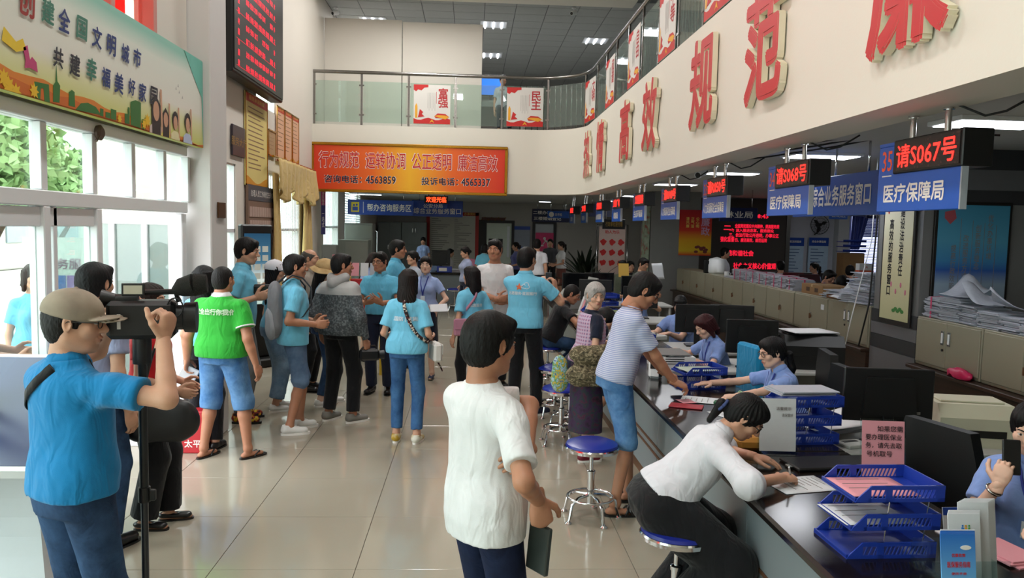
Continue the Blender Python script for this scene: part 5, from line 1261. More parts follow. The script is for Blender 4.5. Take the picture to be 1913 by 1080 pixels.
# dome and bullet cameras
def bullet_cam(p, lab, d=(-.6, -.7, -.3)):
    t = thing('ceiling_camera', lab, 'camera', tuple(p)); d = nrm(d); MB().lathe([(.045, 0), (.05, -.02), (.02, -.035), (.018, -.09)], 16).build('mount', m_white, t, smooth=True); c = np.array([0, 0, -.12])
    MB().tube([c-d*.09, c-d*.07, c+d*.06, c+d*.09], [.03, .055, .05, .045], 14).build('housing', m_white, t, smooth=True); MB().tube([c+d*.088, c+d*.095], .035, 12).build('lens', m_black, t)
bullet_cam(atz(1310, 306, 2.66+.14), 'white ball camera under the balcony edge near the number 34 sign'); bullet_cam(atz(1072, 14, 6.84), 'white ceiling camera upstairs above the curved railing'); bullet_cam(atz(627, 14, 6.84), 'small dark camera at the top left of the upper ceiling')
# loose cables under the ceiling
m_cab = mat('black_cable', '#101012', .6)
for k, (y, x) in enumerate(((3.8, 2.6), (5.65, 2.6), (7.55, 2.6), (9.4, 2.6))):
    o = MB().tube([(x, y+.35, 2.66+.02), (x+.12, y+.25, 2.60), (x+.2, y+.2, 2.62), (x+.3, y+.1, 2.70)], .007, 6).build('cable', m_cab, smooth=2); tag(o, ['nearest cable loop above the number 35 sign', 'cable loop above the number 34 sign', 'cable loop above the third counter sign', 'cable loop above the fourth counter sign'][k], 'cable', 'cable loops above the counter signs')
for k in range(3):
    o = MB().tube([(2.8+.03*k, 9.5, 2.79), (3.0+.1*k, 8.4, 2.84-.03*k), (3.1+.2*k, 7.4, 2.80), (3.6+.1*k, 6.6, 2.86), (4.3, 6.2, 2.79)], .009, 6).build('cable', m_cab, smooth=2); tag(o, ['upper cable of the bundle behind the dome camera', 'middle cable of the bundle behind the dome camera', 'lowest sagging cable of the bundle behind the dome camera'][k], 'cable', 'cable bundle under the office ceiling')
# ------------------------------------------------------------------ service counter
CX0, CX1, CY0, CY1, CZ = 1.25, 2.06, .9, 13.4, .78
m_gran = ramp_mat('black_granite', [(0, '#0b0908'), (.55, '#15110f'), (.75, '#2a211d'), (1, '#4a3f38')], scale=90, rough=.16, detail=6)
m_cpan = mat('counter_panel', '#8b979c', .35, var=.06, scale=2); m_brn = mat('brown_stripe', '#6b4a33', .5)
m_lam = mat('desk_laminate', '#a9aaa6', .45, var=.05)
ct = thing('service_counter', 'long black granite topped service counter with grey panelled front', 'counter', (1.65, 7, 0))
def rel(mb, o): return mb.xf(None, -np.asarray(o))
CO_ = (1.65, 7, 0)
n_ = 4
for k in range(n_):
    a = CY0+(CY1-CY0)*k/n_; b = CY0+(CY1-CY0)*(k+1)/n_; rel(MB().box(CX0, CX1, a+.001, b-.001, CZ-.045, CZ, b=.012), CO_).build('worktop', m_gran, ct)
rel(MB().box(CX0+.16, CX0+.20, CY0, CY1, 0, CZ-.045), CO_).build('carcass', mat('carcass_dark', '#3b3f42', .6), ct)
k = 0; y = CY0
while y < CY1-.1:
    rel(MB().box(CX0+.135, CX0+.16, y+.004, min(CY1, y+.92)-.004, .09, CZ-.05, b=.003), CO_).build('front_panel', m_cpan, ct); y += .92
for z in (.30, .36): rel(MB().box(CX0+.130, CX0+.135, CY0, CY1, z, z+.02), CO_).build('brown_stripe', m_brn, ct)
rel(MB().box(CX0+.15, CX0+.17, CY0, CY1, 0, .09), CO_).build('kick_board', m_brn, ct)
for y in (CY0, 2.8, 4.7, 6.6, 8.5, 10.4, 12.3, CY1-.04): rel(MB().box(CX0+.2, CX1-.03, y, y+.03, 0, CZ-.045), CO_).build('support', mat('carcass_dark', '#3b3f42'), ct)
# staff desks at right angles behind it
nms = ['nearest the camera', 'behind the glasses wearing clerk', 'behind the red haired clerk', 'further along', 'beside the balding clerk']
for k, (y, x1) in enumerate(((4.12, 3.7), (6.58, 3.5), (7.62, 3.3), (10.1, 3.3), (12.4, 3.3))):
    t = thing('staff_desk', 'pale grey staff desk behind the counter, '+nms[k], 'desk', (2.7, y, 0), 0, 'staff desks'); w = x1-2.08
    MB().box(2.08-2.7, x1-2.7, 0, .72, .71, .74, b=.005).build('desktop', m_lam, t)
    for xx in (2.10, x1-.06): MB().box(xx-2.7, xx-2.7+.03, .03, .69, 0, .71).build('side_panel', m_lam, t)
    MB().box(2.15-2.7, x1-.1-2.7, .60, .62, .25, .71).build('modesty_panel', m_lam, t)
# low wooden partition carrying the file cabinets
m_wood = ramp_mat('dark_wood_panel', [(.3, '#2a1a10'), (.7, '#3c2616')], scale=6, rough=.5, mapping={'Scale': (1, .3, 8)})
bt = thing('low_partition', 'long dark brown wooden ledge under the file cabinets', 'partition', (4.62, 11, 0))
BO = (4.62, 11, 0)
for a, b in ((5.0, Yp-.02), (Yp+.87, 16.6)):
    n = round((b-a)/1.2)
    for i in range(n):
        rel(MB().box(4.40, 4.86, a+(b-a)*i/n+.003, a+(b-a)*(i+1)/n-.003, .0, .66, b=.004), BO).build('wood_panel', m_wood, bt)
    rel(MB().box(4.34, 4.90, a, b, .66, .695, b=.006), BO).build('ledge', m_wood, bt)
# file cabinets
m_cab_ = mat('cabinet_beige', '#8f8a77', .45, var=.04, scale=2)
def cabinet(y0, y1, lab, handles):
    h = .47; w = y1-y0-.012; t = thing('file_cabinet', lab, 'cabinet', (4.42, y0+.006, .70), 0, 'beige steel file cabinets on the ledge')
    MB().box(.012, .40, 0, w, 0, h, b=.006).build('body', m_cab_, t)
    for i in range(2):
        a, b = (.012, w/2-.003) if i == 0 else (w/2+.003, w-.012); d = MB().box(0, .014, a, b, .03, h-.02, b=.004).build('door', m_cab_, t)
        if handles == 2:
            yy = w/2+(-.05 if i == 0 else .05); MB().box(-.008, 0, yy-.022, yy+.022, h*.52, h*.80, b=.003).build('handle', m_steel, d); MB().box(-.011, -.007, yy-.012, yy+.012, h*.56, h*.76).build('grip', m_white, d)
            if i == 1: MB().lathe([(.0, 0), (.012, 0), (.012, .01), (0, .01)], 10, R=roty(-pi/2), o=(0, yy-.01, h*.42)).build('lock', m_black, d)
        elif i == 0:
            MB().lathe([(.0, 0), (.012, 0), (.012, .012), (0, .012)], 10, R=roty(-pi/2), o=(0, b-.04, h*.5)).build('lock', m_chrome, d); MB().box(-.03, -.012, b-.05, b-.035, h*.36, h*.5).box(-.02, -.005, b-.06, b-.045, h*.38, h*.46).build('key', m_brn, d)
            if handles == 1: MB().box(-.004, 0, a+.08, a+.16, h*.66, h*.80).build('paper_label', m_paper, d)
    return t
yb = [8.33, 9.33, 10.33, 11.33, 12.35, 13.35, 14.4, 15.4, 16.4]
lb = ['first beyond the partition, with a white label and twin handles', 'second beyond the partition, under the leaning papers', 'third beyond the partition, keys in its lock', 'fourth beyond the partition, under the cardboard box', 'fifth beyond the partition, under the pink tied bundles', 'sixth beyond the partition', 'seventh beyond the partition, under the white cup', 'last of the row, farthest from the camera']
for i in range(8): cabinet(yb[i], yb[i+1], 'beige file cabinet, '+lb[i], 2 if i == 0 else (1 if i in (1,) else 0))
cabinet(Yp-1.02, Yp-.03, 'beige file cabinet with twin handles under the tied paper pile right of the partition', 2); cabinet(Yp-2.05, Yp-1.03, 'beige file cabinet at the right edge of the picture', 1)
# ------------------------------------------------------------------ papers
m_tie = mat('pink_tie', '#c2476d', .6); m_pink_p = mat('pink_paper', '#d9929c', .7, var=.05); m_sheet = mat('paper_stack_edge', '#a9adb8', .85, var=.12, scale=40)
def pile(lab, loc, w, d, h, rz=0, seed=0, tie=False, m=None, grp=None, messy=.01, name='paper_pile', cat='papers'):
    t = thing(name, lab, cat, loc, rz, grp); rs = random.Random(seed); mb = MB(); n = max(3, int(h/.011)); z = 0
    for i in range(n):
        th = h/n; a = rs.gauss(0, messy*2); dx, dy = rs.gauss(0, messy), rs.gauss(0, messy)
        mb.box(-w/2, w/2, -d/2, d/2, z, z+th*.82, R=rotz(a), o=(dx, dy, 0)); z += th
    o = mb.build('sheets', m or m_sheet, t); o['kind'] = 'stuff'
    if tie:
        MB().box(-.012, .012, -d/2-.014, d/2+.014, -0.0, h+.004).build('pink_tie', m_tie, t) if 0 else MB().box(-.010, .010, -d/2-.016, -d/2-.012, 0, h).box(-.010, .010, -d/2-.016, d/2+.016, h, h+.003).box(-w/2-.016, -w/2-.012, -.01, .01, 0, h).box(-w/2-.016, w/2+.016, -.01, .01, h+.003, h+.005).build('pink_tie', m_tie, t)
    return t
def sheet(lab, loc, w=.21, d=.297, rz=0, m=None, curl=0, lines=6, name='paper_sheet', cat='paper', grp=None, rx=0, ry=0):
    nu, nv = 8, 6; V = []
    for i in range(nu+1):
        for j in range(nv+1): u, v = i/nu-.5, j/nv-.5; V.append((u*w, v*d, .002+curl*(u+.5)**2*(1+.5*sin(v*5))+curl*.4*max(0, v)**2))
    F = [(i*(nv+1)+j, (i+1)*(nv+1)+j, (i+1)*(nv+1)+j+1, i*(nv+1)+j+1) for i in range(nu) for j in range(nv)]
    o = obj_vf(name, np.array(V), F, m or m_paper); md = o.modifiers.new('thickness', 'SOLIDIFY'); md.thickness = .0012; md.offset = 1; o.location = loc; o.rotation_euler = (rx, ry, rz); tag(o, lab, cat, grp)
    if lines and not curl:
        mb = MB(); rs = random.Random(int(w*1e3+lines))
        for k in range(lines): y = d*(.38-.7*k/lines); mb.box(-w*.38, -w*.38+w*.76*(.5+.5*rs.random()), y, y+.004, .0036, .004)
        mb.build('small_print', m_gr, o)
    return o
for i in range(9):
    y = 10.55+i*.285; pile('pink tied bundle of forms on the file cabinets, %s from the camera' % ('first second third fourth fifth sixth seventh eighth ninth'.split()[i]), (4.60, y, 1.172), .30, .24, .15+.01*(i % 3), .05*((i % 3)-1), i, True, grp='tied bundles of forms in a row')
def carton(lab, loc, w, d, h, rz=0, c='#8c6a45', grp=None, stripe=None):
    t = thing('cardboard_box', lab, 'box', loc, rz, grp); MB().box(-w/2, w/2, -d/2, d/2, 0, h, b=.003).build('body', mat('carton_'+c.strip('#'), c, .8, var=.08), t); MB().box(-w/2-.001, w/2+.001, -.025, .025, h-.03, h+.001).build('tape', mat('brown_tape', '#a98a5a', .3), t)
    if stripe:
        for yy in (-.3, .1): MB().box(-w/2-.002, -w/2, d*yy, d*yy+d*.16, h*.3, h*.7).build('printed_mark', mat('carton_print', '#4c3524', .7), t)
    return t
carton('long cardboard box on the file cabinets, in front of the uniformed clerks', (4.62, 9.85, 1.172), .36, .62, .13, 0, stripe=1)
carton('flat brown box under the newspapers on the file cabinets', (4.60, 9.2, 1.172), .30, .44, .045, .1, '#7a5234')
pile('heap of newspapers on the file cabinets beside the cardboard box', (4.62, 9.18, 1.219), .34, .5, .06, .1, 41, messy=.03, name='newspaper_heap'); pile('grey printed newspaper lying on the heap', (4.66, 9.0, 1.281), .26, .36, .03, .5, 42, messy=.02, name='newspaper_heap')
for i, (x, y, w, d, h, r, lab) in enumerate(((4.62, 8.56, .36, .34, .36, .05, 'tallest leaning pile of forms just left of the partition edge'), (4.72, 8.96, .30, .30, .27, -.1, 'second tall pile of forms left of the partition'), (4.52, 8.82, .20, .34, .12, .4, 'slumped low pile of forms in front of the tall ones'), (4.55, 9.9-.75+.35, .22, .14, .05, .3, 'small loose forms near the newspapers'))):
    pile(lab, (x, y, 1.172), w, d, h, r, 50+i, messy=.022, grp='piles of forms beside the partition')
sheet('curled loose sheet leaning over the cabinet front near the partition', (4.52, 9.0, 1.2), .30, .36, .3, m_paper, .12, 0)
for i, (y, h, w, d, r) in enumerate(((7.25, .20, .30, .24, 0), (6.98, .22, .32, .26, .1), (6.70, .17, .30, .26, -.1), (6.42, .15, .32, .25, .1), (6.15, .13, .32, .25, 0), (5.88, .12, .32, .25, .12))):
    pile(['pink tied pile of forms, closest to the partition, on the right cabinet', 'tall bulging pile of forms, second right of the partition', 'pile of forms, third right of the partition', 'pile of forms, fourth right of the partition', 'low pile of forms, fifth right of the partition', 'low pile of forms at the right edge'][i], (4.62, y, 1.172), w, d, h, r, 60+i, i == 0, grp='piles of forms right of the partition', messy=.016)
for i, (y, z) in enumerate(((6.95, 1.41), (6.65, 1.36), (6.3, 1.34))):
    sheet(['first upturned wad of forms on the right pile', 'second upturned wad of forms on the right pile', 'third upturned wad of forms at the right edge'][i], (4.60, y, z), .34, .30, .4+i, m_sheet, .13, 0, name='form_wad', grp='upturned wads of forms')
o = MB().lathe([(.035, 0), (.04, .01), (.042, .09), (.038, .09), (.036, .012)], 16).tube([(.04, 0, .075), (.07, 0, .06), (.07, 0, .035), (.04, 0, .02)], .006, 6).build('cup', m_white, smooth=True); o.location = (4.55, 13.55, 1.172); tag(o, 'white cup on the far file cabinets', 'cup')
pile('flat white papers beside the cup on the far cabinets', (4.6, 13.1, 1.172), .3, .5, .03, .1, 71)
t = thing('water_machine', 'white humped machine with a black spout on the far cabinets', 'appliance', (4.70, 14.6, 1.172)); MB().lathe([(.16, 0), (.18, .03), (.18, .16), (.13, .27), (0, .31)], 20, sy=1.5).build('body', m_white, t, smooth=True); MB().box(-.24, -.16, -.05, .05, .0, .24, b=.01).build('spout', m_black, t)
V_ = []; o = MB().ball((0, 0, .035), (.13, .22, .06), 14).build('plastic_bag', mat('pink_bag_plastic', '#c21f55', .35), smooth=2)
me = o.data; rs = np.random.RandomState(5)
for v in me.vertices: v.co.x += rs.uniform(-.02, .02); v.co.z = max(0, v.co.z+rs.uniform(-.02, .03))
o.location = (4.37-.0, 6.62, .697); o.scale = (.35, .8, .8); tag(o, 'crumpled pink plastic bag on the ledge under the right cabinet', 'bag')
# ------------------------------------------------------------------ office equipment builders
def facing(d): return atan2(d[1], d[0])+pi/2        # local -y faces d
def monitor(lab, loc, d, w=.50, h=.30, lit=None, grp='black computer monitors'):
    t = thing('monitor', lab, 'monitor', loc, facing(d), grp); z0 = .14
    MB().box(-w/2, w/2, -.012, .014, z0, z0+h, b=.006).prism([(-w*.3, z0+.04), (w*.3, z0+.04), (w*.26, z0+h-.05), (-w*.26, z0+h-.05)], .014, .045, axis='y').build('screen_case', m_black, t)
    MB().box(-w/2+.015, w/2-.015, -.0135, -.012, z0+.02, z0+h-.015).build('screen', lit or mat('dark_screen', '#0a0c10', .15), t)
    MB().box(-.03, .03, .01, .035, .01, z0+.08, b=.004).build('neck', m_black, t); MB().box(-.12, .12, -.08, .10, 0, .014, b=.005).build('foot', m_black, t)
    MB().box(-w*.36, -w*.30, .0145, .016, z0+.05, z0+.065).box(-w*.27, -w*.18, .0145, .016, z0+.05, z0+.07).build('rating_label', m_gr, t); return t
def chair(lab, loc, d, m=None, grp='office chairs', arms=True):
    t = thing('office_chair', lab, 'chair', loc, facing(d), grp); m = m or m_black
    MB().box(-.24, .24, -.24, .24, .42, .50, b=.03).build('seat', m, t); V = MB()
    V.prism([(-.22, .55), (.22, .55), (.24, .85), (.19, 1.02), (-.19, 1.02), (-.24, .85)], .22, .28, axis='y').build('backrest', m, t)
    MB().tube([(0, .20, .46), (0, .30, .50), (0, .30, .7)], .022, 8).build('back_bar', m_black, t, smooth=True)
    MB().tube([(0, 0, .10), (0, 0, .43)], .028, 10).build('column', m_chrome, t, smooth=True)
    for k in range(5):
        a = k*2*pi/5+.3; MB().tube([(0, 0, .12), (.28*cos(a), .28*sin(a), .07)], [.03, .018], 6).build('foot_arm', m_black, t, smooth=True); MB().ball((.28*cos(a), .28*sin(a), .03), .03, 8).build('castor', m_black, t, smooth=2)
    if arms:
        for q in (-1, 1): MB().tube([(q*.25, .15, .47), (q*.29, .12, .66), (q*.29, -.14, .67), (q*.25, -.12, .47)], .016, 8).build('armrest', m_black, t, smooth=True)
    return t
m_stoolb = mat('stool_blue_vinyl', '#1c2a8c', .3, var=.05)
def stool(lab, loc, rz=0, z=.52, first=[None]):
    if first[0] is not None: return dup(first[0], loc, rz, lab)
    t = thing('bar_stool', lab, 'stool', loc, rz, 'round blue stools on chrome stems')
    MB().lathe([(0, z-.035), (.165, z-.035), (.178, z-.02), (.172, z-.005), (.13, z+.012), (0, z+.016)], 32).build('seat', m_stoolb, t, smooth=True)
    MB().lathe([(.17, z-.052), (.184, z-.05), (.186, z-.03), (.180, z-.022), (.172, z-.03)], 32).build('chrome_rim', m_chrome, t, smooth=True); MB().lathe([(0, z-.055), (.17, z-.052), (.17, z-.035), (0, z-.036)], 24).build('seat_plate', m_black, t, smooth=True)
    MB().tube([(0, 0, .30), (0, 0, z-.05)], .014, 12).build('piston', m_chrome, t, smooth=True); MB().tube([(0, 0, .10), (0, 0, .32)], .025, 14).lathe([(.03, .305), (.03, .325), (.02, .33)], 14).build('column', m_chrome, t, smooth=True)
    MB().tube([(.155*cos(a), .155*sin(a), .145) for a in np.linspace(0, 2*pi, 33)], .010, 8, caps=False).build('foot_ring', m_chrome, t, smooth=2)
    for k in range(5):
        a = k*2*pi/5; c, s_ = cos(a), sin(a); MB().tube([(.02*c, .02*s_, .16), (.11*c, .11*s_, .155), (.17*c, .17*s_, .12), (.19*c, .19*s_, .03), (.20*c, .20*s_, .012)], .011, 8).build('leg', m_chrome, t, smooth=True); MB().lathe([(.022, 0), (.024, .006), (.016, .016)], 12, o=(.20*c, .20*s_, 0)).build('foot_pad', m_chrome, t, smooth=True)
    first[0] = t; KIDS[t.name] = list(t.children); return t
m_trayb = mat('tray_blue', '#1f3a9c', .35, var=.04)
def tray(lab, loc, rz=0, n=3, w=.34, d=.25, gap=.105, rods=True):
    """stacking letter tray: open end at -x, slotted long sides along x"""
    t = thing('letter_tray', lab, 'tray', loc, rz, 'blue stacking letter trays')
    for k in range(n):
        z = k*gap; dx = k*.01; m = MB(); m.box(-w/2+dx, w/2+dx, -d/2, d/2, z+.006, z+.010)
        o = m.build('tier', m_trayb, t)
        for q in (-1, 1):
            y = q*d/2; s = MB(); s.box(-w/2+.05+dx, w/2+dx, y-.003, y+.003, z, z+.014).box(-w/2+.06+dx, w/2+dx, y-.004, y+.004, z+.046, z+.060)
            s.prism([(-w/2+dx, z), (-w/2+.06+dx, z), (-w/2+.06+dx, z+.060), (-w/2+.012+dx, z+.016)], y-.003, y+.003, axis='y'); s.box(w/2-.035+dx, w/2+dx, y-.003, y+.003, z, z+.06); s.box(-.055+dx, -.03+dx, y-.003, y+.003, z, z+.06)
            for x0, x1 in ((-w/2+.06, -.055), (-.03, w/2-.035)):
                nn = int((x1-x0)/.014)
                for i in range(nn): xx = x0+(i+.5)*(x1-x0)/nn+dx; s.prism([(xx-.005, z+.012), (xx-.001, z+.012), (xx+.013, z+.048), (xx+.009, z+.048)], y-.002, y+.002, axis='y')
            s.build('slotted_side', m_trayb, o)
        MB().box(w/2-.006+dx, w/2+dx, -d/2, d/2, z, z+.06).build('back_edge', m_trayb, o); MB().box(-w/2+dx, -w/2+.006+dx, -d/2, d/2, z, z+.016).build('front_lip', m_trayb, o)
    if rods and n > 1:
        for x in (-.03, w/2-.05):
            for q in (-1, 1): MB().tube([(x, q*(d/2-.01), .01), (x+.01*(n-1), q*(d/2-.01), (n-1)*gap+.01)], .0022, 6).build('wire_post', m_chrome, t)
    return t
# ------------------------------------------------------------------ counter top objects, near to far
tray('blue three tier letter tray nearest the camera with pink papers on top', (1.545, 2.79, CZ), .03)
sheet('pink printed forms in the top tier of the nearest letter tray', (1.53, 2.79, CZ+.2225), .26, .215, .03, m_pink_p, 0, 3); sheet('white forms in the middle tier of the nearest letter tray', (1.51, 2.79, CZ+.1175), .27, .215, .06, m_paper, 0, 3)
m_acr = glass('acrylic', '#eef6f6', refl=.8)
def stand(lab, loc, rz, w, h, m, lines, tm, lean=.12, fs=.03):
    t = thing('sign_stand', lab, 'sign', loc, rz); R = rotx(-lean)
    MB().box(-w/2, w/2, .0045, .006, 0, h, R=R).box(-w/2, w/2, -.05, .05, 0, .003).build('acrylic_holder', m_acr, t); MB().box(-w/2+.008, w/2-.008, .002, .004, .012, h-.008, R=R).build('insert', m, t)
    for k, (s_, u, z, wd) in enumerate(lines): put_text('lettering', s_, tm, R@np.array([u, -.0035, z]), (1, 0, 0), R@np.array([0, 0, 1.]), fs, t, bold=.01, fit=(wd, fs*.95))
    return t
stand('pink notice in a clear stand behind the nearest letter tray', (2.0, 3.55, CZ), -.12, .215, .29, m_pink_p, (('如果您需', .03, .245, .12), ('要办理医保业', 0, .205, .17), ('务，请先去取', 0, .165, .17), ('号机取号', -.02, .125, .12)), m_blk, fs=.03)
stand('white notice in a clear stand in front of the writing woman', (1.655, 3.98, CZ), -.06, .21, .30, m_paper, (('温馨提示', .03, .24, .08), ('请保管好', .05, .205, .06)), m_gr, fs=.018)
bh = thing('brochure_rack', 'clear acrylic brochure rack at the near end of the counter', 'rack', (1.63, 2.36, CZ), .0)
MB().box(-.13, .13, -.11, -.105, 0, .10).box(-.13, .13, -.02, -.015, 0, .13).box(-.13, .13, .10, .105, 0, .16).box(-.13, -.125, -.11, .105, 0, .10).box(.125, .13, -.11, .105, 0, .10).box(-.13, .13, -.11, .105, 0, .004).build('acrylic_tray', m_acr, bh)
m_brb = ramp_mat('brochure_sky', [(0, '#7fae4c'), (.14, '#9fc9e0'), (.35, '#6fb2e2'), (1, '#2a6fc4')], tex='z', coord='Generated', rough=.3)
def brochure(lab, loc, rz, w, h, m, cover, th=.004, grp='brochures in the counter rack'):
    t = thing('brochure', lab, 'brochure', loc, rz, grp); R = rotx(-.16); MB().box(-w/2, w/2, 0, th, 0, h, R=R).build('cover', m, t)
    if cover == 'sky':
        for k, (s_, z, f, mm, wd) in enumerate((('优惠政策', h*.72, .012, m_pred, .045), ('医保服务指南', h*.60, .020, m_pred, .075), ('便民手册', h*.48, .009, m_pred, .05))): put_text('lettering', s_, mm, R@np.array([0, -.001, z]), (1, 0, 0), R@np.array([0, 0, 1.]), f, t, bold=.02, fit=(wd, f*.95))
        mb = MB(); rs = random.Random(2)
        for i in range(9): x = -w*.42+i*w*.1; mb.box(x, x+w*.05, -.0012, 0, h*.10, h*(.16+.10*rs.random()), R=R)
        mb.build('printed_towers', mat('tower_print', '#5d7fa0', .5), t); MB().prism([(w*.22+w*.16*cos(a), h*.82+h*.03*sin(a)) for a in np.linspace(0, 2*pi, 12, endpoint=False)], -.0012, 0, axis='y', R=R).build('printed_cloud', mw_, t)
    else:
        for i, c in enumerate(('#1f78c8', '#e0a21c', '#3a9c46')): MB().prism([(-.012+.010*i, h*.78), (-.004+.010*i, h*.78), (.0+.010*i, h*.83), (-.009+.012*i, h*.84)], -.0015, 0, axis='y', R=R).ball(R@np.array([-.006+.011*i, -.001, h*.855]), (.0035, .0012, .0035), 8).build('emblem_figure', mat('emblem_'+c.strip('#'), c, .5), t)
        MB().box(-.024, .024, -.0015, 0, h*.755, h*.765, R=R).build('emblem_line', m_pred, t)
    return t
for i in range(4): brochure(['blue sky covered brochure at the front of the rack', 'blue brochure just behind the front one', 'third brochure in the front row of the rack', 'last brochure of the front row of the rack'][i], (1.550+.008*i, 2.265+.012*i, CZ+.006), .0, .112, .235, m_brb if i < 3 else m_paper, 'sky' if i < 3 else 'fig')
for i in range(5): brochure(['white brochure with a small emblem in the middle row', 'second white brochure of the middle row', 'third white brochure of the middle row', 'fourth white brochure of the middle row', 'last white brochure of the middle row'][i], (1.63+.006*i, 2.355+.008*i, CZ+.006), 0, .108, .265, m_paper, 'fig')
for i in range(7): brochure('tall white brochure of the rear row, %s from the front' % ('first', 'second', 'third', 'fourth', 'fifth', 'sixth', 'seventh')[i], (1.695+.008*i, 2.405+.006*i, CZ+.006), 0, .105, .285, m_paper, 'fig')
t = thing('name_plate', 'white desk name plate with a dark blue top and black lettering at the right edge', 'sign', (1.96, 2.86, CZ), .05); R = rotx(-.2)
MB().box(-.09, .09, 0, .004, 0, .115, R=R).box(-.09, .09, 0, .06, 0, .004).build('plate', m_paper, t); MB().box(-.09, .09, -.002, 0, .085, .115, R=R).build('blue_band', m_blued, t); put_text('lettering', '业务', m_blk, R@np.array([-.0, -.003, .045]), (1, 0, 0), R@np.array([0, 0, 1.]), .05, t, bold=.03, fit=(.12, .05))
pile('pink slips beside the name plate at the right edge of the counter', (2.0, 2.68, CZ), .14, .2, .02, .2, 80, m=m_pink_p, name='slip_pile')
sheet('white form on the counter under the writing woman', (1.56, 3.47, CZ), .21, .297, -1.35, m_paper, 0, 8, name='form'); 
t = thing('keyboard', 'black keyboard shaped folder on the counter behind the white form', 'folder', (1.86, 3.78, CZ), .1); MB().box(-.24, .24, -.10, .10, 0, .02, b=.006).build('cover', m_black, t); MB().box(-.26, -.24, -.05, .0, .003, .014, b=.002).build('clasp', m_steel, t)
tray('blue three tier letter tray beside the white notice stand', (1.90, 4.28, CZ), .1, 3); pile('rolled white papers on the tray beside the notice stand', (1.88, 4.28, CZ+.275), .33, .2, .025, .15, 81, messy=.02)
tray('blue letter tray with papers beside the striped shirt man', (1.74, 5.75, CZ), .15, 2); sheet('colourful printed sheet in the tray beside the striped shirt man', (1.74, 5.75, CZ+.13), .28, .21, .2, mat('map_print', '#a9b9ab', .6, var=.3, scale=25), 0, 0, name='leaflet')
sheet('white slip sticking out of the tray beside the white notice stand', (1.70, 4.62, CZ), .21, .26, .6, m_paper, .015, 0)
sheet('pink slip standing in front of the glasses wearing clerk', (1.86, 4.72, CZ+.0), .10, .14, .5, m_pink_p, .03, 0)
for k, (x, y, r, lab) in enumerate(((1.70, 4.82, .4, 'printed booklet lying on the counter before the clerk'), (1.84, 4.98, 1.0, 'open white form under the clerk with the green bracelet'), (1.62, 5.25, 1.2, 'white form near the edge of the tray'), (1.5, 5.2, .2, 'small pink and white slip under the striped shirt man'))): sheet(lab, (x, y, CZ+.001*k), .20 if k < 3 else .1, .27 if k < 3 else .12, r, m_paper if k < 3 else m_pink_p, 0, 5)
o = MB().box(-.10, .10, -.035, .035, 0, .035, b=.012).build('pencil_case', mat('green_case', '#1f5a3a', .5)); o.location = (1.76, 5.10, CZ+.004); o.rotation_euler = (0, 0, .3); tag(o, 'dark green soft case in the clerk\'s hand on the counter', 'case')
o = MB().box(-.11, .11, -.06, .06, 0, .008, b=.002).build('booklet', mat('red_booklet', '#9c2030', .5)); o.location = (1.46, 5.05, CZ+.002); o.rotation_euler = (0, 0, -.4); tag(o, 'red booklet under the hands of the striped shirt man', 'booklet')
# desk things
monitor('large black monitor seen from behind, nearest the camera', (2.42, 4.30, .74), (.15, 1), .50, .31)
pile('white papers heaped on the nearest desk left of the monitor', (2.25, 4.66, .74), .5, .3, .05, .5, 83, messy=.03); pile('papers heaped on the nearest desk right of the monitor', (2.72, 4.60, .74), .3, .2, .04, -.3, 84, messy=.03)
sheet('crumpled white paper on the nearest desk', (2.2, 4.55, .80), .4, .3, .2, m_paper, .04, 0); t = thing('calculator', 'pale flat calculator beside the heaped papers', 'calculator', (2.22, 4.28, .74), .3); MB().box(-.08, .08, -.06, .06, 0, .02, b=.004).build('body', m_lam, t); MB().box(-.05, .05, .01, .04, .02, .022).build('display', m_black, t)
o = MB().box(-.11, .11, -.05, .05, 0, .05, b=.004).build('green_box', mat('green_carton', '#1f5c35', .5)); o.location = (2.72, 4.22, .74); tag(o, 'flat green box under the nearest monitor', 'box')
def printer(lab, loc, d, w, dp, h, m, tray_=True):
    t = thing('printer', lab, 'printer', loc, facing(d)); MB().prism([(-dp/2, 0), (dp/2, 0), (dp/2, h), (-dp/2+.06, h), (-dp/2, h*.7)], -w/2, w/2, axis='x').build('body', m, t)
    MB().box(-w*.36, w*.36, -dp/2-.003, -dp/2, h*.25, h*.42).build('output_slot', m_black, t); MB().box(-w*.42, w*.42, -dp/2+.10, dp/2-.05, h, h+.012, b=.003).build('lid', m, t)
    for k in range(4): MB().box(w/2, w/2+.002, -dp*.3, dp*.2, h*.5+k*.02, h*.5+k*.02+.006).build('vent', m_black, t)
    MB().box(w*.2, w*.4, -dp/2+.02, -dp/2+.06, h*.75, h*.80).build('control_panel', m_black, t); return t
m_bei = mat('beige_plastic', '#b9b6a0', .5, var=.04)
printer('beige printer on the nearest desk right of the monitor', (2.98, 4.42, .74), (-.2, -1), .42, .34, .24, m_bei)
t = printer('black laser printer with papers on top behind the clerks', (3.12, 6.92, .74), (-.15, -1), .52, .42, .30, m_black); pile('white printouts lying on the black laser printer', (3.12, 6.92, 1.056), .4, .32, .02, .1, 85, messy=.02, m=m_paper)
o = MB().tube([(2.55, 4.32, .95), (2.72, 4.16, .80), (2.76, 4.2, .80), (2.80, 4.30, .86)], .006, 6).build('cable', m_cab, smooth=2); tag(o, 'black cable hanging between the nearest monitor and the beige printer', 'cable')
chair('empty black chair back beside the phoning clerk', (2.12, 3.62, 0), (-1, -.3), grp=None)
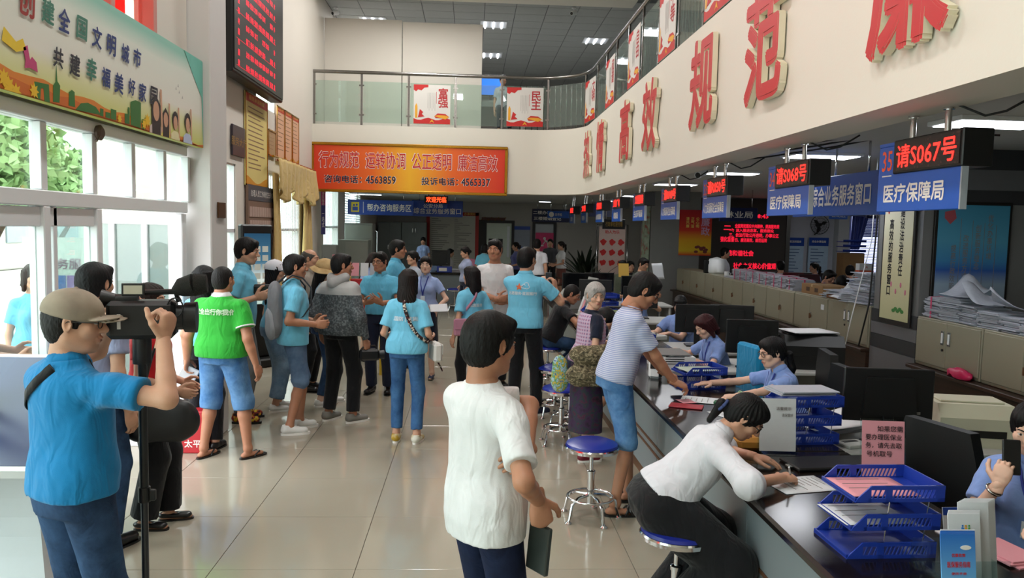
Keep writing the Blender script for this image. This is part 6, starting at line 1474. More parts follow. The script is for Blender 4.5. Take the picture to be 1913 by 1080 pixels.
# the others along the row
monitor('black monitor behind the glasses wearing clerk, seen from behind', (2.52, 6.75, .74), (.1, 1), .46, .30); monitor('black monitor right of the red haired clerk', (2.80, 8.12, .74), (.25, 1), .46, .30)
monitor('black monitor behind the striped shirt man\'s head', (2.20, 9.3, CZ), (.2, 1), .46, .30) if 0 else monitor('black monitor behind the striped shirt man', (2.42, 8.10, .74), (.1, 1), .46, .30)
monitor('black monitor in front of the balding clerk', (2.36, 10.6, .74), (.1, 1), .48, .30); monitor('black monitor left of the balding clerk', (1.84, 11.3, CZ), (.3, 1), .48, .30)
for k, (x, y, lab) in enumerate(((1.75, 12.6, 'far black monitor behind the old woman, left one'), (2.15, 12.8, 'far black monitor behind the old woman, right one'), (2.75, 12.75, 'far black monitor near the man with the paper'))): monitor(lab, (x, y, CZ if k < 2 else .74), (.1, -1), .5, .32)
t = printer('white scanner on the counter in front of the red haired clerk', (1.74, 6.55, CZ), (-1, 0), .40, .32, .12, m_white); MB().box(-.19, .19, -.13, .13, .132, .137).build('grey_glass', m_pgrey, t)
o = MB().tube([(1.52, 6.2, CZ+.01), (1.50, 6.15, CZ+.18), (1.47, 6.1, CZ+.30), (1.50, 6.05, CZ+.18), (1.52, 6.0, CZ+.02)], .012, 8).build('cable', m_cab, smooth=2); tag(o, 'black looped cable beside the white scanner', 'cable')
t = thing('card_terminal', 'white card terminal with a black cable beside the striped shirt man', 'terminal', (1.50, 6.10, CZ), -.3); MB().box(-.05, .05, -.09, .09, 0, .16, b=.02).build('body', m_white, t); MB().box(-.035, .035, -.092, -.088, .08, .14).build('screen', m_black, t)
tray('blue letter tray on the counter left of the scanner', (1.62, 7.5, CZ), .1, 2); pile('white papers on the tray left of the scanner', (1.62, 7.5, CZ+.17), .26, .2, .03, .1, 86, messy=.02, m=m_paper)
t = thing('desk_telephone', 'grey desk telephone beside the clerk facing us', 'telephone', (2.0, 8.25, CZ), .5); MB().box(-.10, .10, -.11, .11, 0, .05, b=.01).build('base', m_lam, t); MB().tube([(-.07, -.10, .065), (-.07, .10, .065)], .022, 8).build('handset', m_lam, t, smooth=True)
t = printer('light grey printer on the counter before the old woman', (1.72, 8.75, CZ), (-1, 0), .44, .36, .22, m_lam); t = printer('grey machine with an open lid on the far counter', (1.62, 11.6, CZ), (-1, -.2), .5, .4, .26, mat('grey_machine', '#8f918e', .5)); MB().box(-.2, .2, .10, .12, .27, .50, R=rotx(-.3)).build('raised_lid', mat('grey_machine', '#8f918e'), t)
for k, y in enumerate((9.1, 9.5, 9.9, 10.5)):
    t = thing('leaflet_rack', 'slanted leaflet rack on the far counter, %s' % ['nearest', 'second', 'third', 'farthest'][k], 'rack', (1.45+.02*k, y, CZ), -1.4, 'leaflet racks on the far counter'); MB().box(-.13, .13, 0, .006, 0, .28, R=rotx(-.35)).box(-.13, .13, -.05, .1, 0, .006).build('frame', m_lam, t)
    for i in range(3): MB().box(-.12+i*.085, -.045+i*.085, -.008, 0, .04, .26, R=rotx(-.35)).build('leaflet', [m_paper, m_pink_p, m_sl][i], t)
pile('folded green and white papers on the counter beside the grey printer', (1.62, 8.3, CZ+.0), .3, .3, .05, .2, 87, messy=.02, m=m_paper)
o = MB().box(-.2, .2, -.13, .13, 0, .012, b=.002).build('folder', mat('green_folder', '#5f6f3d', .6)); o.location = (1.72, 8.75, CZ+.235); tag(o, 'olive green folder lying on the light grey printer', 'folder')
tray('blue tray with papers near the seated man in black', (1.62, 10.0, CZ), 0, 2); t = tray('blue tray on the counter before the balding clerk', (1.9, 10.9, CZ), .2, 3)
chair('black chair of the glasses wearing clerk', (2.42, 5.28, 0), (-1, 0), grp=None); chair('tall black chair back with a jacket, beyond the glasses wearing clerk', (2.62, 6.05, 0), (-1, .2), grp=None); chair('black chair of the red haired clerk', (2.62, 7.15, 0), (-1, 0), grp=None)
chair('black chair of the phoning clerk', (2.56, 3.12, 0), (-1, .2), grp=None)
o = MB().box(-.03, .05, -.17, .17, -.45, .0, b=.02).build('jacket', cloth('jacket_cyan', '#1a87b8')); o.location = (2.36, 6.35, 1.02); o.rotation_euler = (0, 0, .2); tag(o, 'bright blue jacket hung beside the red haired clerk', 'jacket')
# stools
SC.view_layers[0].update()
for x, y, lab in ((.84, 5.10, 'blue stool nearest the camera, standing free before the old woman'), (1.03, 3.62, 'blue stool under the writing woman'), (.85, 6.92, 'blue stool half hidden behind the old woman\'s legs'), (.90, 7.95, 'blue stool beyond the old woman, its seat hidden'), (.96, 9.35, 'blue stool under the seated man in the black shirt'), (1.0, 7.45, 'blue stool under the crouched boy at the counter'), (-.35, 17.9, 'blue stool in front of the far help desk'), (.55, 15.6, 'blue stool in the far aisle')):
    stool(lab, (x, y, 0), x*3)
# ------------------------------------------------------------------ left: slanted kiosk, tripod kiosk
kt = thing('console', 'large white slanted console with a dark blue screen at the left edge', 'kiosk', (-2.2, 3.9, 0))
A = at(-60, 690, 4.35); B = at(110, 640, 4.35); C = at(118, 868, 3.55); D = at(-60, 720, 3.55)
P_ = [np.array([-2.95, 4.35, 1.20]), np.array([-2.12, 4.35, 1.20]), np.array([-1.92, 3.62, .78]), np.array([-2.75, 3.62, .78])]
n_ = nrm(np.cross(P_[1]-P_[0], P_[3]-P_[0])); n_ = n_ if n_[2] > 0 else -n_
def slab(P, t, name, m):
    V = np.array([p for p in P]+[p-n_*t for p in P])-np.array((-2.2, 3.9, 0)); return obj_vf(name, V, [(3, 2, 1, 0), (4, 5, 6, 7), (0, 1, 5, 4), (1, 2, 6, 5), (2, 3, 7, 6), (3, 0, 4, 7)], m, kt, smooth=False)
slab(P_, .05, 'screen_frame', m_white); c_ = sum(P_)/4; slab([c_+(p-c_)*.93+n_*.004 for p in P_], .006, 'screen', mat('console_screen', '#2c3558', .25, var=.1, scale=2))
mb = MB()
for k in range(13):
    t = k/12; 
V = []; F = []
for k in range(13):
    z = 1.12*k/12; y0 = 3.72+.15*sin(k/12*pi); x1 = -2.0-.12*sin(k/12*pi*.9); 
    for x, y in ((-2.8, y0), (x1, y0), (x1-.02, 4.3), (-2.8, 4.3)): V.append((x, y, min(z, .76 if y < 4 else 1.14)))
for k in range(12): F += [(k*4+j, k*4+(j+1) % 4, k*4+4+(j+1) % 4, k*4+4+j) for j in range(4)]
F.append((3, 2, 1, 0)); F.append((48, 49, 50, 51)); obj_vf('pedestal', np.array(V)-np.array((-2.2, 3.9, 0)), F, mat('console_white', '#c9ced2', .35, var=.05), kt, smooth=False)
rel(MB().tube([(-2.45, 3.70, .2), (-2.42, 3.62, .45), (-2.44, 3.66, .7)], .022, 8, sx=1.5), (-2.2, 3.9, 0)).build('grey_trim', mat('trim_grey', '#70757a', .4), kt, smooth=True)
rel(MB().box(-2.85, -1.95, 3.55, 4.35, 0, .02, b=.004), (-2.2, 3.9, 0)).build('base_plate', m_lam, kt)
o = MB().tube([(-2.5, 3.60, .30), (-2.6, 3.5, .22), (-2.55, 3.45, .02), (-2.35, 3.4, .012), (-2.2, 3.5, .012)], .008, 6).build('cable', m_cab, smooth=2); tag(o, 'black cable curling from the white console to the floor', 'cable')
k2 = thing('touch_kiosk', 'tall black touch screen kiosk behind the man with the camera', 'kiosk', (-2.88, 10.6, 0), .85); MB().box(-.24, .24, -.04, .06, .12, 1.92, b=.02).build('case', m_black, k2); MB().box(-.20, .20, -.043, -.04, .85, 1.80).build('screen', ramp_mat('kiosk_screen', [(0, '#bfe0d8'), (.35, '#d8e6e2'), (.6, '#3d6f8c'), (1, '#1d4a6a')], tex='z', coord='Generated', emit=.6), k2); MB().box(-.30, .30, -.2, .2, 0, .12, b=.02).build('base', m_black, k2)
mb = MB(); rs = random.Random(9)
for r in range(6):
    for c in range(3): mb.box(-.17+c*.12, -.08+c*.12, -.045, -.0435, .95+r*.12, 1.03+r*.12)
mb.build('screen_tiles', mat('kiosk_tile', '#e8efe8', .4), k2)
sb = thing('red_shelf_sign', 'red box with white lettering on the floor behind the green shirt man', 'box', (-2.30, 6.62, 0)); MB().box(-.1, .1, -.1, .1, 0, .36, b=.01).build('body', mat('box_red', '#b3202a', .5), sb); put_text('lettering', '太平', mw_, (0, -.102, .08), (1, 0, 0), (0, 0, 1), .07, sb, bold=.02)
# ------------------------------------------------------------------ rear hall: help desk and cabinets
hd = thing('help_desk', 'grey help desk with a black top across the far aisle', 'counter', (-.1, 18.9, 0)); m_hd = mat('help_desk_grey', '#737b80', .5)
MB().box(-1.3, 1.0, -.35, .45, .80, .85, b=.01).build('worktop', m_gran, hd)
for k in range(4): MB().box(-1.25+k*.56, -.70+k*.56, -.28, -.25, .02, .80, b=.004).build('front_panel', m_hd, hd)
MB().box(-1.25, .98, -.25, .4, 0, .05).build('plinth', m_hd, hd)
o = MB().prism([(-.13, 0), (.13, 0), (.13, .32), (.06, .34), (-.13, .32)], -.06, .06, axis='y').build('pink_box', mat('pink_file_box', '#d886a8', .5)); o.location = (.0-.02, 18.75, .85); tag(o, 'pink file box standing on the far help desk', 'box')
t = thing('desk_box', 'blue and white desk box on the far help desk', 'box', (-.62, 18.7, .85)); MB().box(-.18, .18, -.08, .08, 0, .14, b=.005).build('body', m_trayb, t); MB().box(-.13, .06, -.083, -.08, .03, .11).build('label', mw_, t)
t = monitor('black monitor at the left of the far help desk', (-.72, 19.0, .85), (0, 1), .45, .38); pile('white papers on the far help desk', (-.35, 19.1, .85), .5, .3, .06, 0, 90, m=m_paper)
gs = thing('server_cabinet', 'tall grey steel cabinet under the balcony near the corner', 'cabinet', (-2.62, 18.6, 0)); MB().box(-.33, .33, -.25, .25, 0, 1.98, b=.01).build('body', m_lock, gs); MB().box(-.31, .31, -.265, -.25, .05, 1.93, b=.004).build('door', mat('locker_pale', '#8f9690', .5), gs)
gs = thing('server_cabinet', 'shorter grey cabinet in front of the tall one', 'cabinet', (-2.62, 17.9, 0)); MB().box(-.36, .32, -.25, .25, 0, 1.60, b=.01).build('body', mat('cabinet_greengrey', '#88918b', .5), gs); MB().box(-.20, .30, -.262, -.25, .05, 1.55, b=.004).build('door', mat('locker_pale', '#8f9690', .5), gs)
gs = thing('water_dispenser', 'narrow grey machine by the left wall under the balcony', 'machine', (-3.02, 17.0, 0)); MB().box(-.17, .14, -.16, .16, 0, 1.5, b=.015).build('body', m_lock, gs); MB().box(.06, .12, -.165, -.16, .9, 1.3).build('pink_panel', m_pink_p, gs)
def bushy(lab, loc, n, L, w, m, name='potted_plant', lo=.35):
    t = thing(name, lab, 'plant', loc); MB().lathe([(.13, 0), (.17, .02), (.20, .34), (.18, .34), (.16, .30), (0, .30)], 20).build('pot', mat('dark_pot', '#2c2b2f', .4), t, smooth=True); rs = random.Random(int(loc[0]*10))
    for k in range(n):
        a = rs.random()*2*pi; b = .25+rs.random()*.75; l = L*(.7+.4*rs.random()); V = []; q = 7
        for i in range(q+1):
            u = i/q; r = l*u*sin(b)*(1+.3*u); z = lo+l*u*cos(b)-.45*l*u*u*sin(b); ww = w*sin(pi*min(1, u*.92+.06))
            for g in (-1, 0, 1): V.append((r*cos(a)-g*ww*sin(a), r*sin(a)+g*ww*cos(a), z+(.0 if g else -.012)))
        F = [(i*3+j, i*3+j+1, i*3+j+4, i*3+j+3) for i in range(q) for j in range(2)]; obj_vf('leaf', np.array(V), F, m, t)
    return t
m_dl = mat('dark_leaf', '#1d2a1c', .4, var=.2)
p = at(1092, 500, 24); bushy('big dark leaved potted plant at the end of the far corridor', (p[0], 24, 0), 46, 1.25, .07, m_dl); p = at(655, 480, 15.0); bushy('dark spiky potted plant under the balcony behind the group', (p[0], 15.0, 0), 34, 1.1, .06, m_dl)
p = at(1105, 480, 19); bushy('slim dark plant beside the framed red print poster', (p[0], 19.0, 0), 18, 1.2, .03, m_dl)
# brochure stand at the help point
t = thing('leaflet_stand', 'red and yellow leaflet stand with papers beside the long haired clerk', 'stand', (-1.35, 10.1, 0)); MB().box(-.20, .20, -.03, .03, .55, 1.25, b=.01).build('red_panel', mat('stand_red', '#b3262c', .5), t); MB().box(-.22, -.19, -.04, .04, 0, 1.28).build('yellow_post', mat('stand_yellow', '#d9b52a', .5), t); MB().box(.19, .22, -.04, .04, 0, 1.28).build('yellow_post', mat('stand_yellow', '#d9b52a'), t); MB().box(-.18, .18, -.1, .1, 1.0, 1.02).build('ledge', m_white, t)
for k in range(3): o = MB().box(-.05, .05, 0, .004, 0, .17, R=rotx(-.2)).build('leaflet', [m_pink_p, m_paper, m_sheet][k]); o.location = (-1.48+.12*k, 10.05, 1.29); tag(o, 'leaflet standing on the red and yellow stand, %s' % ['left', 'middle', 'right'][k], 'leaflet', 'leaflets on the stand')
t = thing('name_plate_stand', 'white framed stand with a blue notice before the far lockers', 'stand', (at(687, 460, 23)[0], 23, 0)); MB().tube([(-.27, 0, 0), (-.27, 0, 1.75), (.0, 0, 1.85), (.27, 0, 1.75), (.27, 0, 0)], .018, 8).build('frame', m_white, t, smooth=2); MB().box(-.22, .22, -.01, .01, .9, 1.35).build('blue_board', m_blued, t)
# ------------------------------------------------------------------ right: office rear
m_ledw = mat('led_wall_dark', '#3a342f', .6)
t = thing('led_wall', 'large dark display wall with glowing red text at the back of the office', 'display', (6.2, 19.15, 0)); TO = np.array((6.2, 19.15, 0))
MB().box(4.72-6.2, 7.85-6.2, -.10, .03, 1.0, 2.80).build('screen', m_ledw, t); MB().box(7.85-6.2, 7.95-6.2, -.14, .03, .9, 2.80).build('steel_edge', m_steel, t); mb = MB()
def led(s_, px0, px1, py, h, b=.03):
    a = at(px0, py, 19.04); c = at(px1, py, 19.04); hh = h*19/FPX; put_text('', s_, None, ((a[0]+c[0])/2, 19.045, (a[2]+c[2])/2)-TO, (1, 0, 0), (0, 0, 1), hh, mb=mb, bold=b, fit=(c[0]-a[0], hh), res=1)
led('16:18:43', 1396, 1436, 404, 8); led('二、', 1352, 1372, 426, 9); led('全面贯彻落实中央精神，提高服务质', 1373, 1456, 423, 8); led('一、深入推进改革，服务群众', 1362, 1446, 431, 7); led('三、依法行政公开透明，办事公正', 1362, 1455, 440, 8); led('强化监督', 1346, 1372, 447, 10); led('四、廉洁高效，规范运转', 1373, 1433, 449, 8); led('构建和谐社会', 1348, 1408, 473, 11); led('社会主义核心价值观', 1370, 1450, 497, 12)
mb.build('red_text', m_led, t)
t = thing('led_pillar', 'narrow dark display with large red numerals left of the grey pillar', 'display', (at(1222, 440, 18.5)[0], 18.5, 0)); TO = np.array(t.location)
MB().box(-.22, .22, 0, .08, .95, 2.80).build('screen', m_ledw, t); MB().box(-.30, -.22, -.03, .08, .3, 2.80).build('steel_edge', m_steel, t); mb = MB()
for s_, py in (('一、', 424), ('二、', 446), ('三、', 471), ('四、', 494)): a = at(1219, py, 18.49); put_text('', s_, None, np.array((a[0], 18.495, a[2]))-TO, (1, 0, 0), (0, 0, 1), .13, mb=mb, bold=.03, res=1)
mb.build('red_text', m_led, t)
a = at(1299, 435, 16.93); t = thing('red_poster', 'large red and yellow poster on the grey office pillar', 'poster', (a[0], 16.935, a[2])); MB().box(-.36, .36, -.01, .01, -.50, .50).build('sheet', ramp_mat('red_yellow_print', [(0, '#c92a1f'), (.1, '#d9b52a'), (.35, '#dba022'), (.55, '#cf3a26'), (1, '#b01f2a')], tex='z', coord='Generated'), t)
for k in range(3): put_text('lettering', ['清风廉', '正气洁', '公心明'][k], mat('gold_print', '#e8c860'), (-.18+.11*k, -.012, .22), (1, 0, 0), (0, 0, 1), .08, t, vertical=True, bold=.02)
put_text('lettering', '廉政', mat('lilac_print', '#c9a0c0', .6), (.22, -.012, .12), (1, 0, 0), (0, 0, 1), .2, t, vertical=True, bold=.02)
mb = MB(); rs = random.Random(1); [mb.ball((rs.uniform(-.0, .3), -.012, -.36+rs.uniform(-.06, .06)), (.05, .003, .03), 8) for _ in range(9)]; mb.build('printed_peonies', mat('peony_print', '#6b2a22', .6), t)
t = thing('flower_panel', 'narrow pale panel painted with flowers at the edge of the grey pillar', 'panel', (3.93, 16.98, 0)); MB().box(-.10, .005, 0, .3, .5, 2.75).build('board', ramp_mat('flower_print', [(.3, '#a9b3a0'), (.55, '#8a9a86'), (.62, '#9a4a44'), (.7, '#7d8f7a')], scale=7), t)
a = at(1143, 465, 21.0); t = thing('print_poster', 'framed cream poster with red folk prints on a stand in the far aisle', 'poster', (a[0], 21.0, a[2])); MB().box(-.36, .36, 0, .03, -.9, .60).build('sheet', mat('cream_pink', '#c9b0a6', .6), t); MB().tube([(-.42, 0, -a[2]), (-.42, 0, .66), (.42, 0, .66), (.42, 0, -a[2])], .02, 8).build('frame', m_steel, t, smooth=2); put_text('lettering', '助人为乐', m_pred, (0, -.004, .45), (1, 0, 0), (0, 0, 1), .1, t, bold=.02)
for i in range(3):
    for j in range(3): MB().prism([(-.24+.24*i+.085*cos(a)*(1+.2*sin(3*a+i)), .18-.28*j+.08*sin(a)*(1+.2*cos(4*a+j))) for a in np.linspace(0, 2*pi, 14, endpoint=False)], -.004, 0, axis='y').build('red_print', m_pred, t)
# wall fan
a = at(1523, 420, 19.1); t = thing('wall_fan', 'black wire wall fan on the white rear wall', 'fan', (a[0], 18.85, a[2]))
for r in (.23, .16, .09): MB().tube([(r*cos(q), -.02+.06*(r/.23)**2-.05, r*sin(q)) for q in np.linspace(0, 2*pi, 33)], .004 if r < .2 else .008, 5, caps=False).build('guard_ring', m_steel if 0 else m_black, t, smooth=2)
for k in range(20): q = k*pi/10; MB().tube([(0.03*cos(q), -.07, .03*sin(q)), (.15*cos(q), -.06, .15*sin(q)), (.23*cos(q), -.01, .23*sin(q)), (.15*cos(q), .05, .15*sin(q))], .0022, 4).build('guard_wire', m_black, t)
for k in range(3): q = k*2*pi/3+.4; MB().prism([(0, 0), (.13*cos(q-.35), .13*sin(q-.35)), (.20*cos(q), .20*sin(q)), (.12*cos(q+.4), .12*sin(q+.4))], -.01, .0, axis='y').build('blade', m_black, t)
MB().tube([(0, -.04, 0), (0, .12, 0)], [.04, .06], 14).build('motor', m_black, t, smooth=True); MB().tube([(0, .08, -.02), (0, .12, -.2), (0, .26, -.24)], .02, 8).build('arm', m_black, t, smooth=True)
for k, px in enumerate((1485, 1531)):
    a = at(px, 480, 19.0); t = thing('blue_wall_board', ['left blue and white notice under the wall fan', 'right blue and white notice under the wall fan'][k], 'notice board', (a[0], 19.1, a[2]), 0, 'blue notices under the fan'); MB().box(-.25, .25, -.02, .02, -.7, .48).build('sheet', mat('pale_blue_print', '#a9c1d8', .5, var=.1), t); MB().box(-.25, .25, -.024, -.02, .27, .48).build('blue_heading', m_blued, t); put_text('lettering', ['林权流转服务', '综合办事指南'][k], mw_, (0, -.026, .38), (1, 0, 0), (0, 0, 1), .07, t, bold=.02, fit=(.36, .06))
    mb = MB(); rs = random.Random(k)
    for r in range(9): mb.box(-.2, -.2+.38*rs.uniform(.4, 1), -.0225, -.02, .18-r*.08, .20-r*.08)
    mb.build('small_print', mat('print_slate', '#4a5f8a', .6), t)
# bright window with a blue blind at the office rear
wn = struct(MB().box(9.5, 10.9, 19.10, 19.19, .9, .96).box(9.5, 10.9, 19.10, 19.19, 2.74, 2.8).box(9.5, 9.55, 19.1, 19.19, .9, 2.8).box(10.85, 10.9, 19.1, 19.19, .9, 2.8).build('window_12', m_white))
MB().box(9.55, 10.85, 19.15, 19.16, .96, 2.74).build('pane', mat('day_lit_pane', '#dfe8ff', .5, var=0, emit=2.2), wn)
m_bl = mat('blue_blind', '#2c3f96', .5, var=.05)
for i in range(46): z = .98+i*.038; MB().box(9.55, 10.85, -.018, .018, -.0015, .0015, R=None).xf(rotx(.35 if z < 1.9 else 1.35), (0, 19.08, z)).build('slat', m_bl, wn)
t = thing('hanging_curtain', 'blue curtain bunched beside the bright office window', 'curtain', (9.48, 18.95, 0)); V = []
for i in range(17):
    for z in (1.6, 2.3, 2.78): V.append((.0+.03*i*(1.1-(2.9-z)*.5), .05*sin(i*1.4), z))
obj_vf('cloth', np.array(V), [(i*3+j, i*3+3+j, i*3+4+j, i*3+1+j) for i in range(16) for j in range(2)], m_bl, t)
# back-to-back office desk with things
for k, (px, Y, wd, lab) in enumerate(((1530, 13.6, 1.8, 'long dark office desk behind the file cabinets'), (1440, 16.8, 2.2, 'dark office desk before the red text wall'))):
    x = at(px, 500, Y)[0]; t = thing('office_desk', lab, 'desk', (x, Y, 0)); MB().box(-wd/2, wd/2, -.35, .35, .97, 1.0, b=.005).build('desktop', mat('dark_desk', '#26262a', .4), t); MB().box(-wd/2, wd/2, -.35, -.32, 0, 1.12, b=.004).build('front_panel', mat('dark_desk', '#26262a'), t)
t = thing('blue_organiser', 'stack of blue trays on a cardboard box beside the bright window', 'tray', (at(1590, 462, 15.5)[0], 15.5, 0)); z0 = at(1590, 480, 15.5)[2]
for k in range(3): MB().box(-.24, .24, -.15, .15, z0+.10+k*.10, z0+.115+k*.10).box(-.24, .24, -.15, -.14, z0+.10+k*.10, z0+.15+k*.10).build('tier', m_trayb, t)
MB().box(-.22, .22, -.15, .15, 0, z0+.08, b=.01).build('box', mat('carton_8c6a45', '#8c6a45'), t)
a = at(1615, 505, 11.5); t = thing('snack_box', 'white and orange box on the desk behind the paper pile', 'box', (a[0], 11.5, a[2]-.02)); MB().box(-.11, .11, -.06, .06, 0, .12).build('white_part', m_white, t); MB().box(-.112, .112, -.062, .062, -.10, .02).build('orange_part', mat('box_orange', '#cf4a1c', .5), t)
MB().prism([(-.02, .05), (0, .07), (.02, .05), (0, .09)], -.063, -.06, axis='y').build('red_mark', m_pred, t)
MB().box(-.11, .11, -.06, .06, -(a[2]-.02), -.10).build('pedestal', mat('dark_desk', '#26262a'), t)
a = at(1460, 524, 13.2); t = monitor('bright white monitor screen among the office desks', (a[0], 13.2, a[2]-.30), (0, -1), .42, .24, lit=emis('white_screen', '#e8eef4', 1.6)); MB().box(-.2, .2, -.1, .1, -(a[2]-.30), 0).build('pedestal', mat('dark_desk', '#26262a'), t)
for k, (px, py, Y, c) in enumerate(((1474, 478, 15, '#5a1f26'), (1502, 484, 14.5, '#3d1a20'))): a = at(px, py, Y); t = chair(['dark red office chair back beside the man in white', 'second dark red chair back beside him'][k], (a[0], Y, 0), (0, 1), mat('chair_'+c.strip('#'), c, .5), None, False); t.scale = (1, 1, 1.18)
# partition pictures
t = thing('calligraphy_scroll', 'tall cream calligraphy scroll with black brush lettering on the partition', 'scroll', (Xp-.015, 7.83, 1.78))
MB().box(-.02, 0, -.30, .30, -.75, .60, b=.003).build('dark_frame', m_dark, t); MB().box(-.024, -.02, -.27, .27, -.70, .58).build('scroll', ramp_mat('scroll_paper', [(0, '#b9b98f'), (.4, '#c9c29a'), (1, '#cfcbb4')], tex='z', coord='Generated'), t)
put_text('lettering', '建设法治责任', m_blk, (-.026, -.08, .12), (0, -1, 0), (0, 0, 1), .10, t, vertical=True, bold=.025, fit=(.085, .72)); put_text('lettering', '高效的服务窗口', m_blk, (-.026, .12, -.05), (0, -1, 0), (0, 0, 1), .10, t, vertical=True, bold=.025, fit=(.085, .80))
MB().tube([(-.027, .02+.14*cos(a), .40+.10*sin(a)) for a in np.linspace(.3, 2.9, 12)], [.004+.012*sin(i/11*pi) for i in range(12)], 6).build('ink_arc', m_blk, t, smooth=2); MB().prism([(.17, .52), (.22, .52), (.22, .44), (.19, .40), (.17, .44)], -.027, -.024, axis='x').build('red_seal', m_pred, t)
mb = MB(); [mb.ball((-.026, -.16+.04*i, -.60+.02*(i % 2)), (.003, .035, .02), 8) for i in range(5)]; mb.build('lotus_leaves', mat('lotus_green', '#3f7d3a', .6), t); mb = MB(); [mb.ball((-.026, -.20+.09*i, -.40+.07*(i % 2)), (.003, .018, .03), 8) for i in range(4)]; mb.build('lotus_flowers', mat('lotus_pink', '#c9788c', .6), t)
t = thing('blue_painting', 'large framed blue painting with columns of text above the paper piles', 'picture', (4.93, Yp-.02, 1.84)); MB().box(-.39, .39, -.025, .005, -.60, .46, b=.004).build('frame', m_dark, t)
MB().box(-.36, .36, -.03, -.026, -.57, .43).build('print', ramp_mat('blue_wash', [(0, '#8f9dac'), (.22, '#8fa3b5'), (.36, '#2f57a0'), (.45, '#3f7fae'), (.65, '#4f93b0'), (1, '#3f86a6')], tex='z', coord='Generated', rough=.3), t)
for k in range(4): MB().box(-.13+.12*k, -.126+.12*k, -.032, -.03, -.42+.0*k, .30-.02*k).build('thin_rule', m_gr, t); put_text('lettering', ['提高行政效能', '改进服务方式', '创新服务理念', '优化办事环境'][k], m_gr, (-.19+.12*k, -.032, -.18+.10*k), (1, 0, 0), (0, 0, 1), .06, t, vertical=True, bold=.01, fit=(.055, .44))
MB().prism([(-.30, .36), (-.20, .38), (-.18, .30), (-.24, .24), (-.30, .30)], -.032, -.03, axis='y').build('red_seal', mat('seal_red', '#a34a52', .6), t)
o = MB().tube([(Xp-.02, Yp+.84, 2.8), (Xp-.03, Yp+.83, 2.0), (Xp-.08, Yp+.80, 1.2), (Xp-.12, Yp+.9, .72)], .009, 6).build('cable', m_cab, smooth=2); tag(o, 'black cable running down the left edge of the partition', 'cable')
o = MB().tube([(Xp-.03, Yp+.88, 2.8), (Xp-.05, Yp+.88, 1.9), (Xp-.20, Yp+.95, 1.0), (Xp-.22, Yp+1.0, .72)], .006, 6).build('cable', m_white, smooth=2); tag(o, 'pale cable hanging beside the black one on the partition', 'cable')
# upper floor desk
a = at(917, 170, 18.2); t = monitor('lit blue computer screen behind the balcony glass', (a[0], 18.2, a[2]-.25), (0, -1), .5, .40, lit=emis('blue_screen', '#2f6fd0', 1.6)); z = a[2]-.25
t = thing('upper_desk', 'office desk behind the balcony glass upstairs', 'desk', (a[0], 18.3, 4.0)); MB().box(-.8, .8, -.35, .35, z-4.04, z-4.0).build('desktop', m_lam, t); MB().box(-.78, -.74, -.3, .3, 0, z-4.04).build('side_panel', m_lam, t); MB().box(.74, .78, -.3, .3, 0, z-4.04).build('side_panel', m_lam, t)
# ------------------------------------------------------------------ people
LB = cloth('polo_light_blue', '#72c2e2'); LB2 = cloth('polo_sky_blue', '#5fb2d4'); DB = cloth('polo_strong_blue', '#127ab2'); WT = cloth('tee_white', '#dcdcde'); WB = cloth('blouse_white', '#d8dae2')
ST = cloth('uniform_pale_blue', '#93a6d2'); ST2 = cloth('uniform_blue', '#7f9ad4'); BK = cloth('cloth_black', '#121317'); NV = cloth('cloth_navy', '#161d33'); GY = cloth('cloth_grey', '#6d6f70')
GN = cloth('polo_green', '#2fa336'); PU = cloth('uniform_violet', '#4a50a8'); RD = cloth('top_red', '#c01d24')
JN = denim('jeans_dark', '#22344f', '#3d5a80'); JM = denim('jeans_mid', '#2b4f7d', '#4f7cae'); JL = denim('jeans_light', '#5a7794', '#8aa3ba'); JS = denim('shorts_blue', '#3b689c', '#6f9ac6')
s_w = mat('shoe_white', '#dcdcd8', .5); s_s = mat('sole_white', '#e6e4de', .6); s_k = mat('shoe_black', '#141414', .3); s_g = mat('shoe_grey', '#77756f', .7); s_n = mat('shoe_navy', '#1d2440', .6)
WSH = ('sneaker', s_w, s_s); BSH = ('leather', s_k, s_k)
def man(label, px, Y, face, look=None, pitch=0, roll=0, wR=None, wL=None, wp=None, **k):
    loc = at(px, 430, Y) if not isinstance(px, float) else (px, Y); loc = (float(loc[0]), float(Y))+((k.pop('z'),) if 'z' in k else ())
    a = atan2(face[1], face[0])
    if look is not None:
        d = math.degrees(atan2(look[1], look[0])-a); d = (d+180) % 360-180; k['head'] = (d, pitch, roll)
    elif pitch or roll: k['head'] = (0, pitch, roll)
    R = rotz(-(a-pi/2)); A = dict(k.get('arms') or {})
    for q, w in (('R', wR), ('L', wL)):
        if w is not None:
            p = np.array(w[0] if len(w[0]) == 3 and isinstance(w[0], np.ndarray) else at(*w[0])); l = R@(p-np.array([loc[0], loc[1], loc[2] if len(loc) > 2 else 0]))
            rest = list(w[1:]); 
            for i in (0, 2, 3):
                if i < len(rest) and rest[i] is not None: rest[i] = tuple(R@np.array(rest[i], float))
            A[q] = ((l[0], l[1], l[2], 1),)+tuple(rest)
    if A: k['arms'] = A
    return person(label, loc, face, **k)
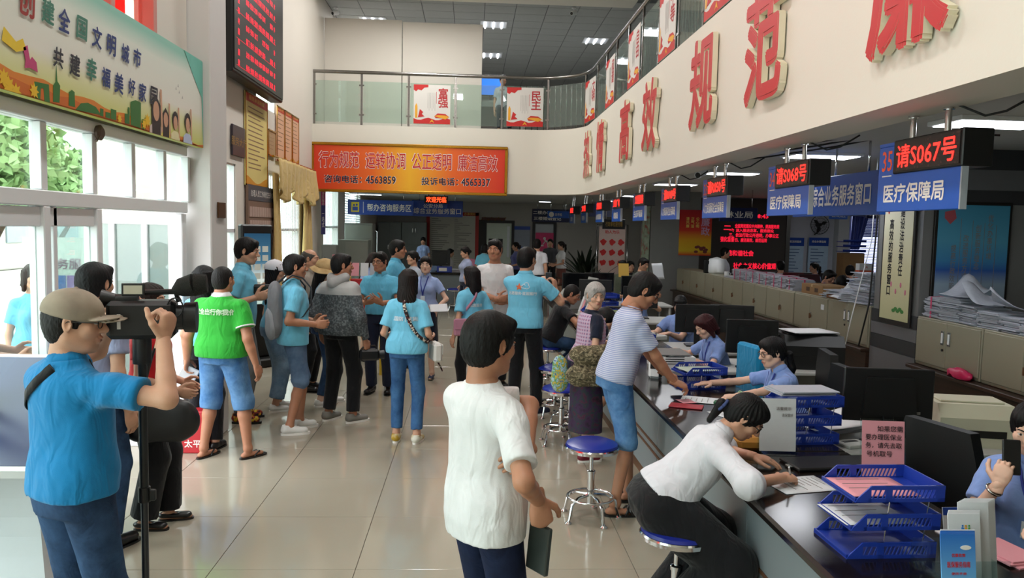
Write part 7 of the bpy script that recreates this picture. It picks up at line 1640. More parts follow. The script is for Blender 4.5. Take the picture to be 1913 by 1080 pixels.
def hat(P, kind, m, tilt=0, name=None):
    key = ('hat', kind)
    if key not in _C:
        v = Vol((-.17, -.17, -.03), (.17, .23, .16), .005)
        if kind == 'cap':
            v.el((0, -.014, .040), (.090, .110, .090), k=.01).cut((0, 0, .018), (0, -.1, -1)); w = Vol((-.17, -.17, -.03), (.17, .23, .16), .005)
            v.rc((-.035, .105, .034), (.035, .105, .034), .055, .055, k=.01, sq=((0, -.25, 1), .12)).rc((-.02, .13, .028), (.02, .13, .028), .050, .050, k=.01, sq=((0, -.25, 1), .12))
            v.el((0, -.125, .012), (.035, .03, .022), k=.006, op='s'); v.el((0, -.014, .132), (.008, .008, .005), k=.003)
            L = v.mesh()
        else:
            v.el((0, -.012, .050), (.092, .112, .095), k=.01).cut((0, 0, .03), (0, 0, -1)); V1, F1 = v.mesh(); mb = MB(); mb.lathe([(.088, .040), (.115, .018), (.150, -.012), (.152, -.018), (.113, .010), (.086, .030)], 36, sy=1.18)
            V2 = mb.v[0].copy(); V2[:, 2] += .012*np.sin(np.arctan2(V2[:, 1], V2[:, 0])*3)*(np.hypot(V2[:, 0], V2[:, 1]) > .11); L = (np.vstack([V1, V2]), [tuple(f) for f in F1]+[tuple(i+len(V1) for i in f) for f in mb.f])
        _C[key] = L
    V, F = _C[key]; return obj_vf(name or ('cap' if kind == 'cap' else 'bucket_hat'), P.HC+(V@rotx(radians(tilt)).T*P.hs*(1.0 if m.name == 'cap_beige_cloth' else 1.10))@P.Hr.T, F, m, P.root)
def hand_pos(P, q, d=.09):
    a = P.A[q]; M = a[6]; p = a[2]+M[:, 1]*d-M[:, 2]*.03; return np.array(P.root.location)+rotz(P.root.rotation_euler.z)@p
def watch(P, q, m=None):
    a = P.A[q]; d = nrm(a[2]-a[1]); c = a[2]-d*.035; u = nrm(np.cross(d, (0, .3, 1))); w = np.cross(d, u); r = .031*P.s
    return MB().tube([c+r*(u*cos(t)+w*sin(t)) for t in np.linspace(0, 2*pi, 21)], .006, 6, caps=False).build('bracelet', m or m_steel, P.root, smooth=2)
def stripes(name, c1, c2, sc, rough=.85):
    return ramp_mat(name, [(0, c1), (.45, c1), (.55, c2), (1, c2)], tex='wave', scale=sc, rough=rough)
# --- foreground
P = man('cameraman in a beige cap and strong blue polo filming at the left', 118, 2.95, (.50, .86), look=(1, .22), pitch=3, H=1.73, bw=.95, lod=.0085, hair=('buzz', '#15110f'), tone='mid', lean=-1, pelvis_off=(0, .02),
    wR=((305, 632, 2.96), (.5, -.6, -1), 'grip', (-1, .3, .2), (.2, .2, 1)), wL=((214, 570, 3.2), (-.6, .2, -1), 'hold', (.3, 0, -1), (.9, 0, .3)),
    shirt=dict(m=DB, kind='polo', sleeve=.66, hem=-.03, loose=.014, bag=.015, fold=.009), pants=dict(m=JN, kind='jeans', loose=.010), shoes=BSH)
hat(P, 'cap', ramp_mat('cap_beige_cloth', [(.3, '#857768'), (.7, '#a39683')], scale=9), -6); face_glasses(P); CM = P
ribbon(P, [(-62, .455), (-75, .44), (-95, .41), (-130, .34), (-180, .24), (-230, .28), (-275, .38), (-298, .455)], .036, BK, 'shoulder_strap')
C = at(276, 572, 3.10); cd = nrm((.97, .22, 0)); ang = atan2(cd[1], cd[0])
vc = thing('video_camera', 'black shoulder video camera with eyepiece and lens hood held by the cameraman', 'camera', tuple(C), ang); vc.scale = (.82,)*3
MB().box(-.17, .13, -.075, .06, -.15, .03, b=.02).build('body', m_black, vc); MB().tube([(.12, 0, -.055), (.16, 0, -.055), (.165, 0, -.055), (.22, 0, -.055)], [.06, .06, .072, .076], 18).build('lens_hood', m_black, vc, smooth=True)
MB().tube([(-.14, 0, .03), (-.20, 0, .035)], [.03, .045], 14).tube([(-.14, 0, .03), (-.04, 0, .035)], .028, 12).build('eyepiece', m_black, vc, smooth=True); MB().tube([(-.06, 0, .03), (-.04, 0, .065), (.12, 0, .07), (.14, 0, .02)], .014, 8).build('top_handle', m_black, vc, smooth=True)
MB().box(-.10, .0, -.075, -.065, .055, .115, b=.003).build('flip_screen', m_black, vc); MB().box(-.09, -.01, -.078, -.075, .065, .105).build('flip_screen_face', mat('screen_pale', '#b9b3a0', .3), vc)
MB().tube([(.12, -.02, .07), (.15, -.02, .09), (.21, -.03, .105)], [.02, .045, .055], 12).tube([(.21, -.03, .105), (.27, -.03, .11)], [.055, .045], 12).build('microphone_muff', mat('furry_black', '#17150f', .95, bump=1, bscale=200), vc, smooth=True)
MB().tube([(.13+.035*cos(t), -.07, .0+.045*sin(t)) for t in np.linspace(0, 2*pi, 17)], .004, 5).build('cable_loop', m_cab, vc, smooth=2); MB().box(-.12, -.105, -.078, -.074, -.10, -.03).build('white_label', mw_, vc)
mp_ = thing('monopod', 'black monopod standing on the floor under the video camera', 'monopod', (C[0]-.02, C[1]-.01, 0)); zc_ = C[2]-.125
MB().tube([(0, 0, zc_-.10), (0, 0, zc_)], .035, 12).build('head', m_black, mp_, smooth=True); MB().tube([(0, 0, .85), (0, 0, zc_-.1)], .017, 12).build('upper_tube', m_black, mp_, smooth=True); MB().tube([(0, 0, .40), (0, 0, .87)], .014, 12).build('middle_tube', mat('tube_dark_grey', '#3a3c40', .3, metal=.6), mp_, smooth=True); MB().tube([(0, 0, .02), (0, 0, .42)], .011, 12).build('lower_tube', m_black, mp_, smooth=True)
for z in (.86, .41): MB().tube([(0, 0, z-.03), (0, 0, z+.03)], .023, 12).box(.02, .045, -.01, .01, z-.025, z+.02, b=.004).build('clamp', m_black, mp_, smooth=True)
MB().ball((0, 0, .018), .018, 10).build('rubber_foot', m_black, mp_, smooth=2)
P = man('man in a plain white T-shirt in the foreground, seen from behind with crossed arms', 918, 2.80, (.80, .60), look=(.75, .55), pitch=4, H=1.69, bw=.93, lod=.008, hair=('thick', '#0d0b0a'), tone='tan', lean=-2,
    wR=((1006, 935, 2.66), (0, -1, -.3), 'grip', (-.2, 1, 0), (.2, 0, -1)), wL=((985, 842, 2.72), (.8, .6, .2), 'hold', (-.3, .6, -.4), (-.45, -.75, -.1)),
    shirt=dict(m=WT, kind='tee', sleeve=.78, hem=-.10, loose=.012, bag=.018, fold=.010), pants=dict(m=denim('jeans_navy', '#131a30', '#1f2a48'), kind='jeans', loose=.008), shoes=BSH, legs={'R': ((.13, -.03), None, -10), 'L': ((-.12, .05), None, 10)})
h = hand_pos(P, 'R', .10); o = MB().box(-.01, .01, -.055, .055, -.15, .02, b=.004).build('phone_case', mat('dark_green_case', '#2a2f2c', .3)); o.location = tuple(h+np.array([0.0, 0, -.02])); o.rotation_euler = (0, .1, .6); tag(o, 'dark phone case in the hand of the white T-shirt man', 'phone case')
P = man('young woman in a white puff sleeved blouse leaning over the counter to write', 1.00, 3.70, (1, -.02), look=(1, -.35), pitch=42, H=1.63, sex='f', seat=.54, lean=42, lod=.0085, hair=('tuft', '#0d0c0d'), tone='mid', pelvis_off=(0, -.04),
    wR=(atz(1462, 893, CZ+.045), (-.3, -1, -.2), 'pen', (0, .3, -1), (.85, .55, -.1)), wL=(atz(1420, 862, CZ+.04)+np.array([0, .08, 0]), (-.2, 1, -.2), 'spread', (0, 0, -1), (.8, -.45, -.1)),
    legs={'R': ((.12, .0, .085), (.25, 1, .2), -5), 'L': ((-.12, .04, .085), (-.25, 1, .2), 5)}, shirt=dict(m=WB, kind='blouse', sleeve=1.05, puff=.016, hem=.02, loose=.02, bag=.02, fold=.010, bust=0), pants=dict(m=BK, kind='trousers', loose=.062, waist=.12, ank=1.0), shoes=BSH)
face_glasses(P); MB().tube([P.HC+P.Hr@np.array([0.03*cos(t), -.115+.0*t, -.035+.03*sin(t)]) for t in np.linspace(0, 2*pi, 15)], .008, 6).build('scrunchie', mat('scrunchie_blue', '#3b4a7a', .8), P.root, smooth=2)
h = hand_pos(P, 'R', .085); o = MB().tube([(0, 0, -.035), (0, 0, .11)], .0045, 8).build('pen', m_paper, smooth=True); o.location = tuple(h+np.array([0, 0, 0])); o.rotation_euler = (.5, -.4, 0); tag(o, 'white pen in the hand of the writing woman', 'pen')
o = MB().box(-.07, .07, -.06, .06, 0, .07, b=.02).build('pouch', mat('pouch_orange', '#a8742a', .7)); p = atz(1428, 850, CZ); o.location = (p[0]-.05, p[1]+.12, CZ); tag(o, 'small orange pouch under the arms of the writing woman', 'pouch')
STP = stripes('striped_blue_tee', '#8f9bc4', '#c3c8da', 26)
P = man('man in a pale blue striped T-shirt and denim shorts leaning on the counter', 1.12, 5.28, (1, .12), look=(1, -.12), pitch=30, H=1.74, bw=.90, lod=.0085, hair=('thick', '#100e0e'), tone='tan', lean=14, legs={'R': ((.13, -.12), None, -5), 'L': ((-.12, .06), None, 8)}, pelvis_off=(0, -.10),
    wR=(atz(1272, 735, CZ+.05), (-.6, -1, -.1), 'hold', (0, .3, -1), (.9, .1, -.3)), wL=(atz(1262, 722, CZ+.07)+np.array([0, .12, 0]), (-.5, 1, -.1), 'hold', (0, -.3, -1), (.9, -.2, -.3)),
    shirt=dict(m=STP, kind='tee', sleeve=.72, hem=-.04, loose=.010, bag=.012, fold=.007), pants=dict(m=JS, kind='shorts', len=1.08, loose=.014), shoes=('sandal', s_k, s_k))
face_glasses(P); MB().tube([surf(P, radians(a), .455*P.s, .01)+np.array([0, 0, .012]) for a in range(-150, 181, 30)], .003, 5).build('neck_cord', mat('cord_orange', '#8a4a1a', .6), P.root, smooth=2)
# --- the group
P = man('woman in a red top with a ponytail standing behind the video camera', 272, 4.95, (1, .15), look=(1, .05), H=1.60, sex='f', lod=.009, hair=('pony', '#2a1a14'), tone='mid', arms={'R': ((.0, .22, -.36), None, 'relax'), 'L': ((-.02, .2, -.36), None, 'relax')}, shirt=dict(m=RD, kind='tee', sleeve=.55, hem=-.02), pants=dict(m=BK, kind='trousers', loose=.022, ank=1.6), shoes=('flat', s_k, s_k), legs={'R': ((.08, -.02), None, -6), 'L': ((-.08, .10), None, 6)})
ob = thing('handbag', 'large black handbag at the hip of the woman in red', 'bag', (-1.86, 4.72, .74), .1); V = Vol((-.2, -.1, -.2), (.2, .1, .2), .01); V.rc((-.1, 0, 0), (.1, 0, 0), .13, .13, sq=((0, 1, 0), .45)).fold(.005); v_, f_ = V.mesh(); obj_vf('body', v_, f_, mat('black_leather', '#131214', .4), ob); MB().tube([(-.12, 0, .08), (-.05, 0, .36), (0, .02, .52), (.05, 0, .36), (.12, 0, .08)], .012, 6).build('handle', mat('black_leather', '#131214'), ob, smooth=True)
P = man('dark haired man in a lavender grey shirt behind the cameraman, seen from behind', 172, 4.6, (.3, .95), H=1.74, lod=.010, hair=('thick', '#0e0d0f'), shirt=dict(m=cloth('shirt_lavender', '#8e93b0'), kind='tee', sleeve=.6, hem=-.05), pants=dict(m=JN, kind='jeans'), shoes=BSH)
P = man('stocky man in a green polo, denim shorts and flip-flops seen from behind', 414, 6.42, (.22, 1), look=(.4, 1), H=1.63, bw=1.14, lod=.009, hair=('buzz', '#171412'), tone='tan', legs={'R': ((.21, .03), None, -28), 'L': ((-.16, -.04), None, -12)}, arms={'R': ((.13, .0, -.49), None, 'relax'), 'L': ((-.14, .0, -.48), None, 'hold')},
    shirt=dict(m=GN, kind='polo', cm=WT, sleeve=.66, hem=-.04, loose=.02, bag=.03), pants=dict(m=JS, kind='shorts', len=1.18, loose=.016), shoes=('flipflop', s_k, s_k))
print_on(P, '安全出行你我他', mat('print_green_white', '#b9d8b4', .6), .345, .05, side=-1, bold=.04, fit=None);
for q in 'RL':
    a = P.A[q]; e = a[0]+(a[1]-a[0])*.63; d = nrm(a[1]-a[0]); u = nrm(np.cross(d, (1, .2, 0))); w = np.cross(d, u); r = .077*P.s; MB().tube([e+r*(u*cos(t)+w*sin(t)) for t in np.linspace(0, 2*pi, 25)], .007, 6, caps=False, sx=1).build('sleeve_band', WT, P.root, smooth=2)
h = hand_pos(P, 'L'); o = MB().box(-.07, .07, -.012, .012, -.12, .03, b=.006).build('folded_papers', m_paper); o.location = tuple(h); o.rotation_euler = (.2, .5, .2); tag(o, 'white folded papers in the hand of the man in green', 'papers')
P = man('tall man in light blue polo holding up a camera behind the green shirt man', 450, 7.65, (.95, .15), look=(1, -.05), pitch=8, H=1.85, lod=.010, hair=('thick', '#0e0c0c'), tone='mid', lean=3, wR=((478, 556, 7.5), (-.5, -.4, -1), 'hold', (0, 1, .2), (1, .1, .3)), wL=((482, 550, 7.8), (-.4, .5, -1), 'hold', (0, -1, .2), (1, 0, .3)),
    shirt=dict(m=LB, kind='polo', sleeve=.66, hem=-.06), pants=dict(m=GY, kind='trousers', loose=.012), shoes=('sneaker', ramp_mat('hiking_print', [(.4, '#1d1a1a'), (.5, '#a02a1f'), (.6, '#c9b02a')], scale=30), s_k))
t = thing('camcorder', 'small black camcorder held up by the tall man in light blue', 'camera', tuple(at(492, 540, 7.6)), .1); MB().box(-.10, .10, -.045, .045, -.05, .045, b=.02).build('body', m_black, t); MB().tube([(.10, 0, 0), (.16, 0, 0)], [.035, .042], 14).build('lens', m_black, t, smooth=True); MB().box(-.05, .04, -.05, -.045, -.02, .03).build('side_screen', mat('screen_grey', '#3a3d42', .2), t)
man('long black haired woman in a dark dress behind the man in green', 378, 6.66, (.1, 1), H=1.62, sex='f', bw=.85, lod=.011, hair=('long', '#0d0c0d'), shirt=dict(m=LB, kind='tee', sleeve=.6, hem=.02), pants=dict(m=BK, loose=.01), shoes=BSH)
P = man('woman in a white cap, wide cropped jeans and white sneakers', 512, 8.1, (.8, .5), look=(.9, .1), H=1.60, sex='f', lod=.010, hair=('long', '#141010'), tone='mid', arms={'R': ((.02, .2, -.34), None, 'relax'), 'L': ((-.02, .2, -.34), None, 'relax')}, shirt=dict(m=LB2, kind='tee', sleeve=.62, hem=.0), pants=dict(m=JL, kind='jeans', loose=.030, len=1.85, ank=1.2), shoes=WSH, legs={'R': ((.09, -.02), None, -6), 'L': ((-.09, .07), None, 6)}); hat(P, 'cap', mat('cap_white', '#d9dae2', .8), 0)
P = man('man in a light blue polo with a grey backpack and denim shorts', 548, 7.25, (.86, .42), look=(.95, .3), H=1.71, lod=.009, hair=('short', '#15100e'), tone='tan', wR=((590, 606, 7.1), (-.5, -.5, -1), 'hold', (0, 1, 0), (1, .2, 0)), wL=((586, 600, 7.5), (-.5, .6, -1), 'hold', (0, -1, 0), (1, -.2, 0)),
    shirt=dict(m=LB, kind='polo', sleeve=.68, hem=-.10, loose=.018), pants=dict(m=denim('shorts_grey', '#4d6585', '#6d86a5'), kind='shorts', len=1.02, loose=.012), shoes=WSH, legs={'R': ((.10, -.06), None, -8), 'L': ((-.09, .08), None, 8)})
fz = math.atan2(.42, .86)-pi/2; t = thing('backpack', 'slim grey backpack on the man in light blue with denim shorts', 'bag', (P.root.location.x, P.root.location.y, 0), fz)
V = Vol((-.2, -.36, .85), (.2, -.05, 1.5), .009); V.rc((0, -.17, 1.02), (0, -.165, 1.30), .135, .12, sq=((0, 1, 0), .50), k=.02).fold(.004); v_, f_ = V.mesh(); obj_vf('body', v_, f_, cloth('backpack_grey', '#77777b'), t); V = Vol((-.2, -.36, .8), (.2, -.05, 1.3), .01); V.rc((0, -.20, 1.0), (0, -.205, 1.08), .125, .11, sq=((0, 1, 0), .42), k=.02); v_, f_ = V.mesh(); obj_vf('front_pocket', v_, f_, cloth('backpack_light', '#94959b'), t)
for q in (-1, 1): MB().tube([(q*.07, -.12, 1.40), (q*.09, -.03, 1.475), (q*.10, .06, 1.45), (q*.11, .135, 1.36), (q*.12, .135, 1.2), (q*.15, .05, 1.10), (q*.13, -.10, 1.02)], .008, 6, sx=2.6).build('shoulder_strap', cloth('strap_dark', '#23242a'), t, smooth=True)
man('balding older man half hidden behind the backpack wearer', 577, 9.1, (.9, -.2), look=(1, -.1), H=1.70, lod=.012, hair=('bald', '#55504c'), tone='mid', shirt=dict(m=cloth('shirt_cream', '#9c948a'), kind='polo', hem=-.05), pants=dict(m=BK), shoes=BSH)
P = man('woman in a beige bucket hat and white sneakers', 603, 8.35, (.9, .35), look=(.9, .1), pitch=12, H=1.60, sex='f', lod=.010, hair=('long', '#161112'), tone='fair', arms={'R': ((.02, .24, -.34), None, 'hold'), 'L': ((-.02, .24, -.3), None, 'hold')}, shirt=dict(m=cloth('shirt_pale_blue', '#a9c3d4'), kind='tee', sleeve=.7, hem=-.02), pants=dict(m=JN, kind='jeans', len=1.9), shoes=WSH, legs={'R': ((.09, -.04), None, -6), 'L': ((-.08, .12), None, 6)}); hat(P, 'bucket', ramp_mat('bucket_straw', [(.3, '#a88a5c'), (.7, '#c4a878')], scale=14), -4)
ribbon(P, [(-60, .45), (-110, .38), (-170, .25), (-220, .24)], .03, BK, 'bag_strap')
JK = None
N = NT('two_tone_jacket'); tc = N.n('ShaderNodeTexCoord').outputs['Object']; sp = N.n('ShaderNodeSeparateXYZ', {0: tc}); nz = N.n('ShaderNodeTexNoise', {'Vector': tc, 'Scale': 55.0, 'Detail': 2.0}); rp = N.n('ShaderNodeValToRGB', {0: nz.outputs[0]}); rp.color_ramp.elements[0].position = .45; rp.color_ramp.elements[0].color = srgb('#3c4246'); rp.color_ramp.elements[1].position = .65; rp.color_ramp.elements[1].color = srgb('#6d7478')
gt = N.n('ShaderNodeMath', {0: sp.outputs[2], 1: 1.27}, operation='GREATER_THAN'); mx = N.n('ShaderNodeMix', {0: gt.outputs[0], 6: rp.outputs[0]}, data_type='RGBA'); mx.inputs[7].default_value = srgb('#a9a9a8'); N.l(mx.outputs[2], N.b.inputs['Base Color']); N.b.inputs['Roughness'].default_value = .7
P = man('man in a two tone grey hooded jacket and black trousers seen from behind', 636, 7.65, (.45, .88), look=(.9, .35), H=1.71, lod=.009, hair=('short', '#0f0d0d'), tone='tan', arms={'R': ((.12, .03, -.49), None, 'grip'), 'L': ((-.10, .05, -.46), None, 'relax')}, shirt=dict(m=N.m, kind='hood', sleeve=1.95, hem=-.06, loose=.035, bag=.03, fold=.010, name='jacket'), pants=dict(m=BK, loose=.012, len=1.95), shoes=('sneaker', s_g, s_s), legs={'R': ((.14, .02), None, -25), 'L': ((-.12, -.02), None, -5)})
V = Vol((-.2, -.25, 1.2), (.2, .1, 1.6), .010); s_ = P.s; V.rc((-.085, -.03, 1.425*s_), (0, -.115, 1.375*s_), .045, .050, k=.03).rc((.085, -.03, 1.425*s_), (0, -.115, 1.375*s_), .045, .050, k=.03).fold(.006); v_, f_ = V.mesh(); obj_vf('hood', v_, f_, cloth('hood_grey', '#a4a4a4'), P.root)
h = hand_pos(P, 'R'); t = thing('camcorder', 'black camcorder hanging in the hand of the man in the grey jacket', 'camera', tuple(h+np.array([.04, 0, -.05])), .3); MB().box(-.10, .09, -.05, .05, -.06, .05, b=.02).build('body', m_black, t); MB().tube([(.09, 0, -.01), (.14, 0, -.01)], [.04, .045], 14).build('lens', m_black, t, smooth=True); MB().tube([(-.08, 0, .05), (-.05, 0, .08), (.05, 0, .08), (.07, 0, .05)], .010, 6).build('handle', m_black, t, smooth=True)
P = man('man in glasses and a light blue polo facing us with raised hands', 712, 9.0, (-.12, -1), look=(-.45, -1), pitch=2, H=1.69, lod=.009, hair=('short', '#100e0d'), tone='tan', wR=((683, 566, 8.72), (-.6, .3, -1), 'spread', (.3, .5, .8), (.8, -.4, .25)), wL=((712, 566, 8.70), (1, .3, -.8), 'spread', (-.6, .2, .6), (-.75, -.4, .5)),
    shirt=dict(m=LB2, kind='polo', sleeve=.66, hem=.0, loose=.014), pants=dict(m=NV, loose=.012), shoes=BSH); face_glasses(P)
P = man('long dark haired woman in a light blue T-shirt and skinny jeans seen from behind', 763, 6.9, (.08, 1), look=(.1, 1), H=1.61, sex='f', lod=.0085, hair=('long', '#1d1310'), tone='mid', arms={'R': ((.06, .18, -.33), (.25, -1, -.5), 'relax', (0, 0, 1), (-.5, .8, .1)), 'L': ((-.06, .18, -.33), (-.25, -1, -.5), 'relax', (0, 0, 1), (.5, .8, .1))},
    shirt=dict(m=LB, kind='tee', sleeve=.75, hem=-.06, loose=.022, bag=.02, bust=0), pants=dict(m=JM, kind='jeans', len=1.9, loose=.004), shoes=('sneaker', ramp_mat('yellow_white_shoe', [(.4, '#b3922c'), (.6, '#dcdccf')], scale=9), s_s), legs={'R': ((.10, .0), None, -12), 'L': ((-.10, .03), None, 0)})
print_on(P, '河北国防 | 蓝蓝醒行', mat('print_white2', '#d5e2ea', .6), .265, .042, bold=.03)
ribbon(P, [(-112, .455), (-100, .42), (-88, .33), (-70, .22), (-40, .10), (-10, .04), (30, .08), (90, .24), (125, .38), (140, .455)], .030, ramp_mat('studded_strap', [(0, '#7d1a20'), (.35, '#1a1416'), (.62, '#1a1416'), (.75, '#d8d0c0')], tex='voronoi', scale=70), 'bag_strap', off=.010)
o = thing('shoulder_bag', 'small white shoulder bag hanging by a studded strap on the long haired woman', 'bag', (-.30, 6.95, .83), .3); MB().box(-.04, .04, -.11, .11, -.09, .08, b=.02).build('body', mat('white_leather', '#d2d0cc', .5), o); MB().box(.04, .045, -.10, .10, -.02, .07, b=.002).build('flap', mat('white_leather', '#d2d0cc'), o); MB().tube([(0, 0, -.06), (.03, -.02, -.12), (.06, -.03, -.18)], .006, 6, sx=2.2).build('strap_end', MATS['studded_strap'], o, smooth=True)
P = man('woman clerk in a pale blue blouse, navy skirt and lanyard facing us with papers', 797, 9.9, (-.25, -1), look=(-.1, -1), H=1.61, sex='f', lod=.009, hair=('pony', '#120f10'), tone='fair', arms={'L': ((-.05, .20, -.36), (-1, -.6, -.3), 'hold', (0, 0, 1), (.6, .7, 0)), 'R': ((.02, .2, -.35), (1, -.6, -.3), 'hold', (0, 0, 1), (-.5, .8, .1))}, shirt=dict(m=ST, kind='blouse', sleeve=.6, hem=.05, loose=.014), pants=dict(m=NV, kind='skirt', hem=.42, waist=.14), shoes=('flat', s_n, s_k)); lanyard(P, mat('lanyard_blue', '#22348f', .6))
sheet('white papers held by the woman clerk in the navy skirt', (P.root.location.x+.18, P.root.location.y-.32, .99*P.s), .22, .16, .2, m_paper, .01, 0, rx=.5)
P = man('tall man in glasses behind, facing right in a light blue polo', 741, 10.5, (.95, -.2), look=(1, -.1), H=1.80, lod=.011, hair=('thick', '#100e0e'), tone='tan', shirt=dict(m=LB2, kind='polo', hem=-.05), pants=dict(m=NV), shoes=BSH); face_glasses(P)
P = man('long brown haired clerk in a pale blouse bending over the leaflet stand', 684, 11.2, (.85, -.45), look=(.8, -.6), pitch=25, H=1.62, sex='f', lean=12, lod=.012, hair=('long', '#2b1a18'), tone='fair', arms={'R': ((.05, .28, -.3), None, 'relax')}, shirt=dict(m=ST, kind='blouse', hem=.04), pants=dict(m=NV, kind='skirt', hem=.45), shoes=BSH); lanyard(P, MATS['lanyard_blue'])
P = man('long haired girl in a light blue T-shirt with a pink shoulder bag, seen from behind', 884, 8.4, (-.45, .9), look=(-.75, .6), H=1.57, sex='f', lod=.010, hair=('long', '#160f10'), tone='mid', arms={'L': ((-.10, .0, -.49), None, 'relax'), 'R': ((.05, .2, -.3), None, 'relax')}, shirt=dict(m=LB, kind='tee', sleeve=.72, hem=-.0, loose=.018, bust=0), pants=dict(m=BK, loose=.0, len=2), shoes=BSH); print_on(P, '志愿服务', MATS['print_white2'], .27, .04, bold=.03)
ribbon(P, [(-62, .455), (-85, .42), (-110, .33), (-150, .2), (-180, .12)], .026, mat('pink_leather', '#b87f96', .5), 'bag_strap')
o = thing('shoulder_bag', 'pink shoulder bag with a silver clasp at the hip of the long haired girl', 'bag', (P.root.location.x-.06, P.root.location.y-.22, .89), .25); MB().box(-.13, .13, -.03, .03, -.09, .09, b=.015).build('body', mat('pink_leather', '#b87f96'), o); MB().box(-.13, .13, -.038, -.03, -.02, .09, b=.003).build('flap', mat('pink_leather', '#b87f96'), o); MB().box(-.03, .03, -.045, -.038, -.04, .01, b=.003).build('clasp', m_steel, o)
P = man('man in a white V-neck T-shirt turning to look at the camera', 926, 9.35, (.25, -.9), look=(-.30, -1), H=1.86, lod=.010, hair=('short', '#120f0e'), tone='tan', arms={'R': ((-.12, .26, -.30), (.6, -1, -.8), 'relax', (0, -1, 0), (-1, .1, .1)), 'L': ((.10, .24, -.33), (-.6, -1, -.8), 'relax', (0, -1, 0), (1, .1, .1))}, shirt=dict(m=WT, kind='vneck', sleeve=.68, hem=-.10, loose=.012), pants=dict(m=BK), shoes=BSH)
P = man('man in a printed light blue polo photographing with a phone, seen from behind', 984, 7.95, (.32, .94), look=(.65, .8), H=1.80, lod=.009, hair=('thick', '#0e0c0c'), tone='mid', wR=((1037, 540, 8.15), (.8, -.6, -1), 'hold', (-.6, .4, 0), (-.1, .2, 1)), wL=((1008, 530, 8.30), (-.8, .1, -1), 'hold', (.5, .4, 0), (.6, .3, .7)),
    shirt=dict(m=LB, kind='polo', sleeve=.70, hem=-.05, loose=.018), pants=dict(m=BK, loose=.008), shoes=('sneaker', s_n, s_s), legs={'R': ((.12, .06), None, -40), 'L': ((-.10, .0), None, -5)})
print_on(P, '志愿服务·蓝蓝醒行', MATS['print_white2'], .285, .036, bold=.03); print_on(P, '★', mat('print_orange', '#d9683a', .6), .345, .085, u0=-.03, bold=.02); print_on(P, '☁', MATS['print_white2'], .36, .08, u0=.035, bold=.02)
o = MB().box(-.037, .037, -.004, .004, -.075, .075, b=.004).build('phone', m_black); o.location = tuple(at(1025, 522, 8.28)); o.rotation_euler = (0, 0, -.5); tag(o, 'dark phone held up by the man in the printed light blue polo', 'phone')
P = man('seated man in glasses and a black polo leaning on the counter', .98, 9.35, (1, .1), look=(1, -.2), pitch=25, H=1.70, seat=.52, lean=24, lod=.011, hair=('buzz', '#1b1715'), tone='tan', wR=(np.array([1.50, 9.05, CZ+.06]), (-.5, -1, -.4), 'flat', (0, 0, -1), (1, .2, 0)), wL=(np.array([1.50, 9.5, CZ+.06]), (-.5, 1, -.4), 'flat', (0, 0, -1), (1, -.2, 0)), legs={'R': ((.14, .16, .22), None, 0), 'L': ((-.14, .05, .22), None, 0)}, shirt=dict(m=BK, kind='polo', sleeve=.66, hem=-.02), pants=dict(m=JN, kind='jeans'), shoes=BSH); face_glasses(P)
PL = None; N = NT('plaid_vest_cloth'); tc = N.n('ShaderNodeTexCoord').outputs['Object']; a_ = N.n('ShaderNodeTexWave', {'Vector': tc, 'Scale': 13.0, 'Distortion': .4}, bands_direction='X'); b_ = N.n('ShaderNodeTexWave', {'Vector': tc, 'Scale': 11.0, 'Distortion': .4}, bands_direction='Z')
m1 = N.n('ShaderNodeMix', {0: a_.outputs['Fac']}, data_type='RGBA'); m1.inputs[6].default_value = srgb('#6a4f7d'); m1.inputs[7].default_value = srgb('#c79cae'); m2 = N.n('ShaderNodeMix', {0: b_.outputs['Fac'], 6: m1.outputs[2]}, data_type='RGBA'); m2.inputs[7].default_value = srgb('#b5a5bd'); N.l(m2.outputs[2], N.b.inputs['Base Color']); N.b.inputs['Roughness'].default_value = .9; PLD = N.m
SKP = ramp_mat('purple_paisley', [(.30, '#17131f'), (.45, '#3a1d44'), (.55, '#1d3438'), (.62, '#4a1f3a'), (.8, '#15121c')], scale=16, detail=4); CAMO = ramp_mat('floral_camouflage', [(.35, '#2e2a1e'), (.45, '#6b6148'), (.52, '#3d3a26'), (.58, '#a89a7c'), (.7, '#4a4530')], scale=42, detail=2)
P = man('white haired old woman in a plaid vest and purple patterned skirt looking back at us', 1104, 6.45, (.93, .3), look=(.22, -1), pitch=6, H=1.55, sex='f', bw=1.05, lod=.0085, hair=('grey', '#b9b6b2'), tone='old', lean=6, arms={'R': ((.04, .14, -.36), (.4, -1, -.4), 'hold', (0, 0, 1), (-.4, .9, 0)), 'L': ((-.02, .2, -.36), None, 'hold')}, shirt=dict(m=cloth('navy_inner_tee', '#12182c'), kind='tee', sleeve=.62, hem=-.02, loose=.010), pants=dict(m=SKP, kind='skirt', hem=.66, flare=.02, waist=.08), shoes=('sneaker', mat('shoe_dark_red', '#6b1022', .6), s_s), legs={'R': ((.09, -.04), None, -6), 'L': ((-.08, .04), None, 6)})
s_ = P.s; V = Vol(P.O-.35, P.O+np.array([.35, .4, .65]), .009); V.sec(P.O, P.R, [(w, a+.012, b+.012, c) for w, a, b, c in P.SQ if w < .46*s_], k=.01).fold(.004, 9, seed=5)
for q in 'RL': a = P.A[q][0]; V.rc(a+P.R[:, 0]*(.03 if q == 'R' else -.03)+np.array([0, 0, -.02]), a+P.R[:, 0]*(.2 if q == 'R' else -.2)+np.array([0, 0, -.04]), .062, .07, k=.01, op='s')
v_, f_ = V.mesh(); obj_vf('vest', v_, f_, PLD, P.root)
px_, py_ = P.root.location.x, P.root.location.y
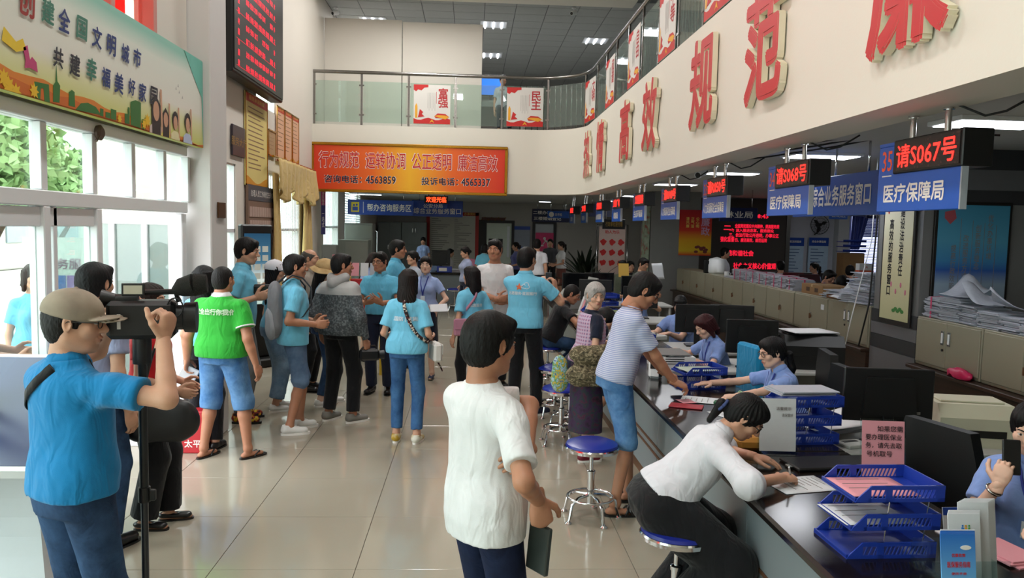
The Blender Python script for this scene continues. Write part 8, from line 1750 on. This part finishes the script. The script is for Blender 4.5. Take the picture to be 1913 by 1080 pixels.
V = Vol((-.3, -.3, -.35), (.3, .3, .3), .010); V.rc((-.06, 0, .10), (.10, 0, .12), .12, .11, k=.04, sq=((0, 1, 0), .7)).rc((-.07, 0, -.14), (.10, 0, -.16), .14, .11, k=.05, sq=((0, 1, 0), .6)).fold(.012, 11, seed=8); v_, f_ = V.mesh(); o = obj_vf('jacket', v_, f_, CAMO); o.location = (px_-.0, py_-.24, .86); o.scale = (.98, .72, .68); tag(o, 'camouflage patterned jacket carried over the arm of the old woman', 'jacket')
V = Vol((-.2, -.2, -.25), (.2, .2, .25), .010); V.rc((0, 0, .05), (0, 0, -.08), .10, .12, k=.04, sq=((0, 1, 0), .5)).fold(.005); v_, f_ = V.mesh(); o = obj_vf('cloth_bag', v_, f_, ramp_mat('bright_flower_print', [(.3, '#1d6f9a'), (.42, '#d9b52a'), (.5, '#2a8f6a'), (.6, '#b9d0d8'), (.7, '#2a4f9a')], scale=26)); o.location = (px_-.24, py_-.10, .77); o.scale = (.62, .7, .9); tag(o, 'small bright flowered cloth bag behind the old woman\'s jacket', 'bag')
P = man('black haired boy in a navy shirt bent over the counter beside the old woman', 1.02, 7.42, (1, -.05), look=(1, -.35), pitch=30, H=1.58, seat=.52, lean=30, lod=.011, hair=('thick', '#0d0b0b'), tone='mid', wR=(np.array([1.45, 7.15, CZ+.06]), (-.5, -1, -.4), 'flat', (0, 0, -1), (1, .2, 0)), wL=(np.array([1.45, 7.6, CZ+.06]), (-.5, 1, -.4), 'flat', (0, 0, -1), (1, -.2, 0)), legs={'R': ((.12, .10, .09), None, 0), 'L': ((-.12, .06, .09), None, 0)}, shirt=dict(m=NV, kind='tee', sleeve=.62, hem=-.02), pants=dict(m=NV, kind='shorts', len=1.0), shoes=('flipflop', mat('green_rubber', '#1f8f6a', .6), mat('green_rubber', '#1f8f6a')))
# --- clerks behind the counter
def clerk(label, X, Y, face, look, pitch, hair, wR, wL, m=ST2, lod=.010, sex='f', lean=14, tone='fair', H=1.60, gl=False, la=True, seat=.47):
    P = man(label, float(X), Y, face, look=look, pitch=pitch, H=H, sex=sex, seat=seat, lean=lean, lod=lod, hair=hair, tone=tone, wR=wR, wL=wL, legs={'R': ((.12, .40), None, 0), 'L': ((-.12, .36), None, 0)}, shirt=dict(m=m, kind='blouse' if sex == 'f' else 'polo', sleeve=.66, hem=.0), pants=dict(m=NV, kind='trousers'), shoes=BSH)
    if gl: face_glasses(P)
    if la: lanyard(P, MATS['lanyard_blue'])
    return P
def HP(x, y, z=CZ+.05): return np.array([x, y, z])
P = clerk('clerk with glasses and tied black hair reaching across the counter', 2.36, 5.42, (-1, -.05), (-1, -.12), 12, ('lowpony', '#100e10'), (HP(1.80, 5.62), (.2, 1, -.4), 'flat', (0, 0, -1), (-1, -.3, 0)), (HP(1.80, 5.10, CZ+.06), (.2, -1, -.3), 'hold', (0, 0, -1), (-1, .05, -.05)), gl=True, lean=18); watch(P, 'L', mat('bracelet_green', '#8fb38a', .3))
clerk('clerk with short reddish hair looking down at her work', 2.38, 7.05, (-1, -.25), (-1, -.25), 28, ('bob', '#3a1216'), (HP(1.95, 7.2), None, 'pen', (0, 0, -1), (-1, -.2, 0)), (HP(1.95, 6.8), None, 'flat', (0, 0, -1), (-1, .2, 0)), lean=20)
clerk('clerk with short black hair and glasses seated behind the red haired one', 2.52, 8.95, (-.6, -.8), (-.4, -1), 25, ('short', '#0e0d0e'), (HP(2.1, 8.7, .80), None, 'flat', (0, 0, -1), (-1, -.2, 0)), (HP(2.25, 8.6, .80), None, 'flat', (0, 0, -1), (-.6, -.5, 0)), gl=True, sex='m', la=False)
P = clerk('clerk at the right edge holding a phone to her ear', 2.44, 3.20, (-.45, -.9), (-.7, -.75), 14, ('bun', '#0c0b0c'), (at(1866, 905, 3.02), (-.6, -.2, -1), 'hold', (.6, .5, .2), (.25, .0, 1)), (HP(2.25, 2.86, .82), None, 'relax', (0, 0, -1), (-.4, -1, 0)), m=ST2, lod=.0085, seat=.50, lean=8); watch(P, 'R', m_steel)
h = hand_pos(P, 'R', .085); o = MB().box(-.006, .006, -.035, .035, -.07, .075, b=.004).build('phone', m_black); o.location = tuple(h+np.array([.015, -.005, .03])); o.rotation_euler = (0, .15, 1.35); tag(o, 'dark phone at the ear of the clerk at the right edge', 'phone')
clerk('balding clerk behind a monitor, only his head and shoulders showing', 2.62, 12.0, (-.2, -1), (-.15, -1), 14, ('bald', '#1b1715'), (HP(2.4, 11.6, .8), None, 'flat'), (HP(2.8, 11.6, .8), None, 'flat'), sex='m', tone='mid', H=1.66, lod=.013)
# --- far figures
def far(label, px, Y, face, hair, m, sex='m', H=1.68, seat=None, pants=NV, lod=.016, look=None, pitch=0, lean=0, tone='mid', kind='tee', arms=None, z=None, X=None, skirt=False):
    k = dict(z=z) if z else {}
    return man(label, px if X is None else float(X), Y, face, look=look or face, pitch=pitch, H=H, sex=sex, seat=seat, lean=lean, lod=lod, hair=hair, tone=tone, arms=arms, shirt=dict(m=m, kind=kind, hem=-.03), pants=dict(m=pants, kind='skirt' if skirt else 'trousers', **({'hem': .5} if skirt else {})), shoes=BSH, face_detail=Y < 20, legs=None if seat is None else {'R': ((.12, .38), None, 0), 'L': ((-.12, .38), None, 0)}, **k)
K = '#100e0e'; fw = {'R': ((.02, .25, -.32), None, 'hold'), 'L': ((-.02, .25, -.32), None, 'hold')}
far('man in a white shirt seen from behind in the far aisle', 1004, 17.0, (.2, 1), ('thick', K), WB, H=1.76)
far('man in a grey shirt by the far pink notice', 1029, 22.5, (-.3, -1), ('short', K), cloth('far_grey', '#4a4c50'), H=1.70, pants=BK); far('woman in a white top and brown skirt by the far corridor', 1050, 21.0, (-.9, -.2), ('pony', '#1d1512'), WT, 'f', 1.66, pants=cloth('brown_skirt', '#6b4038'), skirt=True, arms=fw)
far('dark haired woman beyond the phone photographer, by the rear doorway', 965, 20.5, (-.9, -.3), ('pony', K), cloth('far_violet', '#5a5f96'), 'f', 1.62, arms=fw)
far('young woman clerk standing at the rear wall by the lockers', 791, 24.0, (-.1, -1), ('pony', K), ST, 'f', 1.66, pitch=20, arms=fw); far('woman with tied black hair behind the clerk in the navy skirt', 773, 12.2, (-.8, -.6), ('bun', K), cloth('far_pale', '#a9b0be'), 'f', 1.60)
far('seated clerk behind the black monitor on the help desk', 814, 20.3, (-.1, -1), ('bun', K), ST, 'f', 1.6, seat=.55); far('seated clerk in white at the far end of the help desk', 840, 21.5, (.9, -.2), ('short', K), WT, 'm', 1.65, seat=.55, pitch=15)
far('woman with a red collar behind the long haired girl', 872, 15.5, (-.8, -.4), ('bun', K), cloth('far_lilac', '#8e96b4'), 'f', 1.60, pitch=10); far('person in a light blue shirt bent forward at the help desk', 903, 17.6, (.2, 1), ('bob', K), LB, 'f', 1.66, lean=22, pitch=20)
far('seated man with a yellow folder in the far staff area', 1166, 15.0, (-.6, -.8), ('short', K), cloth('far_green', '#3d4336'), 'm', 1.7, seat=.55, arms=fw); far('dark haired person behind the man with the yellow folder', 1179, 16.0, (.3, -1), ('bob', K), BK, 'f', 1.65, seat=.52)
P = far('man in a dark green shirt reading a sheet in the far staff area', 1202, 14.2, (.5, -.8), ('short', K), cloth('far_olive', '#2f3a2c'), 'm', 1.74, seat=.62, pitch=15, arms=fw); sheet('white sheet read by the man in dark green', (P.root.location.x+.22, P.root.location.y-.3, 1.22), .22, .30, .4, m_paper, .02, 0, rx=1.2)
o = MB().box(-.10, .10, -.006, .006, -.13, .13).build('folder', mat('folder_yellow', '#b3903a', .6)); o.location = tuple(at(1165, 505, 14.6)); o.rotation_euler = (-.2, 0, .1); tag(o, 'yellow folder held up in the far staff area', 'folder')
far('clerk in a white shirt walking before the red text wall', 1355, 16.3, (.9, -.2), ('short', K), WB, 'm', 1.68, arms=fw, X=None); far('head of a clerk behind the tied bundles', 1391, 15.2, (.1, -1), ('short', K), ST, 'm', 1.6, seat=.55)
far('clerk in a white shirt seen from behind left of the blue notices', 1462, 15.4, (.1, 1), ('short', K), WB, 'm', 1.68, seat=.60); far('woman clerk in profile under the wall fan', 1526, 15.8, (-1, -.1), ('pony', K), ST, 'f', 1.6, seat=.60)
far('clerk in a violet uniform shirt looking down behind the newspapers', 1550, 12.2, (.4, -.9), ('short', K), PU, 'm', 1.70, seat=.58, pitch=25, lod=.013, kind='polo'); far('clerk in violet uniform turned away beside the other in violet', 1578, 11.3, (.8, .5), ('thick', K), PU, 'm', 1.66, seat=.55, lod=.013, pitch=10, kind='polo')
far('clerk in pale blue behind the two in violet', 1592, 14.0, (.5, .8), ('short', K), ST, 'm', 1.66, seat=.60); far('clerk bent down before the bright window', 1618, 14.5, (.3, -.9), ('thick', K), ST, 'f', 1.6, seat=.55, pitch=30)
far('small dark head in front of the bright white monitor', 1462, 12.7, (.1, 1), ('thick', K), BK, 'f', 1.5, seat=.44)
far('woman with dark hair upstairs behind the balcony rail', 934, 17.3, (.1, -1), ('bun', K), cloth('far_white2', '#b9bac4'), 'f', 1.62, z=4.0, seat=.5)
# --- outside the glass
far('man in a light blue shirt standing outside the window at the far left', -3.45, 5.2, (.8, .5), ('thick', K), LB, 'm', 1.76, pants=JN, lod=.013, X=-3.25, arms=fw); far('young woman in light blue outside the glazing behind the first mullion', -3.9, 6.5, (.6, -.6), ('bob', '#2a1d18'), LB, 'f', 1.62, pants=JN, lod=.013, X=-3.55)
far('brown haired woman in light blue outside the open glass door', -3.0, 7.9, (.7, -.6), ('long', '#2a1c18'), LB, 'f', 1.62, pants=JM, lod=.013, X=-2.98+.0) ; far('woman in white seen through the door glass', -3.7, 9.5, (-.3, -1), ('long', '#1d1512'), cloth('out_grey', '#9da3b8'), 'f', 1.60, pants=BK, X=-4.2)
t = thing('street_sign', 'white sign with mirrored characters and a coloured band seen through the door glass', 'sign', (-4.25, 8.2, 0), .2); MB().box(-.3, .3, 0, .02, 1.0, 1.75).build('board', mw_, t)
for k, c in enumerate(('#3fa34a', '#2a5fb8', '#8a4fae')): MB().box(-.28+.19*k, -.10+.19*k, -.004, 0, 1.22, 1.36).build('colour_band', mat('band_'+c.strip('#'), c, .5), t)
put_text('lettering', '心中务服', mat('lilac_text', '#8a3f6a', .5), (0, -.004, 1.47), (1, 0, 0), (0, 0, 1), .12, t, bold=.02); MB().box(-.02, .02, .0, .04, 0, 1.0).build('post', m_white, t)
